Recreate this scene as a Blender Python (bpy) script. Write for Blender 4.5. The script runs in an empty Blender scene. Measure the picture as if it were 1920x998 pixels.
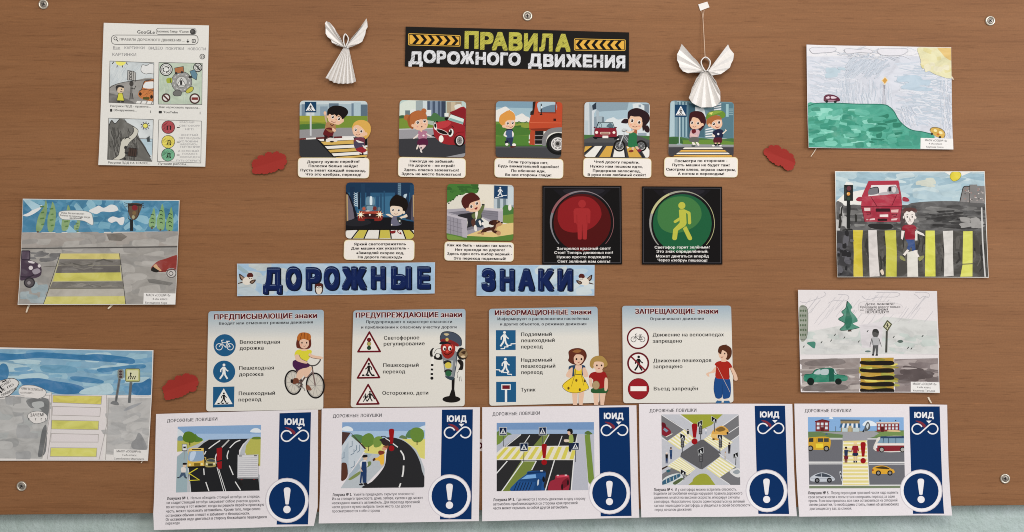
import bpy, math, random
from mathutils import Vector
from mathutils.geometry import tessellate_polygon

scene = bpy.context.scene
COL = scene.collection

# ------------------------------------------------------------------ camera
MM = 0.001                      # one photo pixel is about one millimetre of board
CAM_D = 2.0
cam_data = bpy.data.cameras.new('camera')
cam_data.sensor_width = 36.0
cam_data.lens = 36.0 * (CAM_D - 0.002) / 1.92
cam_data.clip_start = 0.01
cam_data.clip_end = 50.0
cam = bpy.data.objects.new('camera', cam_data)
COL.objects.link(cam)
cam.location = (0, -CAM_D, 0)
cam.rotation_euler = (math.pi / 2, 0, 0)
scene.camera = cam
scene.render.engine = 'CYCLES'
scene.cycles.filter_width = 1.0
scene.cycles.use_denoising = False
scene.cycles.use_adaptive_sampling = False
scene.cycles.max_bounces = 4
scene.cycles.caustics_reflective = False

# ------------------------------------------------------------------ world: soft light bounced around the room
world = bpy.data.worlds.new('World')
scene.world = world
world.use_nodes = True
bg = world.node_tree.nodes['Background']
bg.inputs[0].default_value = (1.0, 0.965, 0.92, 1)
bg.inputs[1].default_value = 0.40

# ------------------------------------------------------------------ lamps: a window on the right, ceiling light overhead
def area(name, loc, target, sx, sy, energy, color):
    d = bpy.data.lights.new(name, 'AREA')
    d.shape = 'RECTANGLE'; d.size = sx; d.size_y = sy
    d.energy = energy; d.color = color
    o = bpy.data.objects.new(name, d)
    COL.objects.link(o)
    o.location = loc
    o.rotation_euler = (Vector(target) - Vector(loc)).to_track_quat('-Z', 'Y').to_euler()
    return o
area('ceiling_light', (0.1, -2.6, 1.9), (0, 0, -0.3), 2.6, 1.0, 57.0, (1.0, 0.95, 0.88))
area('window_light', (3.3, -2.5, 0.7), (0.3, 0, -0.2), 1.6, 1.8, 80.0, (0.95, 0.97, 1.0))

scene.view_settings.view_transform = 'Standard'
scene.view_settings.look = 'None'
scene.view_settings.exposure = 0.0
scene.view_settings.gamma = 1.0
scene.view_settings.use_curve_mapping = False

# ------------------------------------------------------------------ materials
def s2l(v):
    return v / 12.92 if v <= 0.04045 else ((v + 0.055) / 1.055) ** 2.4
GAIN = 1.16                     # paper albedo for a given look under this room light
def lin(h):
    h = h.lstrip('#')
    return tuple(min(0.86, s2l(int(h[i:i + 2], 16) / 255) * GAIN) for i in (0, 2, 4))
def ink(h, low=0.70):
    """printed and painted colours are deeper than bare paper: less light comes back from pigment"""
    c = lin(h); m = max(c) / GAIN
    sat = 1 - min(c) / max(c)
    low += (1 - low) * min(1, max(0, (0.55 - sat) / 0.2)) * min(1, max(0, (m - 0.15) / 0.15))   # pale greys carry little pigment
    t = min(1, max(0, (m - 0.40) / 0.20)); f = low + (1 - low) * t * t * (3 - 2 * t)
    return tuple(x * f for x in c)
MATS = {}
def nd(nt, kind, **kw):
    n = nt.nodes.new(kind)
    for k, v in kw.items():
        setattr(n, k, v)
    return n
def mat(key):
    """'#rrggbb' print, '#rrggbbw' watercolour wash, '#rrggbbc' chalk or crayon strokes, '#rrggbbg' glossy card"""
    if key in MATS:
        return MATS[key]
    hexa, style = key[:7], key[7:]
    c = ink(hexa, 0.86 if style in ('w', 'g') else 0.70)
    m = bpy.data.materials.new('paint_' + key[1:])
    m.use_nodes = True
    nt = m.node_tree
    b = nt.nodes['Principled BSDF']
    b.inputs['Roughness'].default_value = 0.62
    b.inputs['Specular IOR Level'].default_value = 0.08
    if style == 'g':
        b.inputs['Roughness'].default_value = 0.3
        b.inputs['Specular IOR Level'].default_value = 0.12
    geo = nd(nt, 'ShaderNodeNewGeometry')
    mp = nd(nt, 'ShaderNodeMapping')
    nt.links.new(geo.outputs['Position'], mp.inputs['Vector'])
    nz = nd(nt, 'ShaderNodeTexNoise')
    ramp = nd(nt, 'ShaderNodeValToRGB')
    nt.links.new(mp.outputs[0], nz.inputs['Vector'])
    nt.links.new(nz.outputs['Fac'], ramp.inputs[0])
    def mul(f, w=0.0):
        return tuple(min(.86, x * f * (1 - w) + w * .7) for x in c) + (1,)
    e = ramp.color_ramp.elements
    if style == 'w':
        nz.inputs['Scale'].default_value = 26
        nz.inputs['Detail'].default_value = 7
        nz.inputs['Roughness'].default_value = 0.62
        nz.inputs['Distortion'].default_value = 1.2
        mp.inputs['Scale'].default_value = (1, 1, 1.7)
        e[0].position = 0.30; e[0].color = mul(0.82)
        e[1].position = 0.72; e[1].color = mul(1.08, 0.10)
        x = e.new(0.5); x.color = mul(1.0)
    elif style == 'c':
        nz.inputs['Scale'].default_value = 60
        nz.inputs['Detail'].default_value = 4
        mp.vector_type = 'TEXTURE'
        mp.inputs['Rotation'].default_value = (0, -0.62, 0)
        mp.inputs['Scale'].default_value = (1.0, 1, 0.07)
        e[0].position = 0.36; e[0].color = mul(0.45)
        e[1].position = 0.50; e[1].color = mul(1.05)
    else:
        nz.inputs['Scale'].default_value = 420
        nz.inputs['Detail'].default_value = 2
        e[0].position = 0.3; e[0].color = mul(0.965)
        e[1].position = 0.7; e[1].color = mul(1.03)
    nt.links.new(ramp.outputs[0], b.inputs['Base Color'])
    MATS[key] = m
    return m

def wood_material():
    m = bpy.data.materials.new('beech_laminate')
    m.use_nodes = True
    nt = m.node_tree; L = nt.links
    b = nt.nodes['Principled BSDF']
    b.inputs['Roughness'].default_value = 0.55
    b.inputs['Specular IOR Level'].default_value = 0.2
    geo = nd(nt, 'ShaderNodeNewGeometry')
    def noise(scale, s, det, rough=0.5, dist=0.0):
        mp = nd(nt, 'ShaderNodeMapping'); mp.inputs['Scale'].default_value = s
        L.new(geo.outputs['Position'], mp.inputs['Vector'])
        n = nd(nt, 'ShaderNodeTexNoise')
        n.inputs['Scale'].default_value = scale; n.inputs['Detail'].default_value = det
        n.inputs['Roughness'].default_value = rough; n.inputs['Distortion'].default_value = dist
        L.new(mp.outputs[0], n.inputs['Vector'])
        return n.outputs['Fac']
    def ramp(fac, stops):
        r = nd(nt, 'ShaderNodeValToRGB'); e = r.color_ramp.elements
        e[0].position, e[0].color = stops[0][0], stops[0][1] + (1,)
        e[1].position, e[1].color = stops[-1][0], stops[-1][1] + (1,)
        for p, c in stops[1:-1]:
            x = e.new(p); x.color = c + (1,)
        L.new(fac, r.inputs[0]); return r.outputs[0]
    def mix(kind, f, a, c):
        n = nd(nt, 'ShaderNodeMix', data_type='RGBA', blend_type=kind)
        if isinstance(f, float): n.inputs[0].default_value = f
        else: L.new(f, n.inputs[0])
        L.new(a, n.inputs[6]); L.new(c, n.inputs[7]); return n.outputs[2]
    # broad bands of grain
    base = ramp(noise(3.2, (0.55, 1, 5.5), 6, 0.6, 0.7),
                [(0.25, lin('#785134')), (0.5, lin('#7f5738')), (0.75, lin('#855d3e'))])
    # long growth-ring lines
    fine = ramp(noise(8, (0.42, 1, 17), 6, 0.72, 1.7), [(0.33, (0.83, 0.81, 0.78)), (0.47, (1, 1, 1)), (0.70, (1.09, 1.085, 1.08))])
    c = mix('MULTIPLY', 1.0, base, fine)
    # short dark pores lying along the grain
    pores = ramp(noise(46, (0.5, 1, 7.5), 2, 0.5), [(0.27, (0.70, 0.66, 0.62)), (0.40, (1, 1, 1))])
    c = mix('MULTIPLY', 0.8, c, pores)
    # pale flecks
    fl = ramp(noise(60, (0.45, 1, 6.5), 2, 0.5), [(0.60, (1, 1, 1)), (0.76, (1.24, 1.21, 1.17))])
    c = mix('MULTIPLY', 0.8, c, fl)
    speck = ramp(noise(330, (1, 1, 1), 2, 0.5), [(0.3, (0.93, 0.93, 0.93)), (0.7, (1.05, 1.05, 1.05))])
    c = mix('MULTIPLY', 1.0, c, speck)
    L.new(c, b.inputs['Base Color'])
    bp = nd(nt, 'ShaderNodeBump'); bp.inputs['Strength'].default_value = 0.12; bp.inputs['Distance'].default_value = 0.001
    L.new(noise(50, (0.5, 1, 8), 3), bp.inputs['Height']); L.new(bp.outputs[0], b.inputs['Normal'])
    return m

def plaster_material():
    m = bpy.data.materials.new('pale_teal_painted_plaster')
    m.use_nodes = True
    nt = m.node_tree; L = nt.links
    b = nt.nodes['Principled BSDF']
    b.inputs['Roughness'].default_value = 0.6
    b.inputs['Specular IOR Level'].default_value = 0.25
    geo = nd(nt, 'ShaderNodeNewGeometry')
    def noise(s, d, rough=0.55):
        n = nd(nt, 'ShaderNodeTexNoise'); n.inputs['Scale'].default_value = s; n.inputs['Detail'].default_value = d
        n.inputs['Roughness'].default_value = rough
        L.new(geo.outputs['Position'], n.inputs['Vector']); return n.outputs['Fac']
    r = nd(nt, 'ShaderNodeValToRGB'); e = r.color_ramp.elements
    e[0].position = 0.3; e[0].color = lin('#97a8a3') + (1,)
    e[1].position = 0.7; e[1].color = lin('#aebbbb') + (1,)
    L.new(noise(14, 8, 0.7), r.inputs[0]); L.new(r.outputs[0], b.inputs['Base Color'])
    bp = nd(nt, 'ShaderNodeBump'); bp.inputs['Strength'].default_value = 0.7; bp.inputs['Distance'].default_value = 0.004
    L.new(noise(120, 4, 0.6), bp.inputs['Height']); L.new(bp.outputs[0], b.inputs['Normal'])
    return m

def plain_material(name, rgb, rough=0.5, metal=0.0, noise_scale=300, spread=0.06):
    m = bpy.data.materials.new(name)
    m.use_nodes = True
    nt = m.node_tree
    b = nt.nodes['Principled BSDF']
    b.inputs['Roughness'].default_value = rough
    b.inputs['Metallic'].default_value = metal
    b.inputs['Specular IOR Level'].default_value = 0.25
    geo = nd(nt, 'ShaderNodeNewGeometry')
    n = nd(nt, 'ShaderNodeTexNoise'); n.inputs['Scale'].default_value = noise_scale; n.inputs['Detail'].default_value = 3
    r = nd(nt, 'ShaderNodeValToRGB'); e = r.color_ramp.elements
    e[0].position = 0.3; e[0].color = tuple(x * (1 - spread) for x in rgb) + (1,)
    e[1].position = 0.7; e[1].color = tuple(min(.9, x * (1 + spread)) for x in rgb) + (1,)
    nt.links.new(geo.outputs['Position'], n.inputs['Vector']); nt.links.new(n.outputs['Fac'], r.inputs[0])
    nt.links.new(r.outputs[0], b.inputs['Base Color'])
    return m

# ------------------------------------------------------------------ object helpers
def tag(o, label=None, cat=None, group=None, kind=None):
    if label: o['label'] = label
    if cat: o['category'] = cat
    if group: o['group'] = group
    if kind: o['kind'] = kind
    return o
def W(x, y, d=0.0):             # photo pixel on the board plane, d millimetres in front of it
    return Vector(((x - 960) * MM, -d * MM, (499 - y) * MM))
def wloc(o):
    v = Vector((0, 0, 0))
    while o: v += Vector(o.location); o = o.parent
    return v
def mesh_obj(name, verts, faces, mats, idx=None, parent=None, loc=None, smooth=False):
    org = Vector(loc) if loc is not None else wloc(parent)
    me = bpy.data.meshes.new(name)
    me.from_pydata([tuple(Vector(v) - org) for v in verts], [], faces)
    for m in mats: me.materials.append(m)
    if idx:
        me.polygons.foreach_set('material_index', idx)
    if smooth:
        me.polygons.foreach_set('use_smooth', [True] * len(me.polygons))
    me.update()
    o = bpy.data.objects.new(name, me)
    COL.objects.link(o)
    if parent:
        o.parent = parent            # parents are only ever translated
    else:
        o.location = org
    return o
def thing(name, label, cat, loc, group=None):
    o = bpy.data.objects.new(name, None)
    o.empty_display_size = 0.02
    COL.objects.link(o)
    o.location = loc
    return tag(o, label, cat, group)

# ------------------------------------------------------------------ 2D geometry
def P(s):
    if isinstance(s, str):
        return [tuple(float(a) for a in p.split(',')) for p in s.split()]
    return [tuple(p) for p in s]
def smooth_pts(pts, closed=True, n=4):
    m = len(pts); out = []
    rng = range(m) if closed else range(m - 1)
    for i in rng:
        if closed:
            p0, p1, p2, p3 = pts[i - 1], pts[i], pts[(i + 1) % m], pts[(i + 2) % m]
        else:
            p0, p1, p2, p3 = pts[max(i - 1, 0)], pts[i], pts[i + 1], pts[min(i + 2, m - 1)]
        for k in range(n):
            t = k / n
            out.append(tuple(0.5 * (2 * p1[a] + (p2[a] - p0[a]) * t + (2 * p0[a] - 5 * p1[a] + 4 * p2[a] - p3[a]) * t * t
                                    + (3 * p1[a] - p0[a] - 3 * p2[a] + p3[a]) * t ** 3) for a in (0, 1)))
    if not closed: out.append(pts[-1])
    return out
def rounded(quad, r, n=5):
    q = P(quad); out = []; m = len(q)
    for i in range(m):
        a, b, c = Vector(q[i - 1]), Vector(q[i]), Vector(q[(i + 1) % m])
        rr = r[i] if isinstance(r, (list, tuple)) else r
        if rr <= 0: out.append(tuple(b)); continue
        p = b + (a - b).normalized() * rr; s = b + (c - b).normalized() * rr
        for k in range(n + 1):
            t = k / n
            out.append(tuple((1 - t) ** 2 * p + 2 * t * (1 - t) * b + t * t * s))
    return out
def ellipse(cx, cy, rx, ry=None, rot=0, n=0, a0=0, a1=360):
    ry = rx if ry is None else ry
    n = n or (14 if rx < 12 else 28)
    R = math.radians(rot); out = []
    full = abs(a1 - a0) >= 360
    for k in range(n if full else n + 1):
        a = math.radians(a0 + (a1 - a0) * k / n)
        x, y = rx * math.cos(a), ry * math.sin(a)
        out.append((cx + x * math.cos(R) - y * math.sin(R), cy + x * math.sin(R) + y * math.cos(R)))
    return out
def tess(poly):
    ps = [Vector((p[0], p[1], 0)) for p in poly]
    out = []
    for t in tessellate_polygon([ps]):
        out.append([poly[i] for i in t])
    return out
def ribbon(pts, w, closed=False):
    n = len(pts); L = []; R = []
    for i in range(n):
        a = pts[i - 1] if (i or closed) else None
        c = pts[(i + 1) % n] if (i < n - 1 or closed) else None
        b = Vector(pts[i])
        d1 = (b - Vector(a)).normalized() if a is not None else None
        d2 = (Vector(c) - b).normalized() if c is not None else None
        if d1 is None: d1 = d2
        if d2 is None: d2 = d1
        t = d1 + d2
        t = t.normalized() if t.length > 1e-6 else d2
        nrm = Vector((-t.y, t.x)); k = max(0.45, abs(nrm.dot(Vector((-d2.y, d2.x)))))
        hw = (w[i] if isinstance(w, (list, tuple)) else w) / 2 / k
        L.append(tuple(b + nrm * hw)); R.append(tuple(b - nrm * hw))
    tris = []
    for i in range(n if closed else n - 1):
        j = (i + 1) % n
        tris += [[L[i], R[i], R[j]], [L[i], R[j], L[j]]]
    return tris
def clip_half(poly, f):          # keep f(p) >= 0
    out = []; n = len(poly)
    for i in range(n):
        a, b = poly[i], poly[(i + 1) % n]
        fa, fb = f(a), f(b)
        if fa >= 0: out.append(a)
        if (fa > 0 and fb < 0) or (fa < 0 and fb > 0):
            t = fa / (fa - fb)
            out.append((a[0] + (b[0] - a[0]) * t, a[1] + (b[1] - a[1]) * t))
    return out
def clip_convex(tri, poly):
    area2 = sum(poly[i - 1][0] * poly[i][1] - poly[i][0] * poly[i - 1][1] for i in range(len(poly)))
    sg = 1 if area2 > 0 else -1
    cur = tri
    for i in range(len(poly)):
        a, b = poly[i - 1], poly[i]
        cur = clip_half(cur, lambda p: sg * ((b[0] - a[0]) * (p[1] - a[1]) - (b[1] - a[1]) * (p[0] - a[0])))
        if len(cur) < 3: return []
    return cur
def qmap(q, w=1.0, h=1.0):       # unit square -> quad TL TR BR BL
    q = P(q)
    def f(x, y):
        u, v = x / w, y / h
        return tuple((1 - u) * (1 - v) * q[0][a] + u * (1 - v) * q[1][a] + u * v * q[2][a] + (1 - u) * v * q[3][a] for a in (0, 1))
    return f
GLYPH = {}
def contours(s):
    """outlines of a character or two in the built-in font"""
    c = bpy.data.curves.new('lettering', 'FONT'); c.body = s; c.size = 1; c.resolution_u = 3; c.fill_mode = 'NONE'
    o = bpy.data.objects.new('lettering', c); COL.objects.link(o)
    dg = bpy.context.evaluated_depsgraph_get()
    m = bpy.data.meshes.new_from_object(o.evaluated_get(dg))
    vs = [(v.co.x, v.co.y) for v in m.vertices]
    nxt = {}
    for e in m.edges:
        a, b = e.vertices
        nxt.setdefault(a, []).append(b); nxt.setdefault(b, []).append(a)
    seen = set(); loops = []
    for i in range(len(vs)):
        if i in seen or i not in nxt: continue
        lp = [i]; seen.add(i); cur = i
        while True:
            n = [j for j in nxt[cur] if j not in seen]
            if not n: break
            cur = min(n) if len(lp) == 1 else n[0]
            seen.add(cur); lp.append(cur)
        loops.append([vs[j] for j in lp])
    bpy.data.objects.remove(o); bpy.data.curves.remove(c); bpy.data.meshes.remove(m)
    return loops
def sarea(p): return sum(p[i - 1][0] * p[i][1] - p[i][0] * p[i - 1][1] for i in range(len(p))) / 2
def split_loops(p):
    """cut a self-crossing outline into simple loops"""
    n = len(p)
    for i in range(n):
        a, b = p[i], p[(i + 1) % n]
        for j in range(i + 2, n):
            if i == 0 and j == n - 1: continue
            c, d = p[j], p[(j + 1) % n]
            den = (b[0] - a[0]) * (d[1] - c[1]) - (b[1] - a[1]) * (d[0] - c[0])
            if abs(den) < 1e-12: continue
            t = ((c[0] - a[0]) * (d[1] - c[1]) - (c[1] - a[1]) * (d[0] - c[0])) / den
            u = ((c[0] - a[0]) * (b[1] - a[1]) - (c[1] - a[1]) * (b[0] - a[0])) / den
            if 1e-6 < t < 1 - 1e-6 and 1e-6 < u < 1 - 1e-6:
                X = (a[0] + (b[0] - a[0]) * t, a[1] + (b[1] - a[1]) * t)
                return split_loops([X] + p[i + 1:j + 1]) + split_loops([X] + p[j + 1:] + p[:i + 1])
    return [p]
def inside(pt, p):
    r = False
    for i in range(len(p)):
        (x0, y0), (x1, y1) = p[i - 1], p[i]
        if (y0 > pt[1]) != (y1 > pt[1]) and pt[0] < x0 + (pt[1] - y0) / (y1 - y0) * (x1 - x0): r = not r
    return r
def glyph(ch):
    """strokes of one character (each with its own triangles) and its advance"""
    if ch not in GLYPH:
        if ch == ' ': GLYPH[ch] = ([], .26); return GLYPH[ch]
        L = sorted([q for p in contours(ch) for q in split_loops(p) if abs(sarea(q)) > 1e-5], key=lambda p: -abs(sarea(p)))
        sg = sarea(L[0]) > 0
        outer = [[p] for p in L if (sarea(p) > 0) == sg]
        for h in L:
            if (sarea(h) > 0) != sg:
                cx, cy = sum(p[0] for p in h) / len(h), sum(p[1] for p in h) / len(h)
                pull = [(cx + (p[0] - cx) * .98, cy + (p[1] - cy) * .98) for p in h]
                max(outer, key=lambda o: sum(inside(p, o[0]) for p in pull)).append(h)
        comps = []
        for o in outer:
            flat = [p for lp in o for p in lp]
            comps.append([[flat[i] for i in t] for t in tessellate_polygon([[Vector((p[0], p[1], 0)) for p in lp] for lp in o])])
        GLYPH[ch] = (comps, max(p[0] for lp in contours(ch + '|') for p in lp) - BAR)
    return GLYPH[ch]
BAR = max(p[0] for lp in contours('|') for p in lp)
def text_tris(s, bold):
    """triangles of a line of text; bold letters are printed several times, shifted by the weight, each pass a layer of its own"""
    x = 0; base = []
    for ch in s:
        comps, adv = glyph(ch)
        for k, tr in enumerate(comps):
            while len(base) <= k: base.append([])
            base[k] += [[(p[0] + x, p[1]) for p in t] for t in tr]
        x += adv + bold * 1.2
    if bold <= 0: sh = [(0, 0)]
    elif bold < .035: sh = [(-bold * .9, 0), (bold * .9, 0)]
    else: sh = [(-bold, -bold * .5), (bold, -bold * .5), (-bold, bold * .5), (bold, bold * .5)]
    if bold >= .05: sh += [(0, bold), (0, -bold), (-bold * .9, bold * .9), (bold * .9, bold * .9), (-bold * .9, -bold * .9), (bold * .9, -bold * .9), (0, 0)]
    xs = [p[0] for b in base for t in b for p in t]
    return [[[(p[0] + dx, p[1] + dy) for p in t] for t in b] for dx, dy in sh for b in base], min(xs) - bold, max(xs) + bold

EPS = 0.008                      # millimetres between one printed or painted layer and the next
class Sheet:
    """one sheet of paper or card pinned to the board, its print laid on it in thin layers that follow its curl"""
    def __init__(s, name, label, cat, box, group=None, lift=1.0, bend=None):
        s.x0, s.y0, s.x1, s.y1 = box
        s.lift = lift
        s.bend = bend                # dict l r t b (mm of lift at the edges), w, sag
        s.root = thing(name, label, cat, W((s.x0 + s.x1) / 2, (s.y0 + s.y1) / 2, 0), group)
        s.z = 0.0; s.boxes = []
        s.parts = []
        s.f = lambda x, y: (x, y)
        s.clip = None
        s.stack = []
        N = 16
        if bend:
            s.gx = [s.x0 + (s.x1 - s.x0) * i / N for i in range(N + 1)]
            s.gy = [s.y0 + (s.y1 - s.y0) * i / N for i in range(N + 1)]
            B = dict(l=0, r=0, t=0, b=0, w=0.3, sag=0, ripple=0, ph=0); B.update(bend)
            sm = lambda q: max(0, q) ** 2
            s.fx = [B['l'] * sm(1 - i / N / B['w']) + B['r'] * sm(1 - (1 - i / N) / B['w']) + B['sag'] * math.sin(math.pi * i / N)
                    + B['ripple'] * math.sin(i / N * 9 + B['ph']) for i in range(N + 1)]
            s.fy = [B['t'] * sm(1 - i / N / B['w']) + B['b'] * sm(1 - (1 - i / N) / B['w']) + B['ripple'] * .6 * math.sin(i / N * 7 + 2 * B['ph']) for i in range(N + 1)]
            lo = min(s.fx) + min(s.fy)
            if lo < 0: s.lift -= lo
    def crop(s, x, y, k):
        s.f = lambda a, b: (x + a / k, y + b / k)
        return s
    def push(s, quad):
        s.stack.append(s.f)
        g, o = qmap(quad), s.f
        s.f = lambda a, b: o(*g(a, b))
    def pop(s): s.f = s.stack.pop()
    def depth(s, x, y):
        if not s.bend: return s.lift
        def ev(g, f, v):
            n = len(g) - 1
            t = (v - g[0]) / (g[-1] - g[0]) * n
            i = min(max(int(math.floor(t)), 0), n - 1)
            return f[i] + (f[i + 1] - f[i]) * (t - i)
        return s.lift + ev(s.gx, s.fx, x) + ev(s.gy, s.fy, y)
    def cells(s, tri):
        if not s.bend: return [tri]
        out = [tri]
        for ax, g in ((0, s.gx), (1, s.gy)):
            nxt = []
            for p in out:
                lo = min(q[ax] for q in p); hi = max(q[ax] for q in p)
                cuts = [c for c in g[1:-1] if lo + 1e-4 < c < hi - 1e-4]
                for c in cuts:
                    a = clip_half(p, lambda q: c - q[ax]); p = clip_half(p, lambda q: q[ax] - c)
                    if len(a) > 2: nxt.append(a)
                    if len(p) < 3: break
                if len(p) > 2: nxt.append(p)
            out = nxt
        return out
    def panel(s, name, outline, color, thick=0.3, dz=0.0, label=None):
        """the paper itself: front, back and cut edge"""
        pts = [s.f(*p) for p in outline]
        if s.bend:                    # split the cut edge on the curl lines too
            q = []
            for i in range(len(pts)):
                a, b = pts[i], pts[(i + 1) % len(pts)]
                q.append(a); ts = []
                for ax, g in ((0, s.gx), (1, s.gy)):
                    for c in g[1:-1]:
                        if (a[ax] - c) * (b[ax] - c) < 0: ts.append((c - a[ax]) / (b[ax] - a[ax]))
                q += [(a[0] + (b[0] - a[0]) * t, a[1] + (b[1] - a[1]) * t) for t in sorted(ts)]
            pts = q
        V, F = [], []
        for tri in tess(pts):
            for c in s.cells(tri):
                for back in (0, 1):
                    i = len(V)
                    V += [W(p[0], p[1], s.depth(*p) + dz - (thick if back else 0)) for p in c]
                    F.append(list(range(i, i + len(c))))
        for i in range(len(pts)):
            a, b = pts[i], pts[(i + 1) % len(pts)]
            k = len(V); da, db = s.depth(*a) + dz, s.depth(*b) + dz
            V += [W(*a, da), W(*b, db), W(*b, db - thick), W(*a, da - thick)]
            F.append([k, k + 1, k + 2, k + 3])
        o = mesh_obj(name, V, F, [mat(color)], parent=s.root)
        if label: o['label'] = label
        s.z = max(s.z, dz)
        return o
    def part(s, name, parent=None, label=None):
        s.cur = dict(name=name, prims=[], parent=parent, label=label, obj=None)
        s.parts.append(s.cur)
        return s.cur
    def _add(s, col, tris, mapped=False):
        if not mapped: tris = [[s.f(*p) for p in t] for t in tris]
        if s.clip: tris = [c for c in (clip_convex(t, s.clip) for t in tris) if len(c) > 2]
        if not tris: return s
        xs = [p[0] for t in tris for p in t]; ys = [p[1] for t in tris for p in t]
        bb = (min(xs), min(ys), max(xs), max(ys)); lay = 0
        for o, n in s.boxes:          # one layer above whatever it lies on
            if n > lay and o[0] < bb[2] and o[2] > bb[0] and o[1] < bb[3] and o[3] > bb[1]: lay = n
        s.boxes.append((bb, lay + 1))
        s.cur['prims'].append((col, tris, s.z + (lay + 1) * EPS))
        return s
    def setclip(s, poly=None):
        s.clip = [s.f(*p) for p in P(poly)] if poly else None
    def p(s, col, pts): return s._add(col, tess(P(pts)))
    def s_(s, col, pts): return s._add(col, tess(smooth_pts(P(pts))))
    def e(s, col, cx, cy, rx, ry=None, rot=0): return s._add(col, tess(ellipse(cx, cy, rx, ry, rot)))
    def r(s, col, x0, y0, x1, y1, rad=0):
        q = [(x0, y0), (x1, y0), (x1, y1), (x0, y1)]
        return s._add(col, tess(rounded(q, rad) if rad else q))
    def l(s, col, w, pts, closed=False): return s._add(col, ribbon(P(pts), w, closed))
    def ls(s, col, w, pts, closed=False): return s._add(col, ribbon(smooth_pts(P(pts), closed), w, closed))
    def ring(s, col, w, cx, cy, rx, ry=None, rot=0): return s._add(col, ribbon(ellipse(cx, cy, rx, ry, rot), w, True))
    def box(s, col, w, x0, y0, x1, y1, rad=0):
        q = [(x0, y0), (x1, y0), (x1, y1), (x0, y1)]
        return s._add(col, ribbon(rounded(q, rad) if rad else q, w, True))
    def t(s, col, txt, x0, y0, x1, y1, h, bold=0.0, slant=0.0):
        tr, a, b = text_tris(txt, bold)
        L = math.hypot(x1 - x0, y1 - y0); ux, uy = (x1 - x0) / L, (y1 - y0) / L
        kx, ky = L / (b - a), h / 0.728
        for half in tr:
            T = []
            for t in half:
                q = []
                for x, y in t:
                    X, Y = (x - a) * kx + slant * y * ky, y * ky
                    q.append((x0 + X * ux + Y * uy, y0 + X * uy - Y * ux))
                T.append(q)
            if T: s._add(col, T)
        return s
    def finish(s):
        for c in s.parts:
            if not c['prims']: continue
            cols = []
            V, F, I = [], [], []
            for col, tris, z in c['prims']:
                if col not in cols: cols.append(col)
                ci = cols.index(col)
                for t in tris:
                    for q in s.cells(t):
                        k = len(V)
                        V += [W(p[0], p[1], s.depth(*p) + z) for p in q]
                        F.append(list(range(k, k + len(q)))); I.append(ci)
            par = c['parent']['obj'] if isinstance(c['parent'], dict) else (c['parent'] or s.root)
            me = bpy.data.meshes.new(c['name'])
            org = Vector(s.root.location)
            me.from_pydata([tuple(v - org) for v in V], [], F)
            for m in cols: me.materials.append(mat(m))
            me.polygons.foreach_set('material_index', I)
            me.update()
            o = bpy.data.objects.new(c['name'], me); COL.objects.link(o)
            o.parent = par
            if c['label']: o['label'] = c['label']
            c['obj'] = o
        return s.root

# ------------------------------------------------------------------ small repeated drawings
def walker(A, col, x, y, h, flip=1):
    m = lambda pts: [(x + flip * a * h, y + b * h) for a, b in pts]
    A.e(col, x + flip * .02 * h, y - .91 * h, .09 * h)
    A.p(col, m([(-.08, -.79), (.1, -.79), (.12, -.44), (-.07, -.44)]))
    A.l(col, .08 * h, m([(-.05, -.75), (-.19, -.6), (-.2, -.44)]))
    A.l(col, .08 * h, m([(.07, -.75), (.18, -.58), (.3, -.5)]))
    A.l(col, .11 * h, m([(-.01, -.46), (-.07, -.26), (-.25, 0)]))
    A.l(col, .11 * h, m([(.06, -.46), (.1, -.24), (.25, 0)]))
def crossing_sign(A, q, blue='#1b4468', white='#d5d6d8', dark='#17171b', man=True, flip=1):
    A.push(q)
    A.p(blue, '0,0 1,0 1,1 0,1')
    A.p(white, '.5,.08 .93,.86 .07,.86')
    if man:
        for k in range(3):
            A.p(dark, [(.24 + k * .2, .78), (.36 + k * .2, .78), (.30 + k * .2, .84), (.18 + k * .2, .84)])
        walker(A, dark, .5, .78, .5, flip)
    else:
        A.l(dark, .12, '.5,.3 .5,.55 .36,.8'); A.l(dark, .12, '.5,.5 .66,.8')
    A.pop()
def bike(A, col, x, y, k, w):
    m = lambda pts: [(x + a * k, y + b * k) for a, b in pts]
    A.ring(col, w, x - .62 * k, y + .12 * k, .36 * k); A.ring(col, w, x + .62 * k, y + .12 * k, .36 * k)
    A.l(col, w, m([(-.62, .12), (-.3, -.34), (.33, -.34), (.62, .12), (.1, .16), (-.36, -.3)]))
    A.l(col, w, m([(.1, .16), (.36, -.5)])); A.l(col, w * 1.3, m([(.16, -.5), (.56, -.5)]))
    A.l(col, w, m([(-.25, -.3), (-.36, -.6), (-.12, -.66)]))
def eyes(A, x1, y1, x2, y2, r, iris='#3b2416', white='#d8d4d0'):
    for x, y in ((x1, y1), (x2, y2)):
        A.e(white, x, y, r * 1.2, r * 1.35); A.e(iris, x, y, r * .85, r); A.e('#d8d4d0', x - r * .25, y - r * .35, r * .28)
def patches(A, cols, x0, y0, x1, y1, n, seed, sx, sy, rot=(-8, 8)):
    R = random.Random(seed)
    for i in range(n):
        cx, cy = R.uniform(x0, x1), R.uniform(y0, y1); a = math.radians(R.uniform(*rot))
        w, h = sx * R.uniform(.5, 1.3), sy * R.uniform(.5, 1.3); pts = []
        for k in range(9):
            t = k / 9 * math.tau; q = R.uniform(.72, 1.08)
            X, Y = math.copysign(abs(math.cos(t)) ** .6, math.cos(t)) * w * q, math.copysign(abs(math.sin(t)) ** .6, math.sin(t)) * h * q
            pts.append((cx + X * math.cos(a) - Y * math.sin(a), cy + X * math.sin(a) + Y * math.cos(a)))
        A.s_(R.choice(cols), pts)
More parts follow.
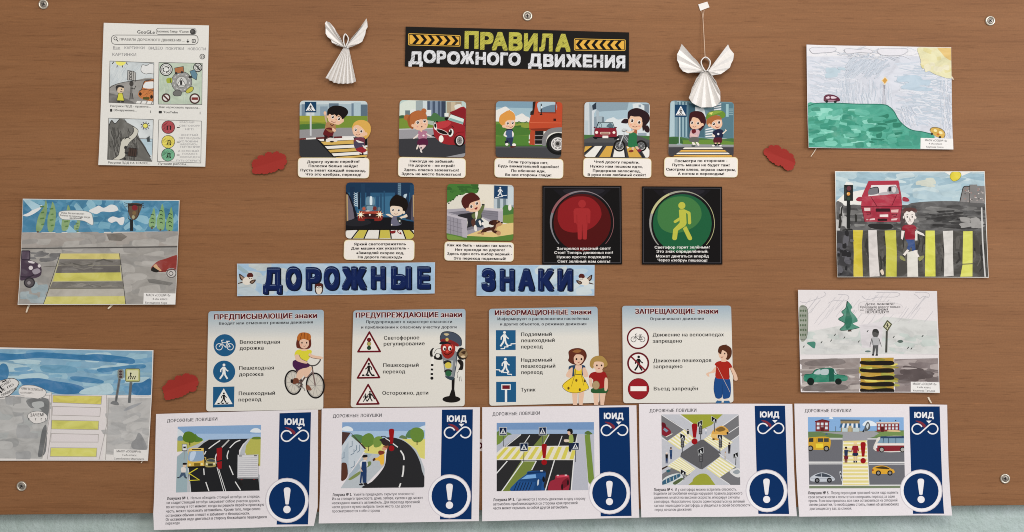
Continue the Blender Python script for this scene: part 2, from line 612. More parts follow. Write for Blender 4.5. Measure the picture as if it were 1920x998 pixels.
def strokes(A, cols, w, x0, y0, x1, y1, n, seed, dx, dy, jit=.25):
    R = random.Random(seed)
    for i in range(n):
        x, y = R.uniform(x0, x1), R.uniform(y0, y1); k = R.uniform(.5, 1.2)
        A.l(R.choice(cols), w * R.uniform(.6, 1.3), [(x, y), (x + dx * k * .5 + R.uniform(-1, 1) * w, y + dy * k * .5 + R.uniform(-1, 1) * w * 2),
            (x + dx * k + R.uniform(-jit, jit) * abs(dy), y + dy * k + R.uniform(-jit, jit) * abs(dx))])
# ================================================================== the setting: wall, board, screws
def slab(name, x0, x1, ztop, zb0, zb1, y0, y1, m):
    """a slab between depths y0 (back) and y1 (front) whose lower edge runs from zb0 to zb1"""
    V = []
    for y in (y0, y1):
        V += [(x0, y, zb0), (x1, y, zb1), (x1, y, ztop), (x0, y, ztop)]
    F = [(4, 5, 6, 7), (3, 2, 1, 0), (0, 1, 5, 4), (1, 2, 6, 5), (2, 3, 7, 6), (3, 0, 4, 7)]
    return mesh_obj(name, V, F, [m])
BT = 0.022                       # board thickness
wall = mesh_obj('wall', [(-4, BT, -2), (4, BT, -2), (4, BT, 2.5), (-4, BT, 2.5)], [(0, 1, 2, 3)], [plaster_material()])
tag(wall, kind='structure')
# lower edge: pixel y 966 at x 0, 948 at x 1920
zl = lambda x: (499 - (966 - 18 * (x * 1000 + 960) / 1920)) * MM
board = slab('notice_board', -1.6, 1.6, 0.85, zl(-1.6), zl(1.6), BT - 0.0004, 0.0, wood_material())
tag(board, 'wide brown wood-grain laminate notice board screwed to the wall', 'board')
bv = board.modifiers.new('edge', 'BEVEL'); bv.width = 0.0012; bv.segments = 2

steel = plain_material('nickel_plated_steel', (0.62, 0.58, 0.50), 0.36, 0.75, 500, 0.15)
dull = plain_material('dull_screw_steel', (0.30, 0.27, 0.24), 0.45, 0.7, 800, 0.25)
black = plain_material('dark_recess', (0.012, 0.011, 0.010), 0.8)
def lathe(prof, cx, cy, n=28):
    V, F = [], []
    for r, d in prof:
        for k in range(n):
            a = math.tau * k / n
            V.append(W(cx + r * math.cos(a), cy + r * math.sin(a), d))
    for i in range(len(prof) - 1):
        for k in range(n):
            j = (k + 1) % n
            F.append((i * n + k, i * n + j, (i + 1) * n + j, (i + 1) * n + k))
    return V, F
def screw(x, y, label, rot):
    t = thing('board_screw', label, 'screw', W(x, y, 0), 'screws holding the notice board')
    V, F = lathe([(9.3, 0.05), (9.2, 1.6), (8.3, 2.7), (7.0, 2.9), (6.2, 2.0), (5.7, 0.9)], x, y)
    mesh_obj('washer', V, F, [steel], parent=t, smooth=True)
    V, F = lathe([(5.9, 0.7), (5.7, 1.5), (4.6, 2.0), (2.5, 2.15), (0.01, 2.2)], x, y)
    h = mesh_obj('screw_head', V, F, [dull], parent=t, smooth=True)
    V, F = [], []
    for k in range(2):
        a = rot + k * math.pi / 2
        c, s = math.cos(a), math.sin(a)
        b = len(V)
        for u, v in ((-3.2, -.8), (3.2, -.8), (3.2, .8), (-3.2, .8)):
            V.append(W(x + u * c - v * s, y + u * s + v * c, 2.24 + .02 * k))
        F.append((b, b + 1, b + 2, b + 3))
    mesh_obj('cross_slot', V, F, [black], parent=h)
screw(81, 8, 'cup washer screw at the upper left corner of the board, above the search page drawing', .3)
screw(989, 30, 'cup washer screw above the black and yellow title strip', .1)
screw(1857, 39, 'cup washer screw at the upper right, beside the green hill drawing', .6)
screw(40, 912, 'cup washer screw at the lower left, under the zebra crossing watercolour', .5)
screw(1885, 898, 'cup washer screw at the lower right, beside the fifth road traps sheet', .2)
# ================================================================== children's drawings
PAPER = '#cfcdc9'
def name_label(A, q, lines, px):
    """small printed slip glued in the corner of a drawing"""
    a = A.part('name_label'); A.p('#d6d4d2', q)
    A.part('lettering', parent=a)
    for t, x0, y0, x1, y1, h in lines: A.t('#4a4648', t, x0, y0, x1, y1, h, .015)

# ---- pencil drawing of a search results page
A = Sheet('drawing', 'upright pencil drawing of a web search page with four small pictures', 'drawing', (184, 42, 394, 316),
          'drawings pinned to the board', 1.2, dict(l=1.5, b=2.0, t=.5, w=.3, ripple=.3))
A.crop(180, 30, 3.326)
A.panel('paper', P('50,44 705,60 683,941 18,931'), '#d0cfcb')
INK, GR = '#3c3b3b', '#6a6968'
A.part('heading')
A.t('#26262a', 'GooGLe', 257, 110, 366, 112, 22, .03)
A.box(GR, 3, 375, 77, 625, 116, 18); A.t(INK, 'Анонимно Тимур  ЧГаллин', 380, 103, 580, 106, 15, .02)
A.e('#4c4b4a', 604, 99, 18); A.e('#6d6b69', 600, 96, 9)
A.part('search_box')
A.box(GR, 4, 97, 120, 637, 178, 27)
A.ring(INK, 4, 122, 141, 10); A.l(INK, 5, '129,149 139,160')
A.t('#5a5856', 'ПРАВИЛА ДОРОЖНОГО ДВИЖЕНИЯ ...', 148, 154, 552, 160, 15, .02)
A.l(INK, 5, '573,146 573,166'); A.p(INK, '563,157 584,157 573,170')
A.box(INK, 4, 600, 147, 620, 166, 4); A.e(INK, 610, 157, 4)
A.part('menu_lettering')
for t, a, b, y in (('Все', 108, 150, 206), ('КАРТИНКИ', 178, 302, 207), ('ВИДЕО', 328, 416, 209), ('ПОКУПКИ', 435, 548, 212), ('НОВОСТИ', 573, 684, 214)):
    A.t('#77767a', t, a, y, b, y + 1, 17, .005)
A.l('#8a898a', 2, '106,210 152,211')
A.t('#77767a', 'КАРТИНКИ', 103, 249, 250, 251, 18, .005)
A.ring(INK, 4, 663, 254, 15); A.ring(INK, 3, 663, 256, 7); A.l(INK, 4, '652,250 674,250')
# crossing scene
A.part('street_picture')
A.setclip('88,282 361,292 358,552 82,540')
A.p('#bcc3c6w', '88,282 361,292 358,552 82,540')
strokes(A, ['#b0b9be', '#c6cbcc'], 3, 100, 300, 330, 400, 40, 3, -30, 50)
A.s_('#8d8b88w', '80,455 130,425 230,405 370,395 370,560 80,560')
A.p('#6f6d6bw', '80,480 150,500 230,535 250,560 80,560')
A.e('#d9d46b', 155, 285, 32, 26)
for a, b in ((102, 300), (130, 322), (166, 322), (196, 304)): A.l(INK, 5, [(a, b), (a + (155 - a) * .18, b - 13)])
A.s_('#cfd0d0', '280,330 290,305 315,310 335,298 362,305 365,358 330,358 310,362 285,350')
A.ls(GR, 3, '280,330 290,305 315,310 335,298 362,305 365,358 330,358 310,362 285,350', True)
A.p('#a9a8a5', '198,340 235,346 248,356 246,408 232,402 196,400'); A.l(INK, 3, '198,340 235,346 232,402 196,400', True); A.l(INK, 3, '235,346 248,356 246,408 232,402')
for y in (354, 373, 391): A.ring(INK, 4, 216, y, 8)
A.ls(INK, 3, '80,455 130,425 230,405 370,395')
A.e('#4d4a48', 221, 424, 13, 15); A.p(INK, '208,414 236,414 222,404'); A.l('#757371', 15, '222,440 218,480 222,520'); A.l(INK, 4, '216,450 240,456 248,436'); A.l(INK, 4, '214,482 210,522'); A.l(INK, 4, '226,482 232,520')
A.s_('#c07846c', '268,470 285,455 300,410 330,402 365,402 365,525 300,522 265,500')
A.s_('#cfd2d3', '295,448 306,416 330,410 360,412 360,450'); A.ls(INK, 4, '268,470 285,455 300,410 330,402 365,402'); A.l(INK, 3, '284,456 362,466')
A.e('#3a2c22', 276, 487, 9, 11); A.e('#3a2c22', 346, 505, 9, 12); A.r('#5f5a2e', 292, 506, 332, 522, 5)
A.e('#c9b49a', 152, 458, 23, 25); A.s_(INK, '123,448 130,434 152,432 172,438 172,450 150,444 136,452 132,472')
A.e(INK, 160, 458, 4); A.ls(INK, 3, '150,474 158,472 166,474'); A.p('#c5c24a', '140,482 165,482 176,530 130,528'); A.l(INK, 3, '140,482 165,482 176,530 130,528', True)
A.r(INK, 134, 528, 150, 540); A.r(INK, 158, 528, 174, 540)
for k in range(4): A.p('#d4d3d0', [(246 + k * 34, 548), (256 + k * 34, 530), (280 + k * 34, 532), (272 + k * 34, 552)])
A.setclip(); A.l(GR, 3, '88,282 361,292 358,552 82,540', True)
A.part('caption_lettering')
A.t(INK, 'Рисунки ПДД - правила...', 90, 568, 340, 572, 13, .02)
A.r(INK, 88, 580, 102, 598, 4); A.t(INK, 'Обнаружение...', 110, 594, 252, 596, 13, .03); A.l(GR, 4, '340,590 340,606')
A.t(INK, 'Как нарисовать правила...', 394, 574, 650, 580, 13, .02)
A.r(INK, 390, 592, 410, 608, 4); A.t(INK, 'YouTube', 418, 606, 510, 608, 14, .03); A.l(GR, 4, '649,598 649,614')
A.t(INK, 'Рисунки ПДД НА ТРАССЕ...', 78, 922, 340, 926, 14, .02); A.t(INK, 'Лучшие работы...', 388, 928, 578, 932, 14, .02)
# roundabout
A.part('roundabout_picture')
A.setclip('392,290 663,296 660,553 388,550'); A.p('#aebbaaw', '392,290 663,296 660,553 388,550')
strokes(A, ['#a3b3a2', '#b9c4b5', '#9fb0a6'], 3, 395, 300, 655, 520, 70, 4, 3, 60)
for cx, cy, r in ((437, 334, 38), (635, 322, 26)): A.e('#cfd0cd', cx, cy, r); A.ring(INK, 6, cx, cy, r); A.ring(GR, 3, cx, cy, r - 9)
for k in range(3): A.ls(INK, 6, ellipse(437, 334, 19, 17, 0, 6, k * 120, k * 120 + 80)); 
for k in range(3): A.p(INK, [(437 + 19 * math.cos(k * 2.094 + 1.4) + dx, 334 + 17 * math.sin(k * 2.094 + 1.4) + dy) for dx, dy in ((-7, -5), (7, -5), (0, 8))])
A.l(INK, 7, '620,306 650,338'); walker(A, INK, 636, 340, 34)
A.e('#8f8f8e', 534, 412, 64); A.ring(INK, 3, 534, 412, 64); A.ring(GR, 3, 534, 412, 34); A.e('#b9bab8', 534, 412, 33)
for k in range(12): A.l('#c6c6c4', 4, [(534 + 50 * math.cos(k * .52), 412 + 50 * math.sin(k * .52)), (534 + 50 * math.cos(k * .52 + .25), 412 + 50 * math.sin(k * .52 + .25))])
A.p('#d2d2cf', '506,432 532,388 560,432'); A.l(INK, 3, '506,432 532,388 560,432', True); A.r(INK, 524, 402, 538, 430)
A.p('#b5764e', '490,325 545,315 548,352 494,360'); A.e(INK, 500, 358, 8); A.e(INK, 536, 352, 8); A.l(INK, 3, '490,325 545,315 548,352 494,360', True)
A.p('#6d93a6', '585,345 615,335 632,365 626,400 600,385'); A.l(INK, 3, '585,345 615,335 632,365 626,400 600,385', True); A.e(INK, 588, 382, 12, 8)
A.s_('#a9b544', '440,392 470,386 474,414 444,418'); A.l(INK, 4, '462,388 464,416'); A.s_('#bdb84e', '560,468 590,442 608,448 600,470 570,482'); A.ls(INK, 3, '560,468 590,442 608,448 600,470 570,482', True)
A.s_('#777775', '480,480 500,462 530,470 528,496 490,498'); A.ls(INK, 3, '480,480 500,462 530,470 528,496 490,498', True)
for cx, cy, r in ((436, 510, 26), (616, 516, 32)): A.e('#cfccc9', cx, cy, r - 2); A.ring('#5e3b38', 9, cx, cy, r - 3); A.ring(INK, 3, cx, cy, r)
A.l('#5e3b38', 10, '420,495 452,526'); A.r('#8c3a36', 596, 508, 636, 524)
A.setclip(); A.l(GR, 3, '392,290 663,296 660,553 388,550', True)
# mountain
A.part('mountain_picture')
A.setclip('80,638 357,646 350,908 74,896'); A.p('#c3c9cbw', '80,638 357,646 350,908 74,896')
A.p('#a8bcc6w', '270,765 357,768 352,870 320,860')
A.p('#6b6a66w', '70,690 98,652 120,672 158,636 190,662 240,690 270,760 310,820 350,908 70,900')
strokes(A, ['#4f4e4b', '#7e7d79', '#5b5a57'], 5, 80, 690, 260, 880, 110, 5, 12, 60)
A.s_('#bdbbb0', '228,688 262,712 250,752 210,790 190,830 180,880 130,905 96,900 140,870 150,820 165,770 215,748 236,716')
A.ls(INK, 3, '228,688 262,712 250,752 210,790 190,830 180,880 130,905'); A.ls(INK, 3, '96,900 140,870 150,820 165,770 215,748 236,716 228,688')
A.l('#4b4a48', 6, '252,752 290,800 340,880'); A.p('#4c3d37', '205,822 258,828 252,880 198,874'); A.l(INK, 4, '205,822 258,828 252,880 198,874', True)
for x in (218, 232, 246): A.l('#2e2825', 3, [(x, 824), (x - 6, 876)])
A.e(INK, 186, 822, 10, 12); A.e(INK, 190, 852, 11); A.e('#565350', 194, 838, 14, 12); A.ls(INK, 5, '178,770 196,758 214,766'); A.e(INK, 182, 892, 8, 5)
A.ls(INK, 4, '80,690 98,652 120,672 158,636 190,662'); A.l(GR, 3, '270,765 357,768'); A.p('#4e5658', '314,762 334,748 336,782 350,784 320,786')
for k in range(9): a = k * .698; A.l(INK, 5, [(307 + 20 * math.cos(a), 685 + 18 * math.sin(a)), (307 + 30 * math.cos(a), 685 + 27 * math.sin(a))])
A.e('#d3cc66', 307, 685, 16, 15); A.ring(INK, 4, 307, 685, 16, 15)
A.setclip(); A.l(GR, 3, '80,638 357,646 350,908 74,896', True)
# three lights
A.part('traffic_light_picture')
A.l(GR, 3, '390,648 657,656 655,918 384,908', True)
for c, y, s in (('#b5545ac', 694, 'П'), ('#cfc25cc', 785, 'Д'), ('#78b591c', 866, 'Д')):
    A.e(c, 450, y, 41, 40); A.ring(INK, 3, 450, y, 41, 40); A.t('#2c2626', s, 440, y + 16, 468, y + 16, 25, .04); A.l(INK, 5, [(504, y + 2), (522, y + 2)])
for t, a, b, y in (('КРАСНЫЙ', 522, 612, 668), ('СВЕТОФОРУ', 520, 648, 690), ('НЕТ!', 556, 608, 712), ('ЖЕЛТЫЙ', 530, 634, 748), ('СВЕТ ОБ ОДНОМ', 516, 650, 768), ('УСЛОВИИ', 520, 634, 788), ('НАБЕРИСЬ', 524, 632, 806), ('ТЕРПЕНИЯ!', 522, 648, 822), ('А ЗЕЛЕНЫЙ', 512, 640, 848), ('ПОКАЖЕТ:', 540, 636, 866), ('СВОБОДЕН', 524, 650, 886), ('ПУТЬ ОТКРЫТ!', 502, 648, 908)):
    A.t('#89888c', t, a, y, b, y + 1, 11, .005)
A.finish()

# ---- watercolour: avenue with a wide crossing
A = Sheet('drawing', 'watercolour of a grey and yellow crossing under blue sky with poplars and traffic light', 'drawing', (34, 372, 340, 574),
          'drawings pinned to the board', 1.6, dict(l=1.5, r=3.0, b=3.5, t=1, w=.35, ripple=.5, ph=1))
A.crop(20, 360, 4.339)
A.panel('paper', P('105,56 700,64 1380,68 1362,500 1348,916 700,918 68,918 88,480'), PAPER)
A.part('painting')
full = '108,62 1374,74 1344,912 74,912'
A.setclip(full)
A.p('#4f87a8w', '108,62 1376,74 1366,322 96,330')
patches(A, ['#4a82a4w', '#5f97b5w', '#86b0c2w', '#447da0w', '#74a5bbw', '#558fafw'], 120, 70, 1360, 310, 110, 11, 70, 40, (-60, 60))
A.s_('#cfd1d2', '105,190 150,170 220,120 262,110 240,145 190,180 140,200'); A.s_('#cfd1d2', '640,150 690,125 720,112 760,130 815,104 860,115 875,150 810,165 745,160 700,180 650,165')
A.s_('#cfd1d2', '790,228 830,200 880,212 925,206 918,262 890,268 860,240 820,252'); A.p('#9dbccaw', '105,62 150,62 260,118 180,150')
for x0, y0, x1, y1, w in ((292, 62, 232, 316, 36), (345, 80, 328, 318, 34), (470, 105, 440, 312, 36), (548, 200, 535, 310, 26)):
    mx, my = (x0 + x1) / 2, (y0 + y1) / 2
    A.s_('#86a373w', [(x0, y0), (mx + w, my - 30), (x1 + w * .7, y1 - 10), (x1 - w * .6, y1), (mx - w, my + 20), (x0 - w * .5, y0 + 60)])
    for k in range(4): A.l('#5c7f4cw', 12, [(mx - w * .5 + (k % 2) * 8, y0 + 60 + k * (y1 - y0) * .19), (mx + w * .4, y0 + 56 + k * (y1 - y0) * .19)])
A.l('#6d5a4b', 14, '225,318 222,336')
for x, y0, y1, w in ((1155, 130, 290, 28), (1225, 98, 305, 34), (1298, 125, 315, 30)):
    A.s_('#7fa56fw', [(x + 15, y0), (x + w, (y0 + y1) / 2), (x + w * .7, y1), (x - w * .8, y1 - 5), (x - w, (y0 + y1) / 2 + 30), (x - 4, y0 + 50)])
    for k in range(4): A.ls('#2e4a37', 6, [(x - 14 + k % 2 * 10, y0 + 60 + k * 32), (x, y0 + 52 + k * 32), (x + 16, y0 + 62 + k * 32)])
    A.l('#6d5f50', 14, [(x - 3, y1 - 4), (x - 5, y1 + 12)])
A.p('#9a948fw', '96,330 600,336 1366,322 1362,450 92,462')
A.p('#94918dw', '92,462 1362,450 1346,916 70,916')
patches(A, ['#8f8d8aw', '#9b9894w', '#918e8bw', '#a29f9bw'], 90, 340, 1350, 900, 70, 12, 110, 36, (-10, 10))
patches(A, ['#8c9ba1w', '#97a3a7w'], 80, 760, 280, 900, 12, 13, 50, 30)
patches(A, ['#6f6e6fw'], 120, 480, 380, 560, 8, 14, 60, 16); A.p('#777572w', '1115,712 1160,708 1330,740 1300,762 1130,738')
A.p('#5f5d5c', '92,456 500,452 1362,440 1362,452 92,466'); A.p('#77716bw', '780,345 900,335 950,365 900,400 800,395')
A.p('#a9a58d', '405,500 885,500 940,914 280,914')
for c, q in (('#c3b873w', '405,502 888,502 895,548 398,545'), ('#76726ew', '398,548 895,550 905,596 386,598'), ('#6b6764w', '386,600 890,598 895,655 368,660'), ('#c0bb62w', '365,660 895,655 905,722 348,728'),
             ('#77746fw', '345,732 920,728 918,785 322,782'), ('#a6a29aw', '322,792 925,785 932,845 305,848'), ('#c2bc70w', '300,852 935,848 942,914 276,914')): A.p(c, q)
strokes(A, ['#625f5aw', '#7d7973w'], 10, 400, 566, 700, 640, 14, 15, 140, 2, 0); strokes(A, ['#6b6863w', '#85817aw'], 9, 350, 742, 740, 774, 10, 16, 130, 2, 0)
A.l('#55534f', 5, '405,500 275,914'); A.l('#55534f', 5, '885,500 942,912'); A.l('#68655f', 5, '320,786 925,784'); A.l('#68655f', 4, '270,610 380,604')
# speech balloon left hanging over the road
A.s_('#d2d2cf', '392,180 420,156 560,152 640,165 665,195 668,270 600,238 520,228 420,222'); A.ls('#7b8a92', 4, '392,180 420,156 560,152 640,165 665,195 668,270 600,238 520,228 420,222', True)
# parked cars at the edges
A.s_('#4d3f4ew', '80,560 150,552 235,590 255,640 235,690 130,715 80,708'); A.p('#5a4d5cw', '90,478 162,478 160,552 92,552'); A.box('#3b3140', 8, 92, 480, 160, 552, 12)
A.e('#c9c3c6', 172, 572, 28, 9, 12); A.e('#c9c3c6', 168, 618, 17, 17); A.e('#c6c0c2', 236, 602, 12, 14); A.ls('#372f3b', 8, '80,690 160,690 236,650 252,630'); A.s_('#938b95', '180,640 225,622 246,650 200,672')
A.e('#615b5f', 158, 738, 44, 42); A.ring('#38343a', 10, 158, 738, 40, 38); A.e('#8d878a', 155, 740, 14)
A.s_('#8f3a35w', '1145,625 1190,570 1260,545 1370,518 1370,640 1280,650 1200,650'); A.s_('#2d2a28', '1145,640 1160,610 1200,605 1218,638 1190,655'); A.s_('#c5a07a', '1165,608 1185,588 1205,612 1230,640 1215,642')
A.e('#b9b5b2', 1312, 662, 46, 42); A.ring('#74706e', 10, 1312, 662, 38, 35); A.ring('#5d5957', 6, 1308, 664, 17, 16); A.l('#6b2a27', 5, '1210,650 1275,640 1360,625')
# traffic light
A.l('#2f3031', 26, '985,225 985,318'); A.s_('#6d5a4a', '962,96 1068,100 1052,170 1030,215 1000,228 972,205 960,150'); A.p('#3c3431', '950,92 1078,98 1062,116 968,116')
A.e('#8d2f36', 1012, 130, 24, 22); A.e('#8a6f4c', 1008, 172, 16); A.e('#a8a380', 1000, 205, 12, 15); A.ls('#3c3431', 5, '962,110 958,210 980,224'); A.ls('#3c3431', 5, '1046,116 1040,190 1010,228')
for k in range(3): A.l('#3c3431', 4, [(950, 96 + k * 12), (926, 88 + k * 18)]); A.l('#3c3431', 4, [(1064, 100 + k * 10), (1088, 92 + k * 18)])
A.setclip()
A.part('lettering')
A.t('#4a4648', 'Иди безопасно!', 415, 178, 598, 186, 15, .02); A.t('#4a4648', 'Только по переходу когда', 402, 196, 646, 214, 14, .02); A.t('#4a4648', 'зелёный!', 480, 218, 580, 222, 13, .02)
name_label(A, '1088,822 1350,826 1346,914 1086,912', (('МАОУ «СОШ№10»', 1108, 848, 1306, 850, 19), ('4 «А» класс', 1160, 878, 1282, 880, 17), ('Батладжина Кира', 1102, 908, 1280, 910, 16)), 0)
A.finish()

# ---- watercolour: yellow crossing, left edge of the board
A = Sheet('drawing', 'watercolour of five crossing stripes under a streaky blue sky, cut by the left edge', 'drawing', (-14, 652, 292, 868),
          'drawings pinned to the board', 1.6, dict(r=5.0, t=1.5, b=2, w=.35, ripple=.4, ph=2))
A.crop(0, 640, 4.158)
A.panel('paper', P('-60,46 400,56 800,66 1204,68 1190,420 1160,930 600,930 -60,930'), '#d2cfcd')
A.part('painting')
A.setclip('-60,58 1196,76 1184,418 1155,925 -60,918')
A.p('#7fa5bdw', '-60,60 1198,74 1182,418 -60,420')
patches(A, ['#8fb2c3w', '#6d9cbcw', '#a5bfc9w', '#7ba7c0w'], -20, 90, 1180, 400, 60, 21, 110, 22, (-8, 8))
for c, q in (('#3e7ba9w', '-20,95 140,100 300,85 480,95 640,105 760,100 900,112 1040,135 1040,175 900,165 700,150 480,138 300,130 150,142 -20,148'), ('#4680acw', '0,190 50,180 70,240 50,300 -10,330'),
             ('#3e78a8w', '150,300 300,288 420,310 560,330 650,360 640,400 500,415 390,392 290,352 190,345'), ('#4a83adw', '560,275 680,280 800,305 790,330 650,320 560,300'), ('#6a9bb8w', '320,190 460,185 590,205 585,245 420,248 330,235'),
             ('#3d76a6w', '1040,330 1110,320 1182,290 1182,415 1040,410'), ('#4a84aew', '760,215 900,200 1020,185 1130,180 1125,210 980,215 800,245'), ('#a9c2ccw', '640,380 760,345 860,330 870,410 640,412'), ('#9fbdc8w', '-10,330 60,300 150,310 160,340 60,350')):
    A.s_(c, q)
A.p('#d2cfcd', '-60,440 400,400 400,425 1186,420 1184,440 840,440 800,930 380,930 380,450 -60,450')
A.p('#d0cbcb', '380,415 840,420 800,930 350,930')
A.p('#a7a7a6w', '-60,448 380,448 378,600 330,915 -60,912'); patches(A, ['#979898w', '#afafaew', '#9c9d9ew', '#a4a7a7w'], -30, 450, 340, 900, 30, 22, 70, 45)
A.s_('#77797aw', '210,455 375,450 372,590 340,560 300,520 240,520'); A.s_('#6f7173w', '330,690 362,660 358,860 300,900 310,800'); A.s_('#a9acac', '250,480 330,470 340,510 270,520')
A.p('#aeadacw', '840,440 1184,440 1150,900 830,880'); patches(A, ['#a4a4a4w', '#b4b3b2w', '#a8a8a8w'], 860, 470, 1150, 830, 26, 23, 70, 26, (-25, 10)); A.s_('#8b8c8ew', '1060,760 1085,710 1120,750 1150,840 1040,835 1030,790'); A.s_('#94969aw', '970,545 1000,510 1110,475 1060,510')
for k, (c, q) in enumerate((('#c8bf62w', '412,422 795,428 790,492 412,478'), ('#cfc9ca', '410,508 785,518 780,585 406,576'), ('#c6c469w', '404,615 772,622 768,690 400,684'), ('#cfc9ca', '400,720 768,726 766,786 396,786'), ('#c9c76bw', '396,830 758,832 754,900 392,898'))):
    A.p(c, q); A.l('#97928f', 4, q, True)
for q in ('388,420 385,600 330,915', '402,400 398,700 370,925', '832,420 835,640 775,925', '852,440 838,660 826,925', '-20,432 400,420'): A.l('#9b9795', 4, q)
A.l('#b5b2b0', 3, '835,418 1184,432')
A.l('#77797b', 20, '934,292 905,470'); A.s_('#7c7e80', '862,482 885,465 920,474 926,498 880,492'); A.r('#83867f', 918, 218, 966, 292, 18)
for y in (236, 258, 278): A.e('#5a4648', 942, y, 13, 9); 
A.l('#4c4f50', 4, '934,292 905,470')
A.l('#6f7274', 22, '1024,318 1010,480'); A.r('#b7b974w', 982, 216, 1092, 312, 14); A.r('#c9c9a7', 994, 226, 1082, 302, 8); A.box('#6d7158', 5, 980, 214, 1094, 314, 14)
for x in (1000, 1018, 1034, 1050): A.l('#34352f', 7, [(x, 296), (x + 10, 270)])
A.l('#34352f', 8, '1022,250 1020,276'); A.e('#34352f', 1022, 250, 7)
# speech balloons
A.s_('#cfcdcb', '-40,330 40,298 105,290 145,318 140,345 100,400 50,432 -40,440'); A.ls('#4b4b4c', 5, '-40,330 40,298 105,290 145,318 140,345 100,400 50,432 -40,440')
A.s_('#d2cfcd', '150,370 180,345 260,345 330,368 360,395 345,430 300,448 190,425 150,410'); A.ls('#77797a', 4, '150,370 180,345 260,345 330,368 360,395 345,430 300,448')
A.s_('#d2cfcd', '215,590 240,555 300,545 345,558 372,590 350,625 270,642'); A.ls('#77797a', 4, '215,590 240,555 300,545 345,558 372,590 350,625 270,642', True)
A.setclip()
A.part('lettering')
A.t('#55504e', 'НАМУ ВЕСЕЛИТЬСЯ', 164, 376, 332, 390, 18, .02); A.t('#55504e', 'НА ПРАВИЛ...', 156, 408, 262, 410, 13, .01)
A.t('#3f3c3c', 'ЗАЧЕМ?', 236, 588, 345, 584, 24, .02)
for x in (222, 275, 318, 352): A.t('#3f3c3c', '?', x, 618, x + 9, 617, 20, .02)
for k, t in enumerate(('КТО ИДЕТ', 'НЕ ПО', 'ПРАВИЛАМ')): A.t('#3a3838', t, -6 + k * 12, 372 + k * 30, 90 + k * 20, 312 + k * 32, 19, .03)
A.l('#26262a', 12, '-5,350 22,378'); A.l('#26262a', 12, '-5,385 16,402'); A.l('#26262a', 9, '15,320 50,305')
name_label(A, '890,840 1160,846 1158,926 886,922', (('МАОУ «СОШ№10»', 912, 864, 1106, 866, 16), ('4 «А» класс', 955, 892, 1070, 894, 15), ('Самойленко Маргарита', 892, 920, 1130, 922, 14)), 0)
A.finish()

# ---- green hill
A = Sheet('drawing', 'drawing of a green hill with two small cars under a corner sun', 'drawing', (1510, 84, 1788, 284),
          'drawings pinned to the board', 1.6, dict(l=4.0, b=2.5, t=.5, r=1, w=.3, ripple=.4, ph=3))
A.crop(1500, 75, 4.5367)
A.panel('paper', P('50,44 700,54 1284,64 1290,500 1298,934 700,926 66,920 56,480'), '#cfced2')
A.part('painting')
A.setclip('54,50 1282,68 1296,932 68,916')
A.p('#c0c3ccw', '50,140 1290,140 1296,934 60,930')
strokes(A, ['#b7bdc7', '#bdc2cb', '#b3bac4', '#c8cad1'], 10, 60, 170, 380, 520, 150, 31, 110, 14); strokes(A, ['#b5bcc6', '#bac0ca', '#adb5c0'], 9, 380, 190, 660, 330, 120, 32, 90, -80)
strokes(A, ['#b0b9c4', '#b8bfc9', '#c6c9d0', '#aab4bf'], 10, 800, 200, 1180, 700, 210, 33, 170, 18); strokes(A, ['#b5bbc5', '#c4c8d0', '#a9b2bd'], 6, 300, 330, 780, 500, 130, 34, 10, 110)
strokes(A, ['#b0b7c2', '#c9cbd2'], 6, 850, 560, 960, 660, 40, 35, 40, 90); strokes(A, ['#b0b7c2', '#c9cbd2'], 6, 1190, 320, 1280, 820, 60, 36, 6, 120)
strokes(A, ['#c9cacf', '#b4b9c2'], 5, 70, 70, 900, 160, 70, 37, 130, 3)
patches(A, ['#a9b9c3w'], 230, 240, 370, 300, 6, 38, 50, 20); patches(A, ['#a7b7c4w'], 900, 260, 1080, 420, 8, 39, 90, 24)
for q in ('80,80 120,66 200,70 290,66 305,85 270,105 180,112 110,118 84,100', '380,82 430,76 500,84 560,76 612,95 600,112 500,108 400,118', '655,95 690,76 790,74 900,78 912,98 860,130 760,134 690,128'):
    A.s_('#cbcad0', q); A.ls('#a3a3a9', 4, q, True)
A.s_('#ccc8a3w', '1020,60 1012,130 1045,205 1095,262 1180,305 1300,312 1300,60'); patches(A, ['#cdc6a0w', '#c8c08ew', '#cfcab0w'], 1050, 70, 1280, 280, 14, 43, 40, 30, (-40, 40)); A.s_('#cbae70w', '1170,60 1200,110 1240,155 1300,175 1300,60')
hill = '50,570 140,540 300,536 480,546 700,550 760,570 800,610 840,680 900,738 960,768 1040,780 1120,800 1140,835 1040,840 1020,934 50,934'
A.s_('#4ea08bw', hill)
patches(A, ['#3f937dw', '#5fae9aw', '#73bba8w', '#46977fw', '#58a892w', '#83c2b2w', '#3a8a75w'], 90, 590, 700, 900, 110, 40, 55, 24, (-15, 10))
patches(A, ['#3f937dw', '#57a792w', '#479981w', '#36866f'], 640, 660, 850, 890, 34, 41, 60, 22, (-20, 10)); patches(A, ['#3f937dw', '#4d9f8a'], 860, 790, 1000, 890, 14, 42, 50, 22)
A.ls('#2f7a68', 7, '60,568 140,542 300,538 480,546 700,550 760,572 800,612 840,682 900,740 960,770 1040,782 1120,802')
A.s_('#5d2439w', '200,510 205,480 235,464 290,470 325,488 340,508 325,524 215,526'); A.s_('#c9b9c2', '220,490 245,480 250,498 225,500'); A.s_('#c9b9c2', '262,482 290,482 312,495 268,500'); A.s_('#a67f90', '240,512 300,512 296,522 244,522')
A.e('#2c2629', 226, 524, 12, 10); A.e('#2c2629', 300, 526, 12, 10)
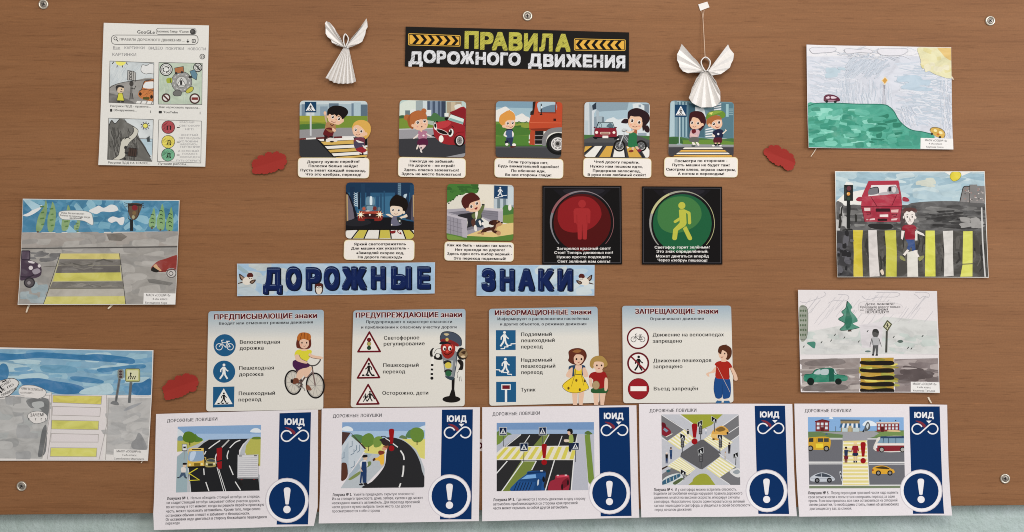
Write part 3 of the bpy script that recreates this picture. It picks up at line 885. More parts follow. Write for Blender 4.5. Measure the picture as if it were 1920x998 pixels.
A.l('#8d8a93', 16, '716,384 717,418'); A.l('#a7a6ae', 5, '708,420 706,548'); A.l('#a7a6ae', 5, '720,420 726,548'); A.p('#d3c4a4', '690,346 722,312 750,344 720,384'); A.p('#c2934a', '699,346 722,322 742,344 720,374')
A.s_('#c3a050w', '1105,770 1120,748 1165,746 1210,765 1232,800 1222,832 1185,832 1140,812'); A.ls('#6e5f3d', 5, '1105,770 1120,748 1165,746 1210,765 1232,800 1222,832', False)
A.e('#d6cd9c', 1150, 772, 15, 11, 20); A.e('#d6cd9c', 1195, 790, 17, 12, 30); A.e('#bb6f35', 1172, 805, 12, 9); A.e('#3a352e', 1120, 800, 10); A.e('#3a352e', 1188, 828, 11, 9)
A.setclip()
name_label(A, '1024,834 1298,842 1298,934 1020,928', (('МАОУ «СОШ№10»', 1060, 862, 1248, 868, 17), ('4 «А» класс', 1092, 890, 1205, 894, 15), ('Круглова Олеся', 1070, 918, 1214, 922, 15)), 0)
A.finish()

# ---- red car and walking boy
A = Sheet('drawing', 'painting of a boy in a red shirt crossing before a big red car', 'drawing', (1562, 320, 1854, 522),
          'drawings pinned to the board', 1.6, dict(l=4.0, b=1.5, t=.5, r=2, w=.3, ripple=.4, ph=4))
A.crop(1555, 310, 4.5355)
A.panel('paper', P('42,52 700,52 1316,52 1334,500 1348,956 700,952 62,952 52,500'), '#cfcdc8')
A.part('painting')
A.setclip('48,58 1312,56 1344,950 64,948')
A.p('#9fb4bdw', '46,60 1316,60 1336,345 50,330')
patches(A, ['#93adb9w', '#b0c0c4w', '#a3b7bew', '#8ba6b3w'], 60, 80, 1300, 300, 70, 51, 110, 26, (-12, 12)); patches(A, ['#b9bdb2w'], 720, 130, 860, 210, 5, 52, 60, 24)
A.p('#d0cfca', '980,60 1200,60 1130,90 1080,75 1030,90'); A.p('#d0cfca', '60,300 130,240 330,200 300,330 60,330')
A.s_('#c9b93ew', '1026,105 1035,66 1070,54 1110,62 1118,92 1095,124 1055,136'); A.ls('#8a8a45', 4, '1026,105 1035,66 1070,54 1110,62 1118,92 1095,124 1055,136', True)
A.s_('#5b5a5aw', '50,325 100,318 130,345 200,335 280,340 620,345 700,322 850,308 1050,305 1200,318 1340,345 1350,560 50,556')
patches(A, ['#474646w', '#6c6b6aw', '#535252w', '#7a7977w'], 60, 350, 1330, 540, 90, 53, 90, 16, (-6, 6)); patches(A, ['#343333w', '#3e3d3dw'], 860, 380, 1260, 540, 28, 54, 100, 10, (-4, 6))
patches(A, ['#a3a2a0w'], 60, 380, 140, 520, 6, 55, 20, 50); patches(A, ['#33322f'], 80, 370, 230, 520, 8, 56, 10, 36); patches(A, ['#8f8d8bw'], 1150, 460, 1300, 540, 10, 57, 60, 18)
A.p('#7d7a79w', '1112,310 1140,182 1190,182 1196,165 1255,165 1255,178 1316,176 1326,325 1200,318'); A.ls('#2f2c2c', 7, '1110,308 1125,240 1142,184 1190,180'); A.l('#4b4846', 5, '1192,166 1190,318')
R = random.Random(5)
for k in range(26): A.e(R.choice(['#b9b1ad', '#9a8f8c', '#5c5655', '#a27f78']), R.uniform(1150, 1310), R.uniform(195, 310), 6, 5)
# crossing
A.p('#4a4844w', '54,556 1336,556 1346,952 62,950')
strokes(A, ['#3a3836', '#5c5954', '#686560'], 14, 70, 570, 1320, 800, 90, 58, 4, 130)
for c, q in (('#bfae3bw', '200,552 285,552 276,660 282,948 200,948 206,750'), ('#c4bfbcw', '330,552 402,552 412,760 425,944 340,948 334,740'), ('#b9b64cw', '470,556 565,552 572,750 568,948 476,948 482,720'), ('#c6c3bcw', '660,740 748,720 752,948 660,948'),
             ('#c2c253w', '818,556 896,556 900,700 900,946 810,946 816,700'), ('#c2bfbaw', '966,560 1052,556 1050,760 1054,940 972,946 978,750'), ('#c3c45fw', '1138,562 1216,560 1216,740 1212,946 1110,948 1130,850 1134,700')): A.p(c, q)
A.p('#c6c3bc', '724,560 748,558 748,640 726,640'); A.p('#5d5a55', '1128,838 1214,834 1214,842 1128,846'); A.s_('#c9b9a8', '430,900 450,886 462,920 446,934')
A.p('#3b3a3cw', '58,558 198,556 202,948 64,946'); patches(A, ['#55545aw', '#2a292b', '#66656b'], 70, 580, 190, 930, 22, 59, 22, 26)
A.l('#b9b8b6', 12, '1292,360 1300,640 1318,948')
# traffic light
A.r('#272b2a', 122, 168, 200, 304); A.r('#3b4440', 130, 190, 142, 290); A.p('#cfcfcb', '126,168 140,140 196,150 200,168'); A.e('#6e3a44', 164, 198, 20); A.e('#c98a3e', 160, 244, 15); A.e('#d8c79a', 154, 240, 5); A.e('#31473a', 162, 284, 16)
A.p('#252625', '146,304 174,304 176,540 144,540'); A.p('#252625', '110,548 190,540 200,552 106,556')
# red car
A.p('#9c2f40w', '332,134 586,130 612,260 618,352 600,482 300,480 268,352 276,260'); A.p('#cfc9c9', '356,168 566,166 590,240 330,264'); A.p('#b23a4c', '332,134 586,130 596,166 356,170 330,264 276,270')
A.s_('#77767c', '345,198 410,188 416,240 332,250'); A.ls('#33313a', 7, '345,198 410,188 416,240'); A.s_('#8b8a8e', '500,190 560,176 588,236 500,240'); A.r('#2b2a2f', 502, 182, 524, 224, 8); A.e('#bdb9b8', 548, 208, 18, 26); A.s_('#a5a3a6', '420,238 495,226 500,250 430,254')
A.s_('#9c2f40w', '226,290 245,272 276,272 272,306 236,304'); A.s_('#9c2f40w', '624,272 660,276 680,298 666,310 624,304'); A.p('#a83446w', '280,268 590,246 620,350 268,352')
for q in ('268,352 618,352', '350,266 404,348', '570,256 530,346', '300,480 276,360', '600,482 616,356'): A.l('#6b1d2b', 5, q)
A.r('#3b1a21', 394, 368, 516, 396, 6); A.p('#c9b3b0', '294,362 348,362 348,388 298,390'); A.p('#c9a3a0', '524,380 588,376 584,402 526,402'); A.p('#d4c7c5', '428,420 500,418 500,440 428,440'); A.r('#33171d', 410, 454, 492, 474, 8)
A.p('#cbb0b0', '345,456 386,450 388,466 340,468'); A.p('#cbb0b0', '526,456 580,450 570,468 526,470'); A.l('#3b1a21', 4, '310,405 352,404 350,416 318,418'); A.l('#3b1a21', 4, '530,420 572,416 566,434 540,440'); A.p('#b39593', '312,458 332,456 330,468 314,468')
A.s_('#2e2d2d', '345,500 520,500 528,540 440,548 345,530')
# boy
A.s_('#4b3f3fw', '612,560 605,470 620,380 660,365 650,430 640,500 640,560')
A.s_('#d0c9c4', '634,430 645,395 690,380 725,400 728,450 712,490 682,510 652,480'); A.e('#d0c9c4', 632, 442, 8, 12); A.e('#d0c9c4', 732, 446, 8, 12)
A.s_('#5a3b38w', '620,398 640,368 690,360 735,370 745,395 728,405 700,388 680,398 655,392 640,410'); A.ls('#4a3b36', 3, '634,430 652,480 682,510 712,490 728,450')
for x in (662, 704): A.e('#2e2626', x, 440, 6, 7); A.l('#2e2626', 4, [(x - 12, 424), (x + 8, 420)])
A.ls('#5a4a44', 3, '684,444 680,462 692,462'); A.ls('#6e3d3a', 4, '672,478 686,472 696,480')
A.s_('#8f2030w', '624,520 660,506 720,510 742,540 728,556 722,634 646,632 642,556 620,552'); A.p('#d0c9c4', '612,556 640,560 628,610 622,634 608,624'); A.p('#d0c9c4', '738,552 800,582 812,604 770,590 736,572')
A.p('#27447aw', '648,632 722,632 732,720 706,732 694,690 680,722 660,712 668,670'); A.p('#d0c9c4', '660,716 678,724 640,772 622,762'); A.p('#d0c9c4', '712,728 732,722 766,776 748,786')
A.s_('#9a9a62', '598,770 622,776 644,804 636,814 600,796'); A.s_('#9a9a62', '756,786 800,768 800,790 766,816'); A.l('#2e2a26', 8, '622,764 640,776')
A.setclip()
A.finish()

# ---- grey rainy drawing with fir tree
A = Sheet('drawing', 'pale drawing of a fir tree, a green car and a black striped crossing', 'drawing', (1494, 542, 1762, 740),
          'drawings pinned to the board', 1.6, dict(l=2.0, b=2.0, t=2, r=4, w=.3, ripple=.5, ph=5))
A.crop(1485, 535, 4.4345)
A.panel('paper', P('46,38 700,42 1196,48 1212,460 1216,892 700,890 70,888 60,460'), '#cfcacb')
A.part('painting')
A.setclip('50,42 1192,52 1214,888 72,884')
A.p('#bfc0bew', '60,400 380,340 600,350 760,260 1205,300 1212,570 70,580')
patches(A, ['#b4b9b6w', '#c3c3c1w', '#bbbcbbw', '#b4bcb8w'], 80, 400, 1190, 560, 50, 61, 80, 26); A.p('#c3bfc2w', '560,330 760,300 740,520 580,520')
strokes(A, ['#b1aeb2', '#bdbabd'], 5, 150, 60, 1180, 240, 40, 62, -95, 125, 0)
for q in ('60,130 100,145 180,122 250,100 280,75 262,55', '300,150 350,128 440,130 470,105 450,80 380,78', '580,90 600,110 640,118 720,98 850,98 895,78 860,60 700,60', '1010,72 1040,92 1060,110 1090,92 1130,100 1130,68 1080,58 1020,62'): A.ls('#aaa7ac', 4, q)
A.s_('#8b9084w', '58,190 120,182 132,290 118,440 66,448'); A.ls('#6c6e66', 4, '58,182 120,182 132,290 118,440 66,448')
for i in range(3):
    for j in range(6): A.e('#5f7058', 72 + i * 20 - j % 2 * 3, 212 + j * 40, 7, 10)
A.s_('#4f8a76w', '456,132 500,180 488,210 530,262 545,300 505,320 560,352 480,370 396,372 440,320 385,282 430,250 412,220 445,190')
A.s_('#2f6d58w', '456,170 480,230 500,290 480,350 450,360 440,300 450,230'); A.ls('#2b5a4b', 5, '456,132 445,190 412,220 430,250 385,282 440,320 396,372 480,370 560,352'); A.p('#4a3d34', '466,372 490,370 496,384 462,386')
A.l('#3d4a44', 7, '462,132 452,160')
A.s_('#4f8f7c', '122,478 190,470 188,522 170,520 150,505'); A.s_('#5f6f69', '880,460 910,455 925,470 900,480 878,472'); A.e('#667a77', 630, 550, 24, 8)
for x, y in ((90, 510), (238, 474), (318, 460), (428, 435), (622, 382), (548, 468), (840, 430), (958, 520), (986, 526), (1076, 422), (350, 412)): A.l('#3f4440', 7, [(x, y + 8), (x + 12, y - 8)])
A.p('#cfcacb', '70,575 1212,570 1214,610 850,605 565,600 72,612'); A.l('#b3afb1', 3, '75,580 560,572'); A.l('#b3afb1', 3, '860,572 1205,574')
A.p('#8f8683w', '78,615 565,605 560,720 556,885 80,880'); patches(A, ['#7c7371w', '#a49c98w', '#8a807dw', '#b0a8a4w'], 100, 630, 540, 870, 34, 63, 90, 20)
A.s_('#766d6bw', '110,640 240,615 400,610 440,650 300,670 130,668'); A.s_('#6f6765w', '110,840 260,815 440,830 430,870 120,880')
A.p('#857a79w', '850,615 1212,605 1214,885 855,885'); patches(A, ['#6f6564w', '#9c9290w', '#7b7070w'], 870, 640, 1200, 820, 36, 64, 90, 22); patches(A, ['#5c5252w'], 910, 680, 1180, 770, 10, 65, 90, 24); A.s_('#a39a98', '900,690 950,684 1040,690 960,700')
A.p('#b28f35w', '572,605 845,602 845,885 566,886'); patches(A, ['#c6b95aw', '#8f8434w', '#bd9a45w', '#a3a047w'], 585, 615, 830, 860, 26, 66, 60, 14)
for y, c in ((648, 0), (710, 4), (770, 8), (824, 2), (876, 6)): A.s_('#211b16', [(572, y - 18), (640, y - 16 + c), (760, y - 20), (838, y - 16), (842, y + 14), (740, y + 18), (640, y + 16), (570, y + 8)])
A.s_('#2f7d66w', '104,742 165,735 200,700 260,690 330,690 360,735 440,750 462,768 450,792 380,800 120,804'); A.s_('#a5b2b4', '178,735 210,705 235,702 232,740'); A.s_('#a5b2b4', '244,702 300,698 296,742 240,742'); A.s_('#a5b2b4', '338,694 356,700 372,738 350,740'); A.p('#20604f', '304,694 346,694 350,800 306,800')
A.e('#16211e', 153, 800, 30, 32); A.e('#16211e', 384, 800, 28, 26); A.ls('#23614f', 5, '104,742 165,735 200,700 330,690 360,735 440,750')
# waiting child and sign
A.e('#5b5a59', 694, 400, 28, 36); A.s_('#3c3b3a', '668,395 675,368 705,364 722,385 718,402 690,388'); A.s_('#a3a3a5', '662,440 690,430 722,440 732,480 718,500 674,500 658,480'); A.ls('#4a4a4b', 5, '664,442 650,490 648,512'); A.ls('#4a4a4b', 5, '722,442 738,490 742,510')
A.p('#5f5f60', '672,500 718,498 712,572 698,572 694,520 682,572 668,572'); A.p('#3b3b3b', '664,572 684,572 678,588 662,584'); A.p('#3b3b3b', '696,572 714,572 712,588 692,586'); A.ls('#3f3f3f', 4, '662,440 674,500 672,570')
A.p('#4e4f49', '780,380 797,380 792,560 774,560'); A.p('#5f6147', '756,344 792,288 834,324 796,384'); A.p('#bdbb9a', '770,344 794,304 820,326 794,368'); walker(A, '#34342e', 794, 360, 46)
A.s_('#cbc6c7', '560,150 640,132 800,140 900,160 925,190 900,235 780,240 600,238 552,205'); A.ls('#b7b3b5', 3, '552,205 560,150 640,132 800,140 900,160 925,190')
A.setclip()
A.part('lettering')
A.t('#2f2c2e', 'Дети, помните!', 606, 166, 848, 164, 20, .025, .25); A.t('#2f2c2e', 'Проходите дорогу только', 566, 190, 900, 188, 18, .025)
A.t('#2f2c2e', 'по', 566, 212, 600, 212, 12, .02); A.t('#2f2c2e', 'ПЕШЕХОДНОМУ', 612, 210, 800, 210, 16, .03); A.t('#2f2c2e', 'ПЕРЕХОДУ!!!', 612, 234, 804, 232, 21, .03)
name_label(A, '986,802 1216,804 1218,892 984,888', (('МАОУ «СОШ№10»', 1002, 828, 1192, 830, 19), ('4 «А» класс', 1036, 854, 1148, 856, 16), ('Ульянова Татьяна', 1000, 882, 1180, 884, 16)), 0)
A.finish()
# ================================================================== title strip, banners, rhyme cards
# ---- black title strip
A = Sheet('title_strip', 'black strip with yellow and white chalk title between two chevron arrows', 'title strip', (758, 49, 1181, 136), None, 1.2, dict(l=.8, r=1.2, w=.2, ripple=.15))
A.crop(740, 30, 4.174)
A.panel('paper', P('86,84 960,104 1834,130 1832,436 960,412 80,394'), '#1d1b1a')
for q, d in (('106,136 516,152 514,240 106,230', 1), ('1404,176 1808,186 1806,274 1404,270', -1)):
    A.part('chevron_arrow')
    f = qmap(q); u = lambda x, y: f(x if d > 0 else 1 - x, y)
    A.p('#cfa548', rounded(q, 12))
    A.p('#1a1714', rounded([f(.012, .055), f(.988, .055), f(.988, .945), f(.012, .945)], 10))
    A.p('#cf9f41', rounded([f(.025, .12), f(.975, .12), f(.975, .88), f(.025, .88)], 7))
    for k in range(6):
        x = .075 + k * .15; w = .068; t = .07
        A.p('#16120f', [u(x, .12), u(x + w, .12), u(x + w + t, .5), u(x + w, .88), u(x, .88), u(x + t, .5)])
A.part('title_lettering')
for ch, x0, x1, yb, h in (('П', 546, 656, 248, 122), ('Р', 668, 772, 256, 122), ('А', 760, 884, 260, 126), ('В', 892, 1000, 262, 126), ('И', 1010, 1118, 266, 122), ('Л', 1130, 1236, 268, 122), ('А', 1258, 1376, 270, 122)):
    A.t('#b9b44ec', ch, x0, yb, x1, yb + 2, h, .055)
xs = [(108, 220, 372, 'Д'), (224, 322, 362, 'О'), (328, 402, 366, 'Р'), (410, 510, 372, 'О'), (512, 622, 370, 'Ж'), (632, 714, 376, 'Н'), (722, 818, 378, 'О'), (826, 886, 380, 'Г'), (890, 986, 382, 'О'),
      (1044, 1152, 388, 'Д'), (1162, 1244, 392, 'В'), (1252, 1332, 394, 'И'), (1340, 1464, 394, 'Ж'), (1472, 1546, 396, 'Е'), (1556, 1632, 398, 'Н'), (1644, 1724, 400, 'И'), (1730, 1804, 404, 'Я')]
for x0, x1, yb, ch in xs: A.t('#c9cacec', ch, x0, yb, x1, yb + 1, 88, .055)
A.finish()

# ---- blue banners
def bird(A, x, y, k, fl=1, sit=False):
    m = lambda s: [(x + fl * a * k, y + b * k) for a, b in P(s)]
    if sit:
        A.s_('#3a2622', m('-36,-40 0,-52 36,-40 36,20 24,44 0,52 -24,44 -36,20')); A.s_('#c9c0b4', m('-26,-6 0,-14 26,-6 26,20 14,44 0,50 -14,44 -26,20'))
        A.s_('#5a2620', m('-32,-36 0,-52 32,-36 20,-22 0,-18 -20,-22')); A.e('#d2cdc6', x - 12 * k, y - 12 * k, 11 * k); A.e('#d2cdc6', x + 12 * k, y - 12 * k, 11 * k); A.e('#1c1614', x - 10 * k, y - 12 * k, 5 * k); A.e('#1c1614', x + 10 * k, y - 12 * k, 5 * k)
        A.p('#7a5a2c', m('-5,-8 5,-8 0,2')); return
    A.p('#4a3630', m('-40,22 -82,36 -82,44 -36,34')); A.s_('#3b2924', m('-16,-8 -66,-48 -70,-30 -62,0 -30,20')); A.s_('#a38a78', m('-22,-4 -58,-34 -54,-10 -34,8'))
    A.s_('#cfc8bd', m('-40,10 -10,-20 40,-20 50,10 30,44 -10,52 -36,38')); A.s_('#5a2620', m('-2,-26 10,-52 40,-56 56,-34 48,-18 20,-12')); A.s_('#cfc8bd', m('20,-16 48,-16 50,4 28,8'))
    A.e('#1c1614', x + fl * 24 * k, y - 6 * k, 5 * k); A.e('#1c1614', x + fl * 42 * k, y - 6 * k, 4.5 * k); A.s_('#4a342c', m('22,30 40,10 78,4 70,26 46,44')); A.s_('#9a806c', m('34,28 50,16 64,14 48,34'))
def fat(A, ch, x0, x1, yb, h, d):
    A.t('#0b1426', ch, x0 + d * .8, yb + d * .5, x1 + d * .8, yb + d * .5, h, .075)
    A.t('#0f2050', ch, x0, yb, x1, yb, h, .075)
    A.t('#8fa3bd', ch, x0 + d * .2, yb - d * .42, x1 - d * .2, yb - d * .42, h * .955, .04)
    A.t('#13265c', ch, x0 + d * .2, yb - d * .2, x1 - d * .1, yb - d * .2, h * .95, .048)
A = Sheet('banner', 'long pale blue banner with two little birds and big navy letters', 'banner', (443, 491, 819, 557), 'blue heading banners', 1.0, dict(l=1.5, r=1.5, b=1.0, w=.25, ripple=.2))
A.crop(430, 485, 4.8)
A.panel('paper', P('70,46 960,44 1852,34 1848,314 960,328 72,338'), '#aebccb')
A.part('sky_print')
A.p('#96b0c6w', '76,50 1848,38 1844,310 76,334'); A.setclip('76,50 1848,38 1844,310 76,334')
patches(A, ['#8fabc5w', '#a3b6c6w'], 400, 60, 1800, 320, 16, 71, 120, 46, (-25, 25)); patches(A, ['#a8b5bcw', '#b0b9bbw'], 80, 60, 560, 300, 12, 72, 110, 50, (-25, 25))
A.p('#8ea5ae', '76,50 160,110 190,140 130,130 76,92'); A.setclip()
A.part('bird'); bird(A, 160, 185, 1.0); A.part('bird'); bird(A, 806, 272, 1.0, sit=True)
A.part('lettering')
for ch, x0, x1, yb, h in (('Д', 302, 472, 268, 172), ('О', 505, 645, 268, 178), ('Р', 686, 822, 270, 176), ('О', 848, 988, 266, 178), ('Ж', 1010, 1232, 264, 176), ('Н', 1272, 1402, 262, 176), ('Ы', 1454, 1636, 262, 176), ('Е', 1690, 1806, 258, 172)):
    fat(A, ch, x0, x1, yb, h, 14)
A.finish()
A = Sheet('banner', 'short pale blue banner with one flying bird after its big navy letters', 'banner', (892, 494, 1116, 556), 'blue heading banners', 1.0, dict(l=1.2, r=1.2, w=.25, ripple=.2, ph=1))
A.crop(880, 490, 7.68)
A.panel('paper', P('108,54 1804,54 1800,496 104,498'), '#aebccb')
A.part('sky_print')
A.p('#98b2c8w', '116,62 1796,62 1792,488 112,490'); A.setclip('116,62 1796,62 1792,488 112,490')
patches(A, ['#a9bbc6w', '#b5c0c4w'], 900, 80, 1780, 470, 14, 73, 160, 60, (-35, 0)); patches(A, ['#8fabc5w'], 120, 300, 1200, 480, 8, 74, 160, 50); A.setclip()
A.part('bird'); bird(A, 1660, 268, 1.55, -1)
A.part('lettering')
for ch, x0, x1, yb, h in (('З', 172, 372, 404, 276), ('Н', 436, 646, 402, 270), ('А', 702, 936, 402, 272), ('К', 990, 1212, 402, 272), ('И', 1266, 1484, 402, 272)): fat(A, ch, x0, x1, yb, h, 22)
A.finish()

# ---- rhyme cards
SK = '#d3ad92'
def card(label, ox, oy, k, pic, cap, lines, rad=50, plate='#d9d3cd'):
    f = lambda p: (ox + p[0] / k, oy + p[1] / k)
    a = [f(p) for p in P(pic) + P(cap)]
    S = Sheet('rhyme_card', label, 'card', (min(p[0] for p in a), min(p[1] for p in a), max(p[0] for p in a), max(p[1] for p in a)), 'illustrated rhyme cards', 2.4)
    S.crop(ox, oy, k)
    S.panel('caption_plate', rounded(cap, rad), '#d9cda6', 1.5)
    q = P(pic)
    S.panel('picture_panel', rounded(pic, rad), '#cfcdc6', 1.5, 0.12)
    S.picq = pic; S.rad = rad
    S.part('caption_lettering')
    c = P(cap); cx = sum(p[0] for p in c) / 4; cy = sum(p[1] for p in c) / 4
    S.p(plate, rounded([(cx + (p[0] - cx) * .985, cy + (p[1] - cy) * .95 + 2) for p in c], rad - 4))
    for t, x0, y0, x1, y1 in lines: S.t('#241a1b', t, x0, y0, x1, y1, 28, .042)
    S.part('picture_print')
    S.setclip(rounded(pic, rad))
    return S

A = card('rhyme card with a boy in shorts waving on a crossing to a blond child', 540, 180, 6.047, '134,54 902,58 900,705 130,695', '112,700 924,700 920,936 112,926',
         (('Дорогу нужно перейти?', 216, 762, 812, 758), ('Полоски белые найди!', 234, 808, 790, 810), ('Пусть знает каждый пешеход,', 142, 856, 882, 862), ('Что это «зебра», переход!', 200, 902, 830, 908)))
A.p('#b5bfc2', '120,50 910,50 910,240 120,240'); A.p('#97a8b1', '120,100 910,90 910,240 120,240')
for c, x0, y0, x1 in (('#74889a', 155, 95, 200), ('#8094a3', 365, 120, 450), ('#65798a', 465, 85, 575), ('#c0c9cb', 575, 130, 640), ('#6d8294', 720, 85, 825), ('#9db0b8', 745, 75, 830), ('#5f7485', 825, 100, 905), ('#b9c4c7', 210, 150, 300)): A.r(c, x0, y0, x1, 240)
A.p('#8a9a3a', '120,225 910,228 910,380 120,380'); A.s_('#a9ac3f', '120,232 260,228 420,236 420,300 250,290 120,285'); A.s_('#4f7a3c', '120,330 250,320 350,312 430,330 430,390 120,400'); A.p('#7f9a3c', '560,230 910,230 910,365 600,362')
A.p('#8b8a8c', '120,385 400,372 600,362 910,360 910,480 120,480'); A.p('#6e2a2a', '120,482 205,478 205,495 120,500'); A.p('#cfcdca', '205,478 318,472 318,492 205,496'); A.p('#6e2a2a', '318,472 415,466 420,490 318,492'); A.p('#6e2a2a', '520,462 615,458 615,478 520,484'); A.p('#cfcdca', '615,458 760,456 760,476 615,478')
A.p('#3a3b3e', '120,500 330,490 530,700 120,705'); A.p('#17171a', '320,490 910,470 910,705 520,705')
for c, y0, y1, x0, x1 in (('#d6d3cd', 486, 512, 335, 372), ('#c5a356', 516, 556, 372, 412), ('#d6d3cd', 566, 600, 418, 446), ('#c5a356', 608, 640, 455, 480), ('#d6d3cd', 648, 682, 495, 520), ('#c5a356', 690, 710, 540, 555)):
    A.p(c, [(x0, y0 + 5), (910, y0 - 22), (910, y1 - 20), (x1, y1 + 2)])
A.p('#17171a', '740,470 910,470 910,560 790,575')
A.r('#b4b7ba', 248, 186, 268, 458); A.e('#8c8b8d', 258, 460, 30, 8)
crossing_sign(A, '192,68 322,68 322,188 192,188')
# boy
A.s_('#b9a08a', '408,190 420,178 434,190 440,260 452,310 470,330 440,320 420,260'); A.e(SK, 420, 195, 16, 20)
A.s_('#b3835a', '440,300 500,310 540,330 536,400 500,420 420,400'); A.s_('#6b1e22', '425,375 480,360 520,400 500,470 470,480 400,440'); A.s_('#a06a48', '430,380 480,385 515,405 480,415'); A.s_(SK, '505,360 545,390 530,408 505,395')
A.p('#3b1a1c', '410,440 450,455 450,490 415,486'); A.p('#241416', '470,455 515,460 500,490 470,486'); A.s_('#d0c9c2', '432,500 470,476 515,480 560,500 548,520 490,515 440,525'); A.e('#241416', 420, 498, 12, 16); A.e('#241416', 498, 520, 24, 9)
A.s_(SK, '452,250 465,200 520,170 600,190 632,250 620,300 570,328 500,310 462,290'); A.e(SK, 456, 232, 16, 22); A.e(SK, 618, 280, 16, 22)
A.s_('#1a1413', '445,215 455,150 520,112 610,118 668,150 682,195 650,240 618,265 600,235 570,215 555,235 530,212 500,216 470,205 458,225')
eyes(A, 508, 240, 578, 262, 15); A.ls('#7a2f2a', 6, '490,285 515,300 545,296'); A.e('#c78f76', 548, 268, 9, 7); A.l('#1a1413', 6, '488,215 520,212'); A.l('#1a1413', 6, '568,232 600,244'); A.ls('#5a2a2a', 8, '480,320 500,338 520,322')
# blond child
A.setclip('120,50 940,50 940,705 120,705')
A.s_('#c79c4d', '735,400 740,320 790,280 860,276 920,310 942,380 920,450 880,490 860,470'); A.s_(SK, '732,400 745,350 790,330 850,370 880,420 868,455 810,466 755,452'); A.s_('#c79c4d', '735,360 770,320 820,330 880,390 900,440 920,400 900,320 830,278 760,300')
A.e(SK, 886, 432, 15, 18); eyes(A, 768, 385, 832, 402, 14); A.ls('#7a2f2a', 5, '770,435 795,445 815,436'); A.e('#c78f76', 795, 412, 8, 6)
A.s_('#7b3b4b', '750,490 800,470 862,475 872,520 860,580 770,600 745,540'); A.s_('#50485f', '750,520 860,530 850,600 770,605'); A.s_('#9e2a35', '770,600 850,580 890,620 850,645 790,630'); A.s_('#cfc9c4', '770,500 830,518 860,530 800,530'); A.s_('#c9c2be', '845,555 880,580 890,604 860,590')
A.s_('#2a1a1c', '815,650 850,645 856,668 815,672'); A.e('#cfc9c4', 830, 655, 10, 7)
A.setclip(); A.finish()

A = card('rhyme card with a red-haired girl running from a red car that has eyes', 730, 180, 6.05, '118,48 872,62 860,698 106,688', '100,692 868,708 866,932 98,918',
         (('Никогда не забывай:', 232, 754, 728, 758), ('На дороге - не играй!', 218, 800, 740, 808), ('Здесь опасно зазеваться!', 168, 852, 788, 858), ('Здесь не место баловаться!', 140, 898, 812, 906)), 46)
A.p('#a9bcb8', '100,40 880,40 880,240 100,260'); A.s_('#c3cbc2', '110,120 180,60 330,50 330,180 110,240'); A.r('#8e9a9c', 300, 55, 380, 170); A.r('#b9c3c6', 380, 58, 430, 170)
for k in range(7): A.r(('#4e5d74', '#7a8a9e')[k % 2], 430 + k * 30, 60, 460 + k * 30, 240)
A.r('#3b475c', 590, 60, 640, 250); A.r('#a3957e', 650, 65, 820, 240); A.r('#b8aa90', 700, 70, 750, 220); A.s_('#c9c9c2', '740,110 810,95 815,150 760,165'); A.r('#c9cdca', 240, 150, 300, 230); A.r('#c9cdca', 420, 160, 475, 230); A.r('#6c7a7e', 180, 165, 235, 240); A.r('#cdd0cd', 626, 195, 672, 235)
A.s_('#4e7a4a', '420,250 470,230 500,195 540,200 580,235 640,250 620,310 440,300'); A.s_('#3f6a44', '110,230 160,220 200,240 190,270 110,275')
A.p('#7e9a3c', '100,258 260,250 500,290 560,330 480,378 100,380'); A.p('#98a69a', '430,275 560,300 560,350 440,320'); A.p('#8e8d92', '100,378 560,360 560,470 100,490'); A.p('#b0aeb2', '100,374 500,362 500,374 100,386')
A.p('#3d3d42', '100,490 560,472 880,520 880,705 100,705'); A.p('#8a8a8f', '640,694 880,645 880,705 640,705')
# car
A.s_('#1b1517', '498,440 540,480 640,540 740,560 860,540 860,460'); A.s_('#a3262e', '500,340 520,300 640,280 690,215 740,165 870,145 870,520 740,555 610,540 520,470 500,400')
A.s_('#8f1f28', '690,200 740,165 870,145 870,250 850,250'); A.p('#c3cfc9', '700,208 850,262 838,326 662,272'); A.p('#7fa39f', '690,250 838,298 836,322 664,272'); A.l('#1e1618', 5, '700,208 850,262'); A.l('#7a1820', 6, '850,262 838,326 862,340')
A.s_('#b93a3f', '510,340 560,300 660,285 700,310 640,360 540,372'); A.s_('#1b1315', '530,380 580,382 640,410 660,438 600,432 555,410'); A.ls('#cdb9b5', 6, '534,378 580,380 645,408 662,440 600,434 555,412', True)
A.e('#15100f', 518, 330, 15, 40, -8); A.e('#d8d5d0', 522, 345, 18, 44, -8); A.e('#15100f', 522, 338, 13, 26, -8); A.e('#15100f', 700, 420, 32, 48, 10); A.e('#d8d5d0', 698, 418, 29, 46, 10); A.e('#15100f', 690, 414, 20, 34, 10); A.e('#d8d5d0', 684, 398, 7, 9)
A.l('#2a1216', 8, '705,340 730,360'); A.s_('#17100f', '625,260 650,240 676,250 650,280'); A.s_('#15110f', '525,292 545,285 550,300'); A.e('#ddd8d2', 588, 488, 27, 40, 0); A.l('#2a1216', 4, '862,260 868,520')
A.e('#15110f', 796, 512, 60, 66); A.ring('#c9c5c2', 9, 798, 508, 36, 48); A.e('#8a8785', 798, 508, 30, 42); 
for k in range(7): A.l('#4a4644', 4, [(798, 508), (798 + 28 * math.cos(k * .9), 508 + 40 * math.sin(k * .9))])
A.ls('#7a1820', 6, '735,540 736,470 770,420 850,410')
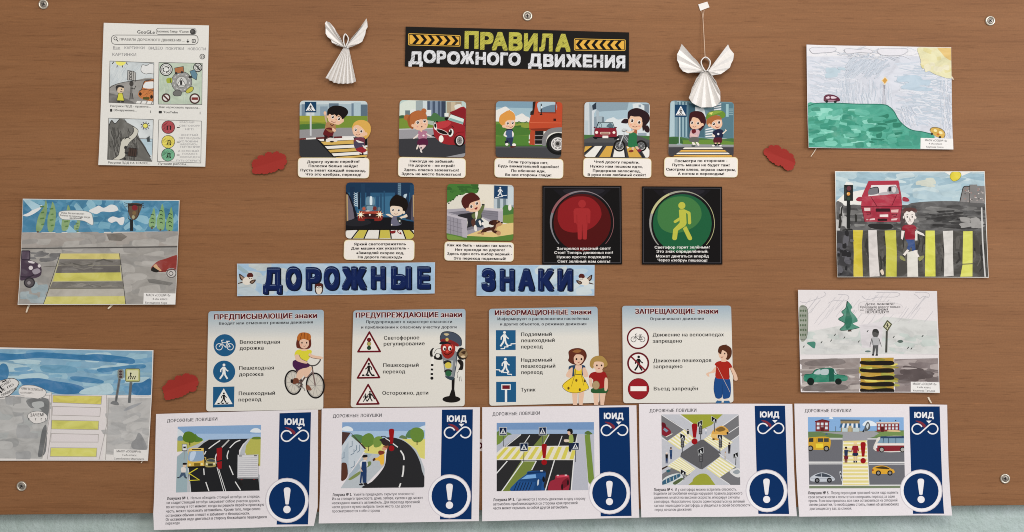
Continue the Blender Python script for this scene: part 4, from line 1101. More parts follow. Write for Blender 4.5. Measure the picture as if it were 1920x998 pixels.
# girl
A.e('#b56a3b', 202, 246, 38, 34); A.e('#b56a3b', 392, 172, 30, 30); A.e('#8d4a2a', 240, 248, 8, 26); A.s_('#a85c30', '215,330 205,260 250,195 330,165 410,195 428,260 400,290 300,300 270,375 235,360')
A.s_(SK, '262,330 300,285 380,262 425,265 438,320 415,372 350,392 290,375'); A.s_('#b56a3b', '235,300 250,200 330,168 405,195 428,262 380,268 340,262 300,285 280,320 250,350'); A.e(SK, 265, 336, 15, 17)
eyes(A, 322, 302, 400, 286, 16); A.e('#3a1f1a', 369, 350, 7, 9); A.e('#c78f86', 320, 350, 10, 8); A.e('#c78f86', 410, 325, 9, 8); A.e('#c28f74', 362, 318, 6, 5)
A.s_('#b57a92', '325,410 360,395 405,395 430,415 420,490 340,500'); A.s_(SK, '348,392 374,392 366,412'); A.s_('#cfc4bc', '330,430 300,455 270,480 280,488 320,464'); A.s_('#cfc4bc', '415,425 450,440 478,455 470,464 430,446'); A.e('#d6c9cc', 388, 450, 12, 10)
A.s_('#5c1f40', '335,492 425,488 432,560 322,558'); A.s_('#cfc4bc', '320,558 335,562 318,606 305,600'); A.s_('#cfb3b3', '345,560 415,560 385,600 360,615 370,580 340,590'); A.s_('#d0c9c6', '335,590 352,595 375,640 355,638'); A.l('#3a1c2a', 8, '335,585 350,620')
A.setclip(); A.finish()

A = card('rhyme card with a fair boy in blue overalls standing before an orange lorry', 910, 180, 6.05, '120,60 876,70 860,705 116,694', '104,704 886,716 884,940 102,924',
         (('Если тротуара нет,', 264, 762, 714, 774), ('Будь внимательней вдвойне!', 146, 808, 832, 820), ('По обочине иди,', 294, 862, 682, 868), ('Во все стороны гляди!', 226, 908, 748, 914)), 50)
A.p('#7f9fb3', '100,50 900,50 900,300 100,300'); A.p('#93adb9', '100,130 900,150 900,300 100,300'); A.s_('#cfcdc9', '110,180 180,140 230,122 270,150 330,200 330,290 110,290'); A.s_('#cfcdc9', '340,240 380,215 420,200 460,230 500,250 500,310 340,310')
A.p('#6f9440', '100,290 500,300 500,600 100,600'); A.s_('#95a545', '330,330 420,310 500,318 500,372 400,350'); A.s_('#4f7f35', '110,330 250,330 420,360 500,375 500,440 110,445'); A.p('#568838', '100,460 520,450 520,580 100,580'); A.s_('#446f30', '330,345 400,335 400,356 340,356'); A.s_('#446f30', '455,372 500,362 500,378')
A.ls('#3c5a34', 8, '360,312 380,292 410,308'); A.ls('#3c5a34', 8, '440,308 470,292 474,310'); A.p('#4a7a33', '100,560 700,555 700,590 100,590')
A.p('#48494d', '100,580 900,580 900,710 100,710'); A.p('#56575b', '100,575 690,572 690,588 100,590')
# lorry
A.p('#b9492c', '570,60 900,60 900,385 500,390 496,300 520,200'); A.p('#8f3520', '500,372 900,358 900,400 540,404'); A.l('#c9694a', 5, '502,304 860,308'); A.p('#2b2422', '538,70 572,62 548,215 508,218 512,180 535,165')
A.s_('#9fb2bd', '605,72 795,74 790,182 640,190 600,160'); A.s_('#6d8496', '640,140 790,100 790,180 640,188'); A.p('#8e3a25', '795,60 812,60 800,200 600,195 598,185 790,185'); A.r('#1e1817', 628, 90, 640, 215); A.e('#c3cdd2', 638, 130, 8, 14); A.r('#3b1512', 772, 258, 802, 285); A.s_('#1e1817', '620,205 645,205 645,216 620,216')
A.p('#b44a2d', '515,390 565,395 560,560 498,552 500,470'); A.p('#c9c3bd', '494,450 506,448 506,490 494,495'); A.e('#d6d0c5', 497, 524, 6, 14); A.p('#1b1a1b', '565,400 660,396 660,552 562,556'); A.r('#8a8788', 560, 445, 655, 454); A.r('#8a8788', 556, 495, 650, 503); A.r('#9b9897', 560, 545, 650, 556)
A.s_('#7e7d7f', '645,560 650,470 690,400 760,366 880,360 880,410 780,415 715,450 690,510 688,562'); A.e('#161616', 830, 545, 140, 125); A.e('#2a2a2a', 828, 545, 105, 96); A.e('#cfcccb', 822, 545, 76, 74); A.e('#8a8786', 822, 545, 64, 62); A.ring('#cfcccb', 7, 822, 545, 42, 40); A.e('#3a3837', 820, 543, 20)
for k in range(8): A.e('#d8d5d2', 822 + 52 * math.cos(k * .785), 545 + 50 * math.sin(k * .785), 7)
# boy
A.s_('#c78a42', '155,290 165,230 205,195 270,165 330,205 338,270 310,290 240,280 215,340 180,330'); A.p('#c78a42', '240,190 275,158 290,185'); A.s_(SK, '215,290 250,275 330,272 335,330 300,372 240,370 200,345'); A.s_('#c78a42', '160,300 170,230 220,200 320,205 338,268 260,275 225,300 215,335 190,335'); A.e(SK, 205, 345, 14, 16)
eyes(A, 254, 312, 310, 306, 14); A.ls('#7a2f2a', 5, '262,348 290,358 312,345'); A.e('#c98e80', 245, 345, 10, 7)
A.s_('#2a2f45', '238,380 300,376 310,400 240,405'); A.s_('#4e668c', '238,400 308,395 318,480 290,500 242,490'); A.s_('#d3cdc8', '238,395 215,420 208,450 240,468 246,455 228,438'); A.s_('#d3cdc8', '304,400 324,430 316,465 306,460'); A.s_('#2f3a5c', '242,480 312,475 310,520 300,560 285,560 262,520 240,505'); A.s_('#23273a', '222,515 255,505 262,545 230,545')
A.e('#d8d3ce', 244, 550, 18, 15); A.e('#d8d3ce', 326, 556, 22, 17); A.s_('#5c2a24', '285,572 345,570 330,585 290,588'); A.p('#2f3a5c', '280,540 302,540 306,570 284,570')
A.setclip(); A.finish()

A = card('rhyme card with a dark-haired girl wheeling a bicycle past a small red car', 1080, 180, 6.05, '96,70 836,76 832,706 92,696', '84,702 856,710 854,934 80,920',
         (('Чтоб дорогу перейти,', 206, 762, 718, 770), ('Нужно нам пешком идти,', 162, 812, 756, 818), ('Придержав велосипед,', 190, 862, 732, 868), ('В руки взяв любимый скейт!', 132, 908, 790, 912)), 44)
A.p('#98adb8', '80,60 850,60 850,460 80,460'); A.s_('#c3cacd', '330,290 400,250 430,245 480,270 600,262 600,460 330,460'); A.p('#7f929e', '230,60 600,60 580,160 240,180')
A.p('#b7bdc1', '80,70 150,75 160,460 80,460'); A.p('#8f9ba3', '150,80 200,150 200,460 155,460'); A.p('#2f3b49', '182,110 230,70 232,150 190,160'); A.p('#bcc3c8', '180,170 230,155 205,200 200,440 182,440'); A.p('#7c8b96', '205,240 240,230 240,440 205,440'); A.p('#98a5ad', '225,160 260,170 260,300 235,300')
for x in (255, 285): A.r('#93a1a9', x, 230, x + 25, 300)
A.r('#6c7b86', 295, 240, 318, 300); A.r('#a9b4ba', 100, 280, 140, 440)
for k in range(3): A.r('#6d7a83', 715 + k * 38, 90 + k * 6, 740 + k * 38, 200)
A.p('#c1c8cb', '640,90 720,80 770,110 835,90 835,460 700,460'); A.r('#8593a0', 710, 100, 738, 130); A.r('#727f8a', 775, 95, 828, 200); A.r('#8794a0', 700, 420, 800, 455)
A.p('#4d7a45', '80,440 230,445 140,510 80,515'); A.p('#4d7a45', '690,450 850,455 850,520 760,510'); A.p('#57585a', '80,500 230,445 690,445 850,510 850,705 80,705'); A.p('#45464a', '80,530 850,530 850,705 80,705'); A.p('#d2d0ce', '462,440 474,440 484,500 466,500')
for c, q in (('#c49a45', '100,575 192,568 100,640 92,640'), ('#d3d1cc', '215,570 306,568 215,694 100,694 95,680'), ('#c49a45', '345,570 425,568 390,694 262,694'), ('#d3d1cc', '445,570 540,570 556,694 418,694'), ('#c49a45', '570,572 660,575 745,698 600,698'), ('#d3d1cc', '720,580 810,580 835,620 835,700 790,700')): A.p(c, q)
for q in ('196,568 100,645', '310,568 222,696', '428,568 396,696', '545,570 562,696', '690,575 765,700', '820,580 842,610'): A.l('#26252a', 16, q)
A.s_('#17141a', '210,460 470,455 470,490 430,496 420,478 250,478 245,490 212,490'); A.s_('#8f2434', '212,380 250,364 430,364 458,385 462,450 440,466 232,466 210,450'); A.p('#1b2a33', '250,296 418,300 442,366 228,364'); A.p('#9db2b8', '260,304 412,306 432,360 238,360'); A.s_('#5c7480', '345,350 380,310 410,320 420,360'); A.ring('#33464e', 5, 275, 338, 15, 24)
A.e('#e0d5cc', 234, 415, 17, 16); A.e('#e0d5cc', 430, 416, 16, 15); A.r('#c9b3a5', 275, 410, 388, 436, 6); A.r('#a3765f', 284, 416, 378, 430); A.r('#d8d4d0', 300, 452, 366, 480); A.e('#5c1a26', 212, 358, 12, 7); A.e('#5c1a26', 452, 360, 12, 7)
# bicycle
for x, y, r in ((492, 566, 58), (738, 568, 56)):
    A.ring('#1b1817', 18, x, y, r, r); A.e('#4f5052', x, y, r - 14); A.ring('#7d7e80', 4, x, y, r - 20); A.e('#b5b6b7', x, y, 8)
    for k in range(8): A.l('#8f9092', 3, [(x, y), (x + (r - 12) * math.cos(k * .785), y + (r - 12) * math.sin(k * .785))])
A.l('#b5b8ba', 11, '494,560 545,430 550,395'); A.l('#8f9395', 9, '530,450 600,540'); A.l('#8f9395', 8, '548,440 590,500'); A.ls('#b9bcbd', 13, '520,395 540,375 580,385 600,400'); A.ls('#3c3c3e', 9, '520,398 545,402 575,395')
# girl
A.s_('#2e1a1f', '510,300 545,262 585,265 585,310 540,312'); A.s_('#2e1a1f', '775,350 810,335 832,370 828,412 800,415 775,390'); A.s_('#2e1a1f', '585,230 600,170 680,138 760,160 825,210 832,280 790,340 760,400 740,330 640,230 600,240 592,330')
A.s_(SK, '598,260 625,228 720,235 750,270 748,350 700,388 630,372 595,330'); A.s_('#2e1a1f', '590,250 605,180 690,150 770,180 775,260 752,300 740,240 660,236 620,228 605,260'); eyes(A, 636, 282, 716, 300, 17); A.ls('#7a2f2a', 6, '640,345 668,354 695,346'); A.e('#d08f7c', 622, 330, 11, 8); A.e('#d08f7c', 716, 345, 12, 8); A.e('#c28f74', 668, 322, 7, 5)
A.s_('#b0623f', '640,390 690,385 688,430 660,440'); A.s_('#2f7a4d', '605,420 650,415 690,440 688,520 700,575 640,585 590,572 596,480'); A.s_('#d0b5a0', '600,410 650,388 660,400 620,425 570,412 575,400'); A.s_('#c9a98f', '630,585 660,582 650,620 636,616'); A.s_('#c9a98f', '670,578 700,576 715,610 700,616')
A.s_('#8a3a2a', '600,622 640,612 652,630 625,640 600,636'); A.s_('#8a2a40', '690,612 730,606 740,625 710,636'); A.s_('#e0d8d0', '585,575 600,590 580,596')
A.setclip(); A.finish()

A = card('rhyme card with a girl and a green-capped boy, under the hanging angel', 1235, 175, 5.873, '128,80 830,98 824,704 106,694', '62,704 874,704 870,928 58,920',
         (('Посмотри по сторонам -', 176, 760, 756, 756), ('Пусть машин не будет там!', 150, 804, 780, 806), ('Смотрим влево, вправо смотрим,', 82, 852, 848, 858), ('А потом и переходим!', 210, 900, 720, 902)), 46)
A.p('#6f8f9a', '100,70 840,70 840,500 100,500'); A.p('#9fb3ba', '130,90 240,90 240,500 120,500'); A.p('#7795a2', '175,90 200,90 200,500 175,500')
for k in range(7): A.r(('#56788a', '#8ea9b2')[k % 2], 205 + k * 18, 95, 223 + k * 18, 480)
A.p('#3f6273', '330,110 400,130 420,500 325,490'); A.p('#c3c9cc', '400,150 500,170 520,260 410,260'); A.p('#4d7382', '440,330 505,330 505,490 440,480'); A.p('#5c8290', '690,110 820,110 820,500 690,500'); A.p('#8fb0b6', '740,120 770,120 770,260 740,260')
for k in range(8): A.p(('#cdd0d2', '#6d8792')[k % 2], [(515, 395 + k * 13), (600, 375 + k * 15), (600, 390 + k * 15), (515, 408 + k * 13)])
for k in range(5): A.p(('#cdd0d2', '#6d8792')[k % 2], [(610, 130 + k * 12), (688, 110 + k * 14), (688, 124 + k * 14), (605, 142 + k * 12)])
for k in range(4): A.r('#7f9aa0', 775, 170 + k * 20, 820, 180 + k * 20)
A.s_('#4f7a45', '100,490 220,480 330,500 470,495 640,510 840,500 840,580 100,580'); A.p('#6f963f', '250,520 640,510 840,540 840,575 240,575'); A.s_('#3f6a3c', '100,500 230,490 260,560 100,565'); A.p('#8b8c8f', '100,560 840,568 840,605 100,600'); A.p('#5c5c60', '100,590 840,590 840,710 100,710'); A.p('#47464b', '100,600 290,596 150,700 100,700'); A.p('#47464b', '690,598 840,600 840,710 800,705')
for k, c in enumerate(('#d8d3c9', '#cfa14f', '#d8d3c9', '#cfa14f')): A.p(c, [(285 - k * 36, 598 + k * 28), (690 + k * 36, 598 + k * 28), (712 + k * 36, 616 + k * 28), (262 - k * 36, 616 + k * 28)]); A.p('#2a221f', [(262 - k * 36, 616 + k * 28), (712 + k * 36, 616 + k * 28), (726 + k * 36, 626 + k * 28), (249 - k * 36, 626 + k * 28)])
A.r('#a9b7ba', 222, 262, 234, 560); A.e('#8c9da0', 228, 564, 34, 10); crossing_sign(A, '178,126 310,130 308,264 176,262')
# girl
A.s_('#43191f', '335,270 350,215 420,196 490,220 520,300 510,350 470,405 440,420 430,380 350,390 335,330'); A.s_(SK, '345,330 360,285 390,265 470,300 480,350 450,385 380,395 348,365'); A.s_('#43191f', '338,300 350,225 430,205 505,250 510,330 470,330 440,285 400,262 370,270 355,310'); A.e(SK, 480, 346, 16, 16)
eyes(A, 366, 325, 432, 332, 14); A.ls('#7a2f2a', 5, '375,366 395,374 412,366'); A.s_('#bb9aa0', '350,415 380,400 440,405 450,440 420,500 345,495'); A.s_('#6e1f28', '362,408 400,395 410,430 375,446'); A.s_('#c9a9a2', '355,440 400,462 420,455 415,480 350,465')
A.s_('#6b6b66', '340,490 430,485 446,530 400,540 338,530'); A.s_('#d3ccc2', '365,540 395,545 405,570 385,580'); A.s_('#d3ccc2', '408,540 435,545 448,570 432,578'); A.s_('#4e5a56', '362,575 402,572 398,588 365,588')
# boy
A.s_('#b06c3c', '525,310 540,270 600,240 680,255 690,290 600,300 560,345 530,345'); A.s_(SK, '565,350 590,305 680,285 700,330 690,370 650,398 595,385'); A.s_('#b06c3c', '528,320 560,262 640,245 690,262 690,290 640,292 600,310 575,350 545,345'); A.e(SK, 558, 352, 16, 18)
A.s_('#6f9437', '520,270 545,215 620,190 700,195 735,230 725,265 690,275 660,240 580,255 530,285'); A.s_('#8fae48', '545,225 620,195 700,200 640,225 570,245'); A.p('#c9c46a', '550,215 600,205 580,240'); eyes(A, 606, 338, 664, 322, 15); A.ls('#9a3a2f', 7, '620,366 645,380 668,368')
A.s_('#252845', '600,420 650,395 700,405 710,440 695,495 615,500 595,450'); A.e('#cfd0d6', 656, 450, 12); A.s_('#d3c4b5', '592,450 620,468 612,486 592,478'); A.s_('#d3c4b5', '700,440 730,415 735,395 745,408 752,412 735,425 712,450'); A.s_('#5c1f2c', '610,495 692,492 692,545 650,545 605,545'); A.s_('#1f1a22', '610,555 640,552 636,578 610,574'); A.s_('#1f1a22', '650,555 680,552 684,576 654,574')
A.e('#d8d3ce', 602, 578, 16, 9); A.e('#d8d3ce', 680, 578, 14, 9); A.p(SK, '615,545 636,545 636,558 618,558'); A.p(SK, '652,545 674,545 676,556 654,558')
A.setclip(); A.finish()

A = card('rhyme card of a dark night street with a boy before the glowing red car', 630, 335, 6.05, '114,44 886,46 884,686 110,680', '92,694 892,694 888,930 86,922',
         (('Яркий светоотражатель', 206, 758, 794, 756), ('Для машин как указатель -', 172, 806, 828, 804), ('«Замедляй скорее ход,', 230, 856, 772, 858), ('На дороге пешеход!»', 248, 904, 750, 906)), 50)
A.p('#1c3a58', '100,40 900,40 900,500 100,500'); A.p('#2f5f83', '100,160 900,160 900,480 100,480'); A.p('#3f7396', '240,220 640,200 620,420 240,420')
for c, x0, y0, x1 in (('#1c3553', 160, 95, 215), ('#22415f', 285, 60, 330), ('#1f3c5c', 345, 105, 390), ('#2a5273', 500, 170, 520), ('#2a5273', 540, 140, 556), ('#1d3857', 668, 60, 830), ('#2c557a', 455, 200, 490), ('#25496a', 840, 70, 890)): A.r(c, x0, y0, x1, 400)
A.r('#6f8fa5', 702, 55, 738, 330); 
for k in range(12): A.l('#1d3857', 4, [(704, 70 + k * 22), (736, 64 + k * 22)])
for k in range(7): A.l('#b3c4cf', 6, [(200 + k % 2 * 4, 180 + k * 22), (255, 160 + k * 24)]); A.l('#b3c4cf', 5, [(205, 160 + k * 22), (250, 190 + k * 22)])
A.p('#16273c', '250,160 275,150 275,350 250,350')
A.s_('#6f93aa', '345,215 390,205 435,220 435,300 345,300'); A.s_('#c7d4da', '385,210 410,212 410,300 385,300'); A.s_('#1b1a26', '100,180 150,185 210,330 240,420 240,500 100,500'); A.p('#6f6875', '120,185 140,190 190,330 210,450 130,490'); A.p('#b89a6c', '118,180 134,184 140,500 122,500')
A.p('#5c5765', '860,190 890,185 890,490 830,450'); A.p('#2d2c3a', '800,340 862,200 850,470 790,460'); A.p('#b89a6c', '872,185 886,185 886,440 876,430')
A.p('#17171c', '100,500 240,455 420,440 640,440 900,500 900,600 100,600'); A.s_('#26262c', '130,480 300,450 400,500 280,540 120,530')
for q in ('120,590 250,582 170,680 110,680', '372,582 492,582 482,678 325,678', '622,582 745,582 785,682 636,682', '850,582 900,582 900,610'): A.p('#d0cdc8', q)
for q in ('265,582 355,582 310,678 195,678', '505,582 605,582 618,678 492,678', '762,582 832,582 900,650 880,684 800,684'): A.p('#bfb24e', q)
for q in ('258,578 178,682', '364,578 318,682', '498,578 486,682', '612,578 628,682', '752,578 792,684', '842,578 896,640'): A.l('#17130f', 13, q)
A.l('#17130f', 10, '100,580 900,580')
A.s_('#8f2b24', '255,400 290,365 470,360 520,390 522,470 440,480 430,455 330,455 322,480 255,478 248,440'); A.s_('#b34a38', '300,375 470,370 500,400 290,402'); A.s_('#3b1a1c', '320,402 460,402 470,440 310,440'); A.s_('#46677c', '290,330 340,305 430,305 490,340 470,368 300,370'); A.s_('#7d99a8', '350,315 420,315 410,365 360,365'); A.e('#b85a42', 318, 342, 18, 20); A.e('#7c2f2c', 440, 340, 22, 24); A.e('#6e7f8c', 490, 345, 14, 22)
A.e('#e0dcd2', 384, 412, 10); A.e('#d8d2c6', 360, 368, 26, 5)
for x, y in ((280, 410), (496, 408)):
    for k in range(4): a = .4 + k * .785; A.p('#e3c9a0', [(x + 52 * math.cos(a), y + 52 * math.sin(a)), (x + 8 * math.cos(a + 1.57), y + 8 * math.sin(a + 1.57)), (x - 52 * math.cos(a), y - 52 * math.sin(a)), (x - 8 * math.cos(a + 1.57), y - 8 * math.sin(a + 1.57))])
    A.e('#f0e6d2', x, y, 17)
A.s_('#a9bac4', '770,185 806,175 790,225 770,215'); A.s_('#cfc0b0', '565,408 600,402 650,430 660,450 630,442 600,428'); A.s_('#cfc0b0', '720,440 770,420 800,405 810,435 760,448 730,458')
A.s_('#1a120f', '612,280 640,215 690,180 720,205 790,225 818,290 800,360 770,400 730,400 640,320'); A.s_('#d3c0ad', '615,330 640,310 745,325 760,380 735,412 670,425 625,400'); A.s_('#1a120f', '612,320 620,240 690,185 780,225 815,300 790,370 760,380 750,330 690,312 640,308'); A.e('#d3c0ad', 768, 384, 16, 18)
eyes(A, 646, 356, 712, 360, 13); A.ls('#7a2f2a', 5, '660,398 680,405 700,398'); A.s_('#6b6a7e', '640,440 690,430 730,470 735,525 630,530'); A.s_('#2c3a3a', '690,440 735,450 735,520 700,480'); A.e('#d3cdc6', 722, 482, 10); A.e('#d3cdc6', 632, 525, 8)
A.s_('#8a2326', '615,600 650,592 676,590 670,618 630,625'); A.s_('#8a2326', '695,585 715,590 742,620 740,635 700,612'); A.s_('#d3cdc6', '700,590 722,600 725,618 706,606')
A.setclip(); A.finish()

A = card('rhyme card with a boy and a brown dog leaving a stone underpass stairway', 820, 335, 6.05, '112,60 866,72 862,706 106,698', '82,712 870,724 866,944 78,930',
         (('Как же быть - машин так много,', 114, 768, 846, 778), ('Нет прохода по дороге!', 202, 820, 764, 824), ('Здесь один есть выбор верный -', 112, 866, 848, 872), ('Это переход подземный!', 186, 918, 780, 924)), 46)
A.p('#c9c5ba', '100,50 880,50 880,360 100,360'); A.s_('#cfc9bc', '300,70 640,80 640,330 420,330'); A.p('#8d98a0', '640,80 880,80 880,330 640,330')
for k in range(5): A.r(('#a9b4bb', '#6f7f88')[k % 2], 645 + k * 34, 230, 680 + k * 34, 340)
A.p('#b5bfc4', '800,90 870,90 870,300 800,300')
A.s_('#4a8039', '105,60 300,55 440,80 470,120 450,165 400,170 330,165 290,185 230,190 190,235 130,265 105,260'); patches(A, ['#3a6a30', '#5c9145', '#447a36'], 120, 75, 430, 160, 18, 81, 40, 18); 
for x, y in ((150, 255), (130, 280), (180, 240), (225, 195), (260, 180), (455, 140), (462, 110)): A.e('#2f5228', x, y, 11, 8)
A.s_('#4f8040', '740,340 770,300 820,310 862,330 862,420 745,420'); A.s_('#cfcdc6', '805,310 835,295 840,350 810,360'); A.p('#7f9a45', '740,420 870,400 870,520 740,500'); A.p('#c9b077', '340,640 560,560 720,520 870,500 870,640 640,670 350,675'); A.p('#5f8a3c', '100,620 330,650 640,665 870,630 870,710 100,710'); A.s_('#80a04a', '110,640 230,660 300,690 110,690')
crossing_sign(A, '646,78 798,86 796,230 644,224', '#1f446b', '#1f446b', '#1f446b', False); walker(A, '#cfd2d4', 712, 200, 105, 1); A.l('#cfd2d4', 8, '655,215 690,215 700,208 735,205 745,195 790,190')
# underpass
A.p('#9a969f', '110,350 480,325 745,350 742,500 600,500 470,420 330,470 110,400'); A.p('#7d7a85', '130,382 440,355 690,372 690,500 500,430 250,420'); 
for y in (378, 400, 425): A.l('#69656f', 3, [(130, y + 8), (460, y - 20), (690, y + 5)])
A.p('#b5b0b6', '480,325 745,350 745,380 480,345'); A.p('#a49fa8', '690,375 745,370 742,500 690,505'); A.s_('#2b2a30', '240,410 330,395 380,390 420,420 430,560 340,590 340,470 250,435')
A.p('#8b8893', '340,590 520,530 540,565 340,640'); A.p('#77747e', '340,560 500,505 520,530 340,592'); A.p('#8c8892', '110,410 335,465 335,670 110,620'); A.p('#aaa5ad', '110,395 340,455 340,480 110,420'); A.p('#a19ca5', '270,470 338,480 335,672 285,665')
for x in (145, 185, 230): A.l('#6d6973', 4, [(x, 430 + (x - 110) * .24), (x + 4, 630 + (x - 110) * .2)])
for y in (470, 520, 570): A.l('#6d6973', 3, [(110, y), (285, y + 48)])
# boy
A.s_('#3f4a33', '390,400 440,370 490,380 505,440 480,465 400,450'); A.s_('#6d7a4a', '440,370 480,350 510,300 536,300 525,350 500,400 490,450 450,460'); A.s_('#2a2a2f', '505,290 535,290 532,302 508,304'); A.e('#cfc7b4', 524, 265, 16, 24); A.s_('#6d7a4a', '390,415 430,395 440,440 410,455'); A.s_('#d8d3c8', '430,385 455,370 460,400 440,470')
A.s_('#2f4152', '440,470 490,455 530,500 510,550 470,555 430,530'); A.s_('#d8d3ce', '468,485 490,478 500,525 485,532'); A.e('#d8d3ce', 518, 512, 16, 18); A.s_('#5c3a30', '385,480 425,460 430,530 400,545'); A.s_('#d3cec8', '415,540 440,530 450,590 425,595'); 
A.s_(SK, '345,330 360,285 430,255 480,240 490,320 460,370 390,378 350,365'); A.s_('#55211c', '272,260 300,200 380,158 440,180 482,225 470,245 420,260 370,285 345,345 300,330'); A.e(SK, 340, 350, 18, 18); eyes(A, 385, 318, 448, 282, 16); A.s_('#8a2f2c', '420,342 455,322 450,348 432,352'); A.e('#d09a84', 395, 352, 12, 8)
# dog
A.s_('#4a271c', '500,610 520,570 580,550 640,540 650,480 690,475 715,500 670,560 650,600 600,600 540,610'); A.s_('#4a271c', '590,490 640,470 690,480 650,530 600,520'); A.s_('#b98d66', '660,560 670,520 720,495 742,508 720,535 680,550 665,590 640,598'); A.e('#1a120f', 732, 500, 11, 8); A.e('#b08a64', 680, 484, 8, 10); A.s_('#3a1d16', '585,500 610,475 635,490 620,520 590,520')
A.s_('#4a271c', '620,590 690,592 710,605 690,630 640,615'); A.s_('#b98d66', '680,600 715,602 716,635 690,645 668,625'); A.s_('#4a271c', '520,590 480,610 470,630 500,620'); A.s_('#b98d66', '455,620 480,605 500,615 470,632'); A.s_('#b98d66', '500,620 520,610 530,635 505,640'); A.s_('#c9b29c', '560,600 610,590 620,604 570,612'); A.p('#c9c2b4', '595,555 640,535 630,550')
A.setclip(); A.finish()

# ---- traffic light cards
def lightcard(label, ox, quad, cx, cy, R, ringcol, base, glow, glowq, lines, man):
    S = Sheet('traffic_light_card', label, 'card', (P(quad)[0][0] / 6.046 + ox, P(quad)[0][1] / 6.046 + 340, P(quad)[2][0] / 6.046 + ox, P(quad)[2][1] / 6.046 + 340), 'black traffic light cards', 2.6)
    S.crop(ox, 340, 6.046)
    S.panel('card', P(quad), '#110f10g', 1.5)
    q = P(quad)
    S.part('border_print')
    mx, my = sum(p[0] for p in q) / 4, sum(p[1] for p in q) / 4
    S.l('#55535ag', 4, [(mx + (p[0] - mx) * .958, my + (p[1] - my) * .958) for p in q], True)
    S.p('#17151ag', '%d,%d %d,%d %d,%d' % (mx - 330, my - 405, mx + 330, my - 405, mx, my - 120)); S.s_('#232128g', [(mx - 200, my - 405), (mx + 240, my - 405), (mx + 150, my - 340), (mx - 120, my - 340)])
    S.part('lamp_print')
    n = 60
    pts = [(cx + (R + 30) * math.cos(k / n * math.tau), cy + (R + 30) * math.sin(k / n * math.tau)) for k in range(n)]
    keep = [p for p in pts if p[1] < cy + R * .80]
    i0 = next(i for i in range(n) if pts[i] in keep and pts[i - 1] not in keep)
    arc = [pts[(i0 + k) % n] for k in range(len(keep))]
    m = len(arc); W_ = [6 + 22 * math.exp(-((k / m - .28) / .22) ** 2) for k in range(m)]
    S._add(ringcol[0], ribbon(arc, W_)); a = arc[:m // 4]; S._add(ringcol[1], ribbon(a, W_[:m // 4])); S._add(ringcol[1], ribbon(arc[m // 2 - 4:m * 3 // 4], [x * .8 for x in W_[m // 2 - 4:m * 3 // 4]]))
    S.e(base, cx, cy, R, R); S.s_(glow, glowq)
    S.part('figure_print'); man(S)
    S.part('rhyme_lettering')
    for t, x0, y0, x1, y1 in lines: S.t('#dcd9d6', t, x0, y0, x1, y1, 30, .026)
    return S.finish()
def standing(S):
    c = '#9e2a2cg'
    S.e(c, 522, 256, 43, 45)
    S.p(c, rounded('428,306 612,306 612,400 590,410 584,490 458,490 452,410 428,400', [34, 34, 6, 4, 4, 4, 4, 6]))
    S.p(c, rounded('424,330 456,330 462,470 430,474', 14)); S.p(c, rounded('586,330 618,330 614,480 586,476', 14)); S.p(c, rounded('468,480 522,480 518,662 474,660', 14)); S.p(c, rounded('526,480 584,480 574,662 530,660', 14))
    S.l('#7c1718g', 4, '462,380 466,480'); S.l('#7c1718g', 4, '576,380 578,480'); S.l('#7c1718g', 5, '523,500 523,655')
def walking(S):
    c = '#b3b445g'
    S.e(c, 534, 276, 40, 40); S.p(c, rounded('500,322 570,318 582,352 588,480 570,510 490,560 478,660 455,672 424,660 436,545 510,470', [14, 14, 6, 10, 10, 6, 18, 18, 18, 10, 6]))
    S.p(c, rounded('560,318 632,350 642,480 620,492 604,482 600,372 570,352', [12, 14, 14, 10, 10, 8, 6])); S.p(c, rounded('508,408 506,448 456,478 438,462 446,448', [8, 6, 14, 10, 8])); S.p(c, rounded('585,508 655,650 638,672 606,664 545,535', [10, 18, 18, 18, 8]))
lightcard('black card with a red light and a standing figure above a white rhyme', 1005, '72,50 970,52 976,942 70,944', 524, 470, 326, ('#8a5a5eg', '#77777cg'), '#4d0f0fg', '#861b1fg',
          '245,400 270,280 380,195 500,172 620,190 710,270 742,360 725,430 660,510 560,560 420,582 310,550 260,480',
          (('Загорелся красный свет?', 236, 778, 844, 776), ('Стоп! Теперь движенья нет!', 208, 824, 872, 824), ('Нужно просто подождать', 236, 874, 848, 872), ('Свет зелёный нам опять!', 244, 922, 840, 924)), standing)
lightcard('black card with a green light and a striding yellow figure above a white rhyme', 1190, '84,58 990,62 994,944 82,944', 540, 480, 334, ('#b5b284g', '#8d8b86g'), '#1d5a39g', '#3f7440g',
          '258,400 285,280 390,198 520,172 640,195 730,275 758,370 735,450 660,525 540,575 420,588 320,550 270,480',
          (('Светофор горит зелёным?', 226, 764, 850, 762), ('Это знак определённый:', 246, 810, 832, 810), ('Может двигаться вперёд', 242, 864, 840, 864), ('Через «зебру» пешеход!', 260, 908, 822, 912)), walking)
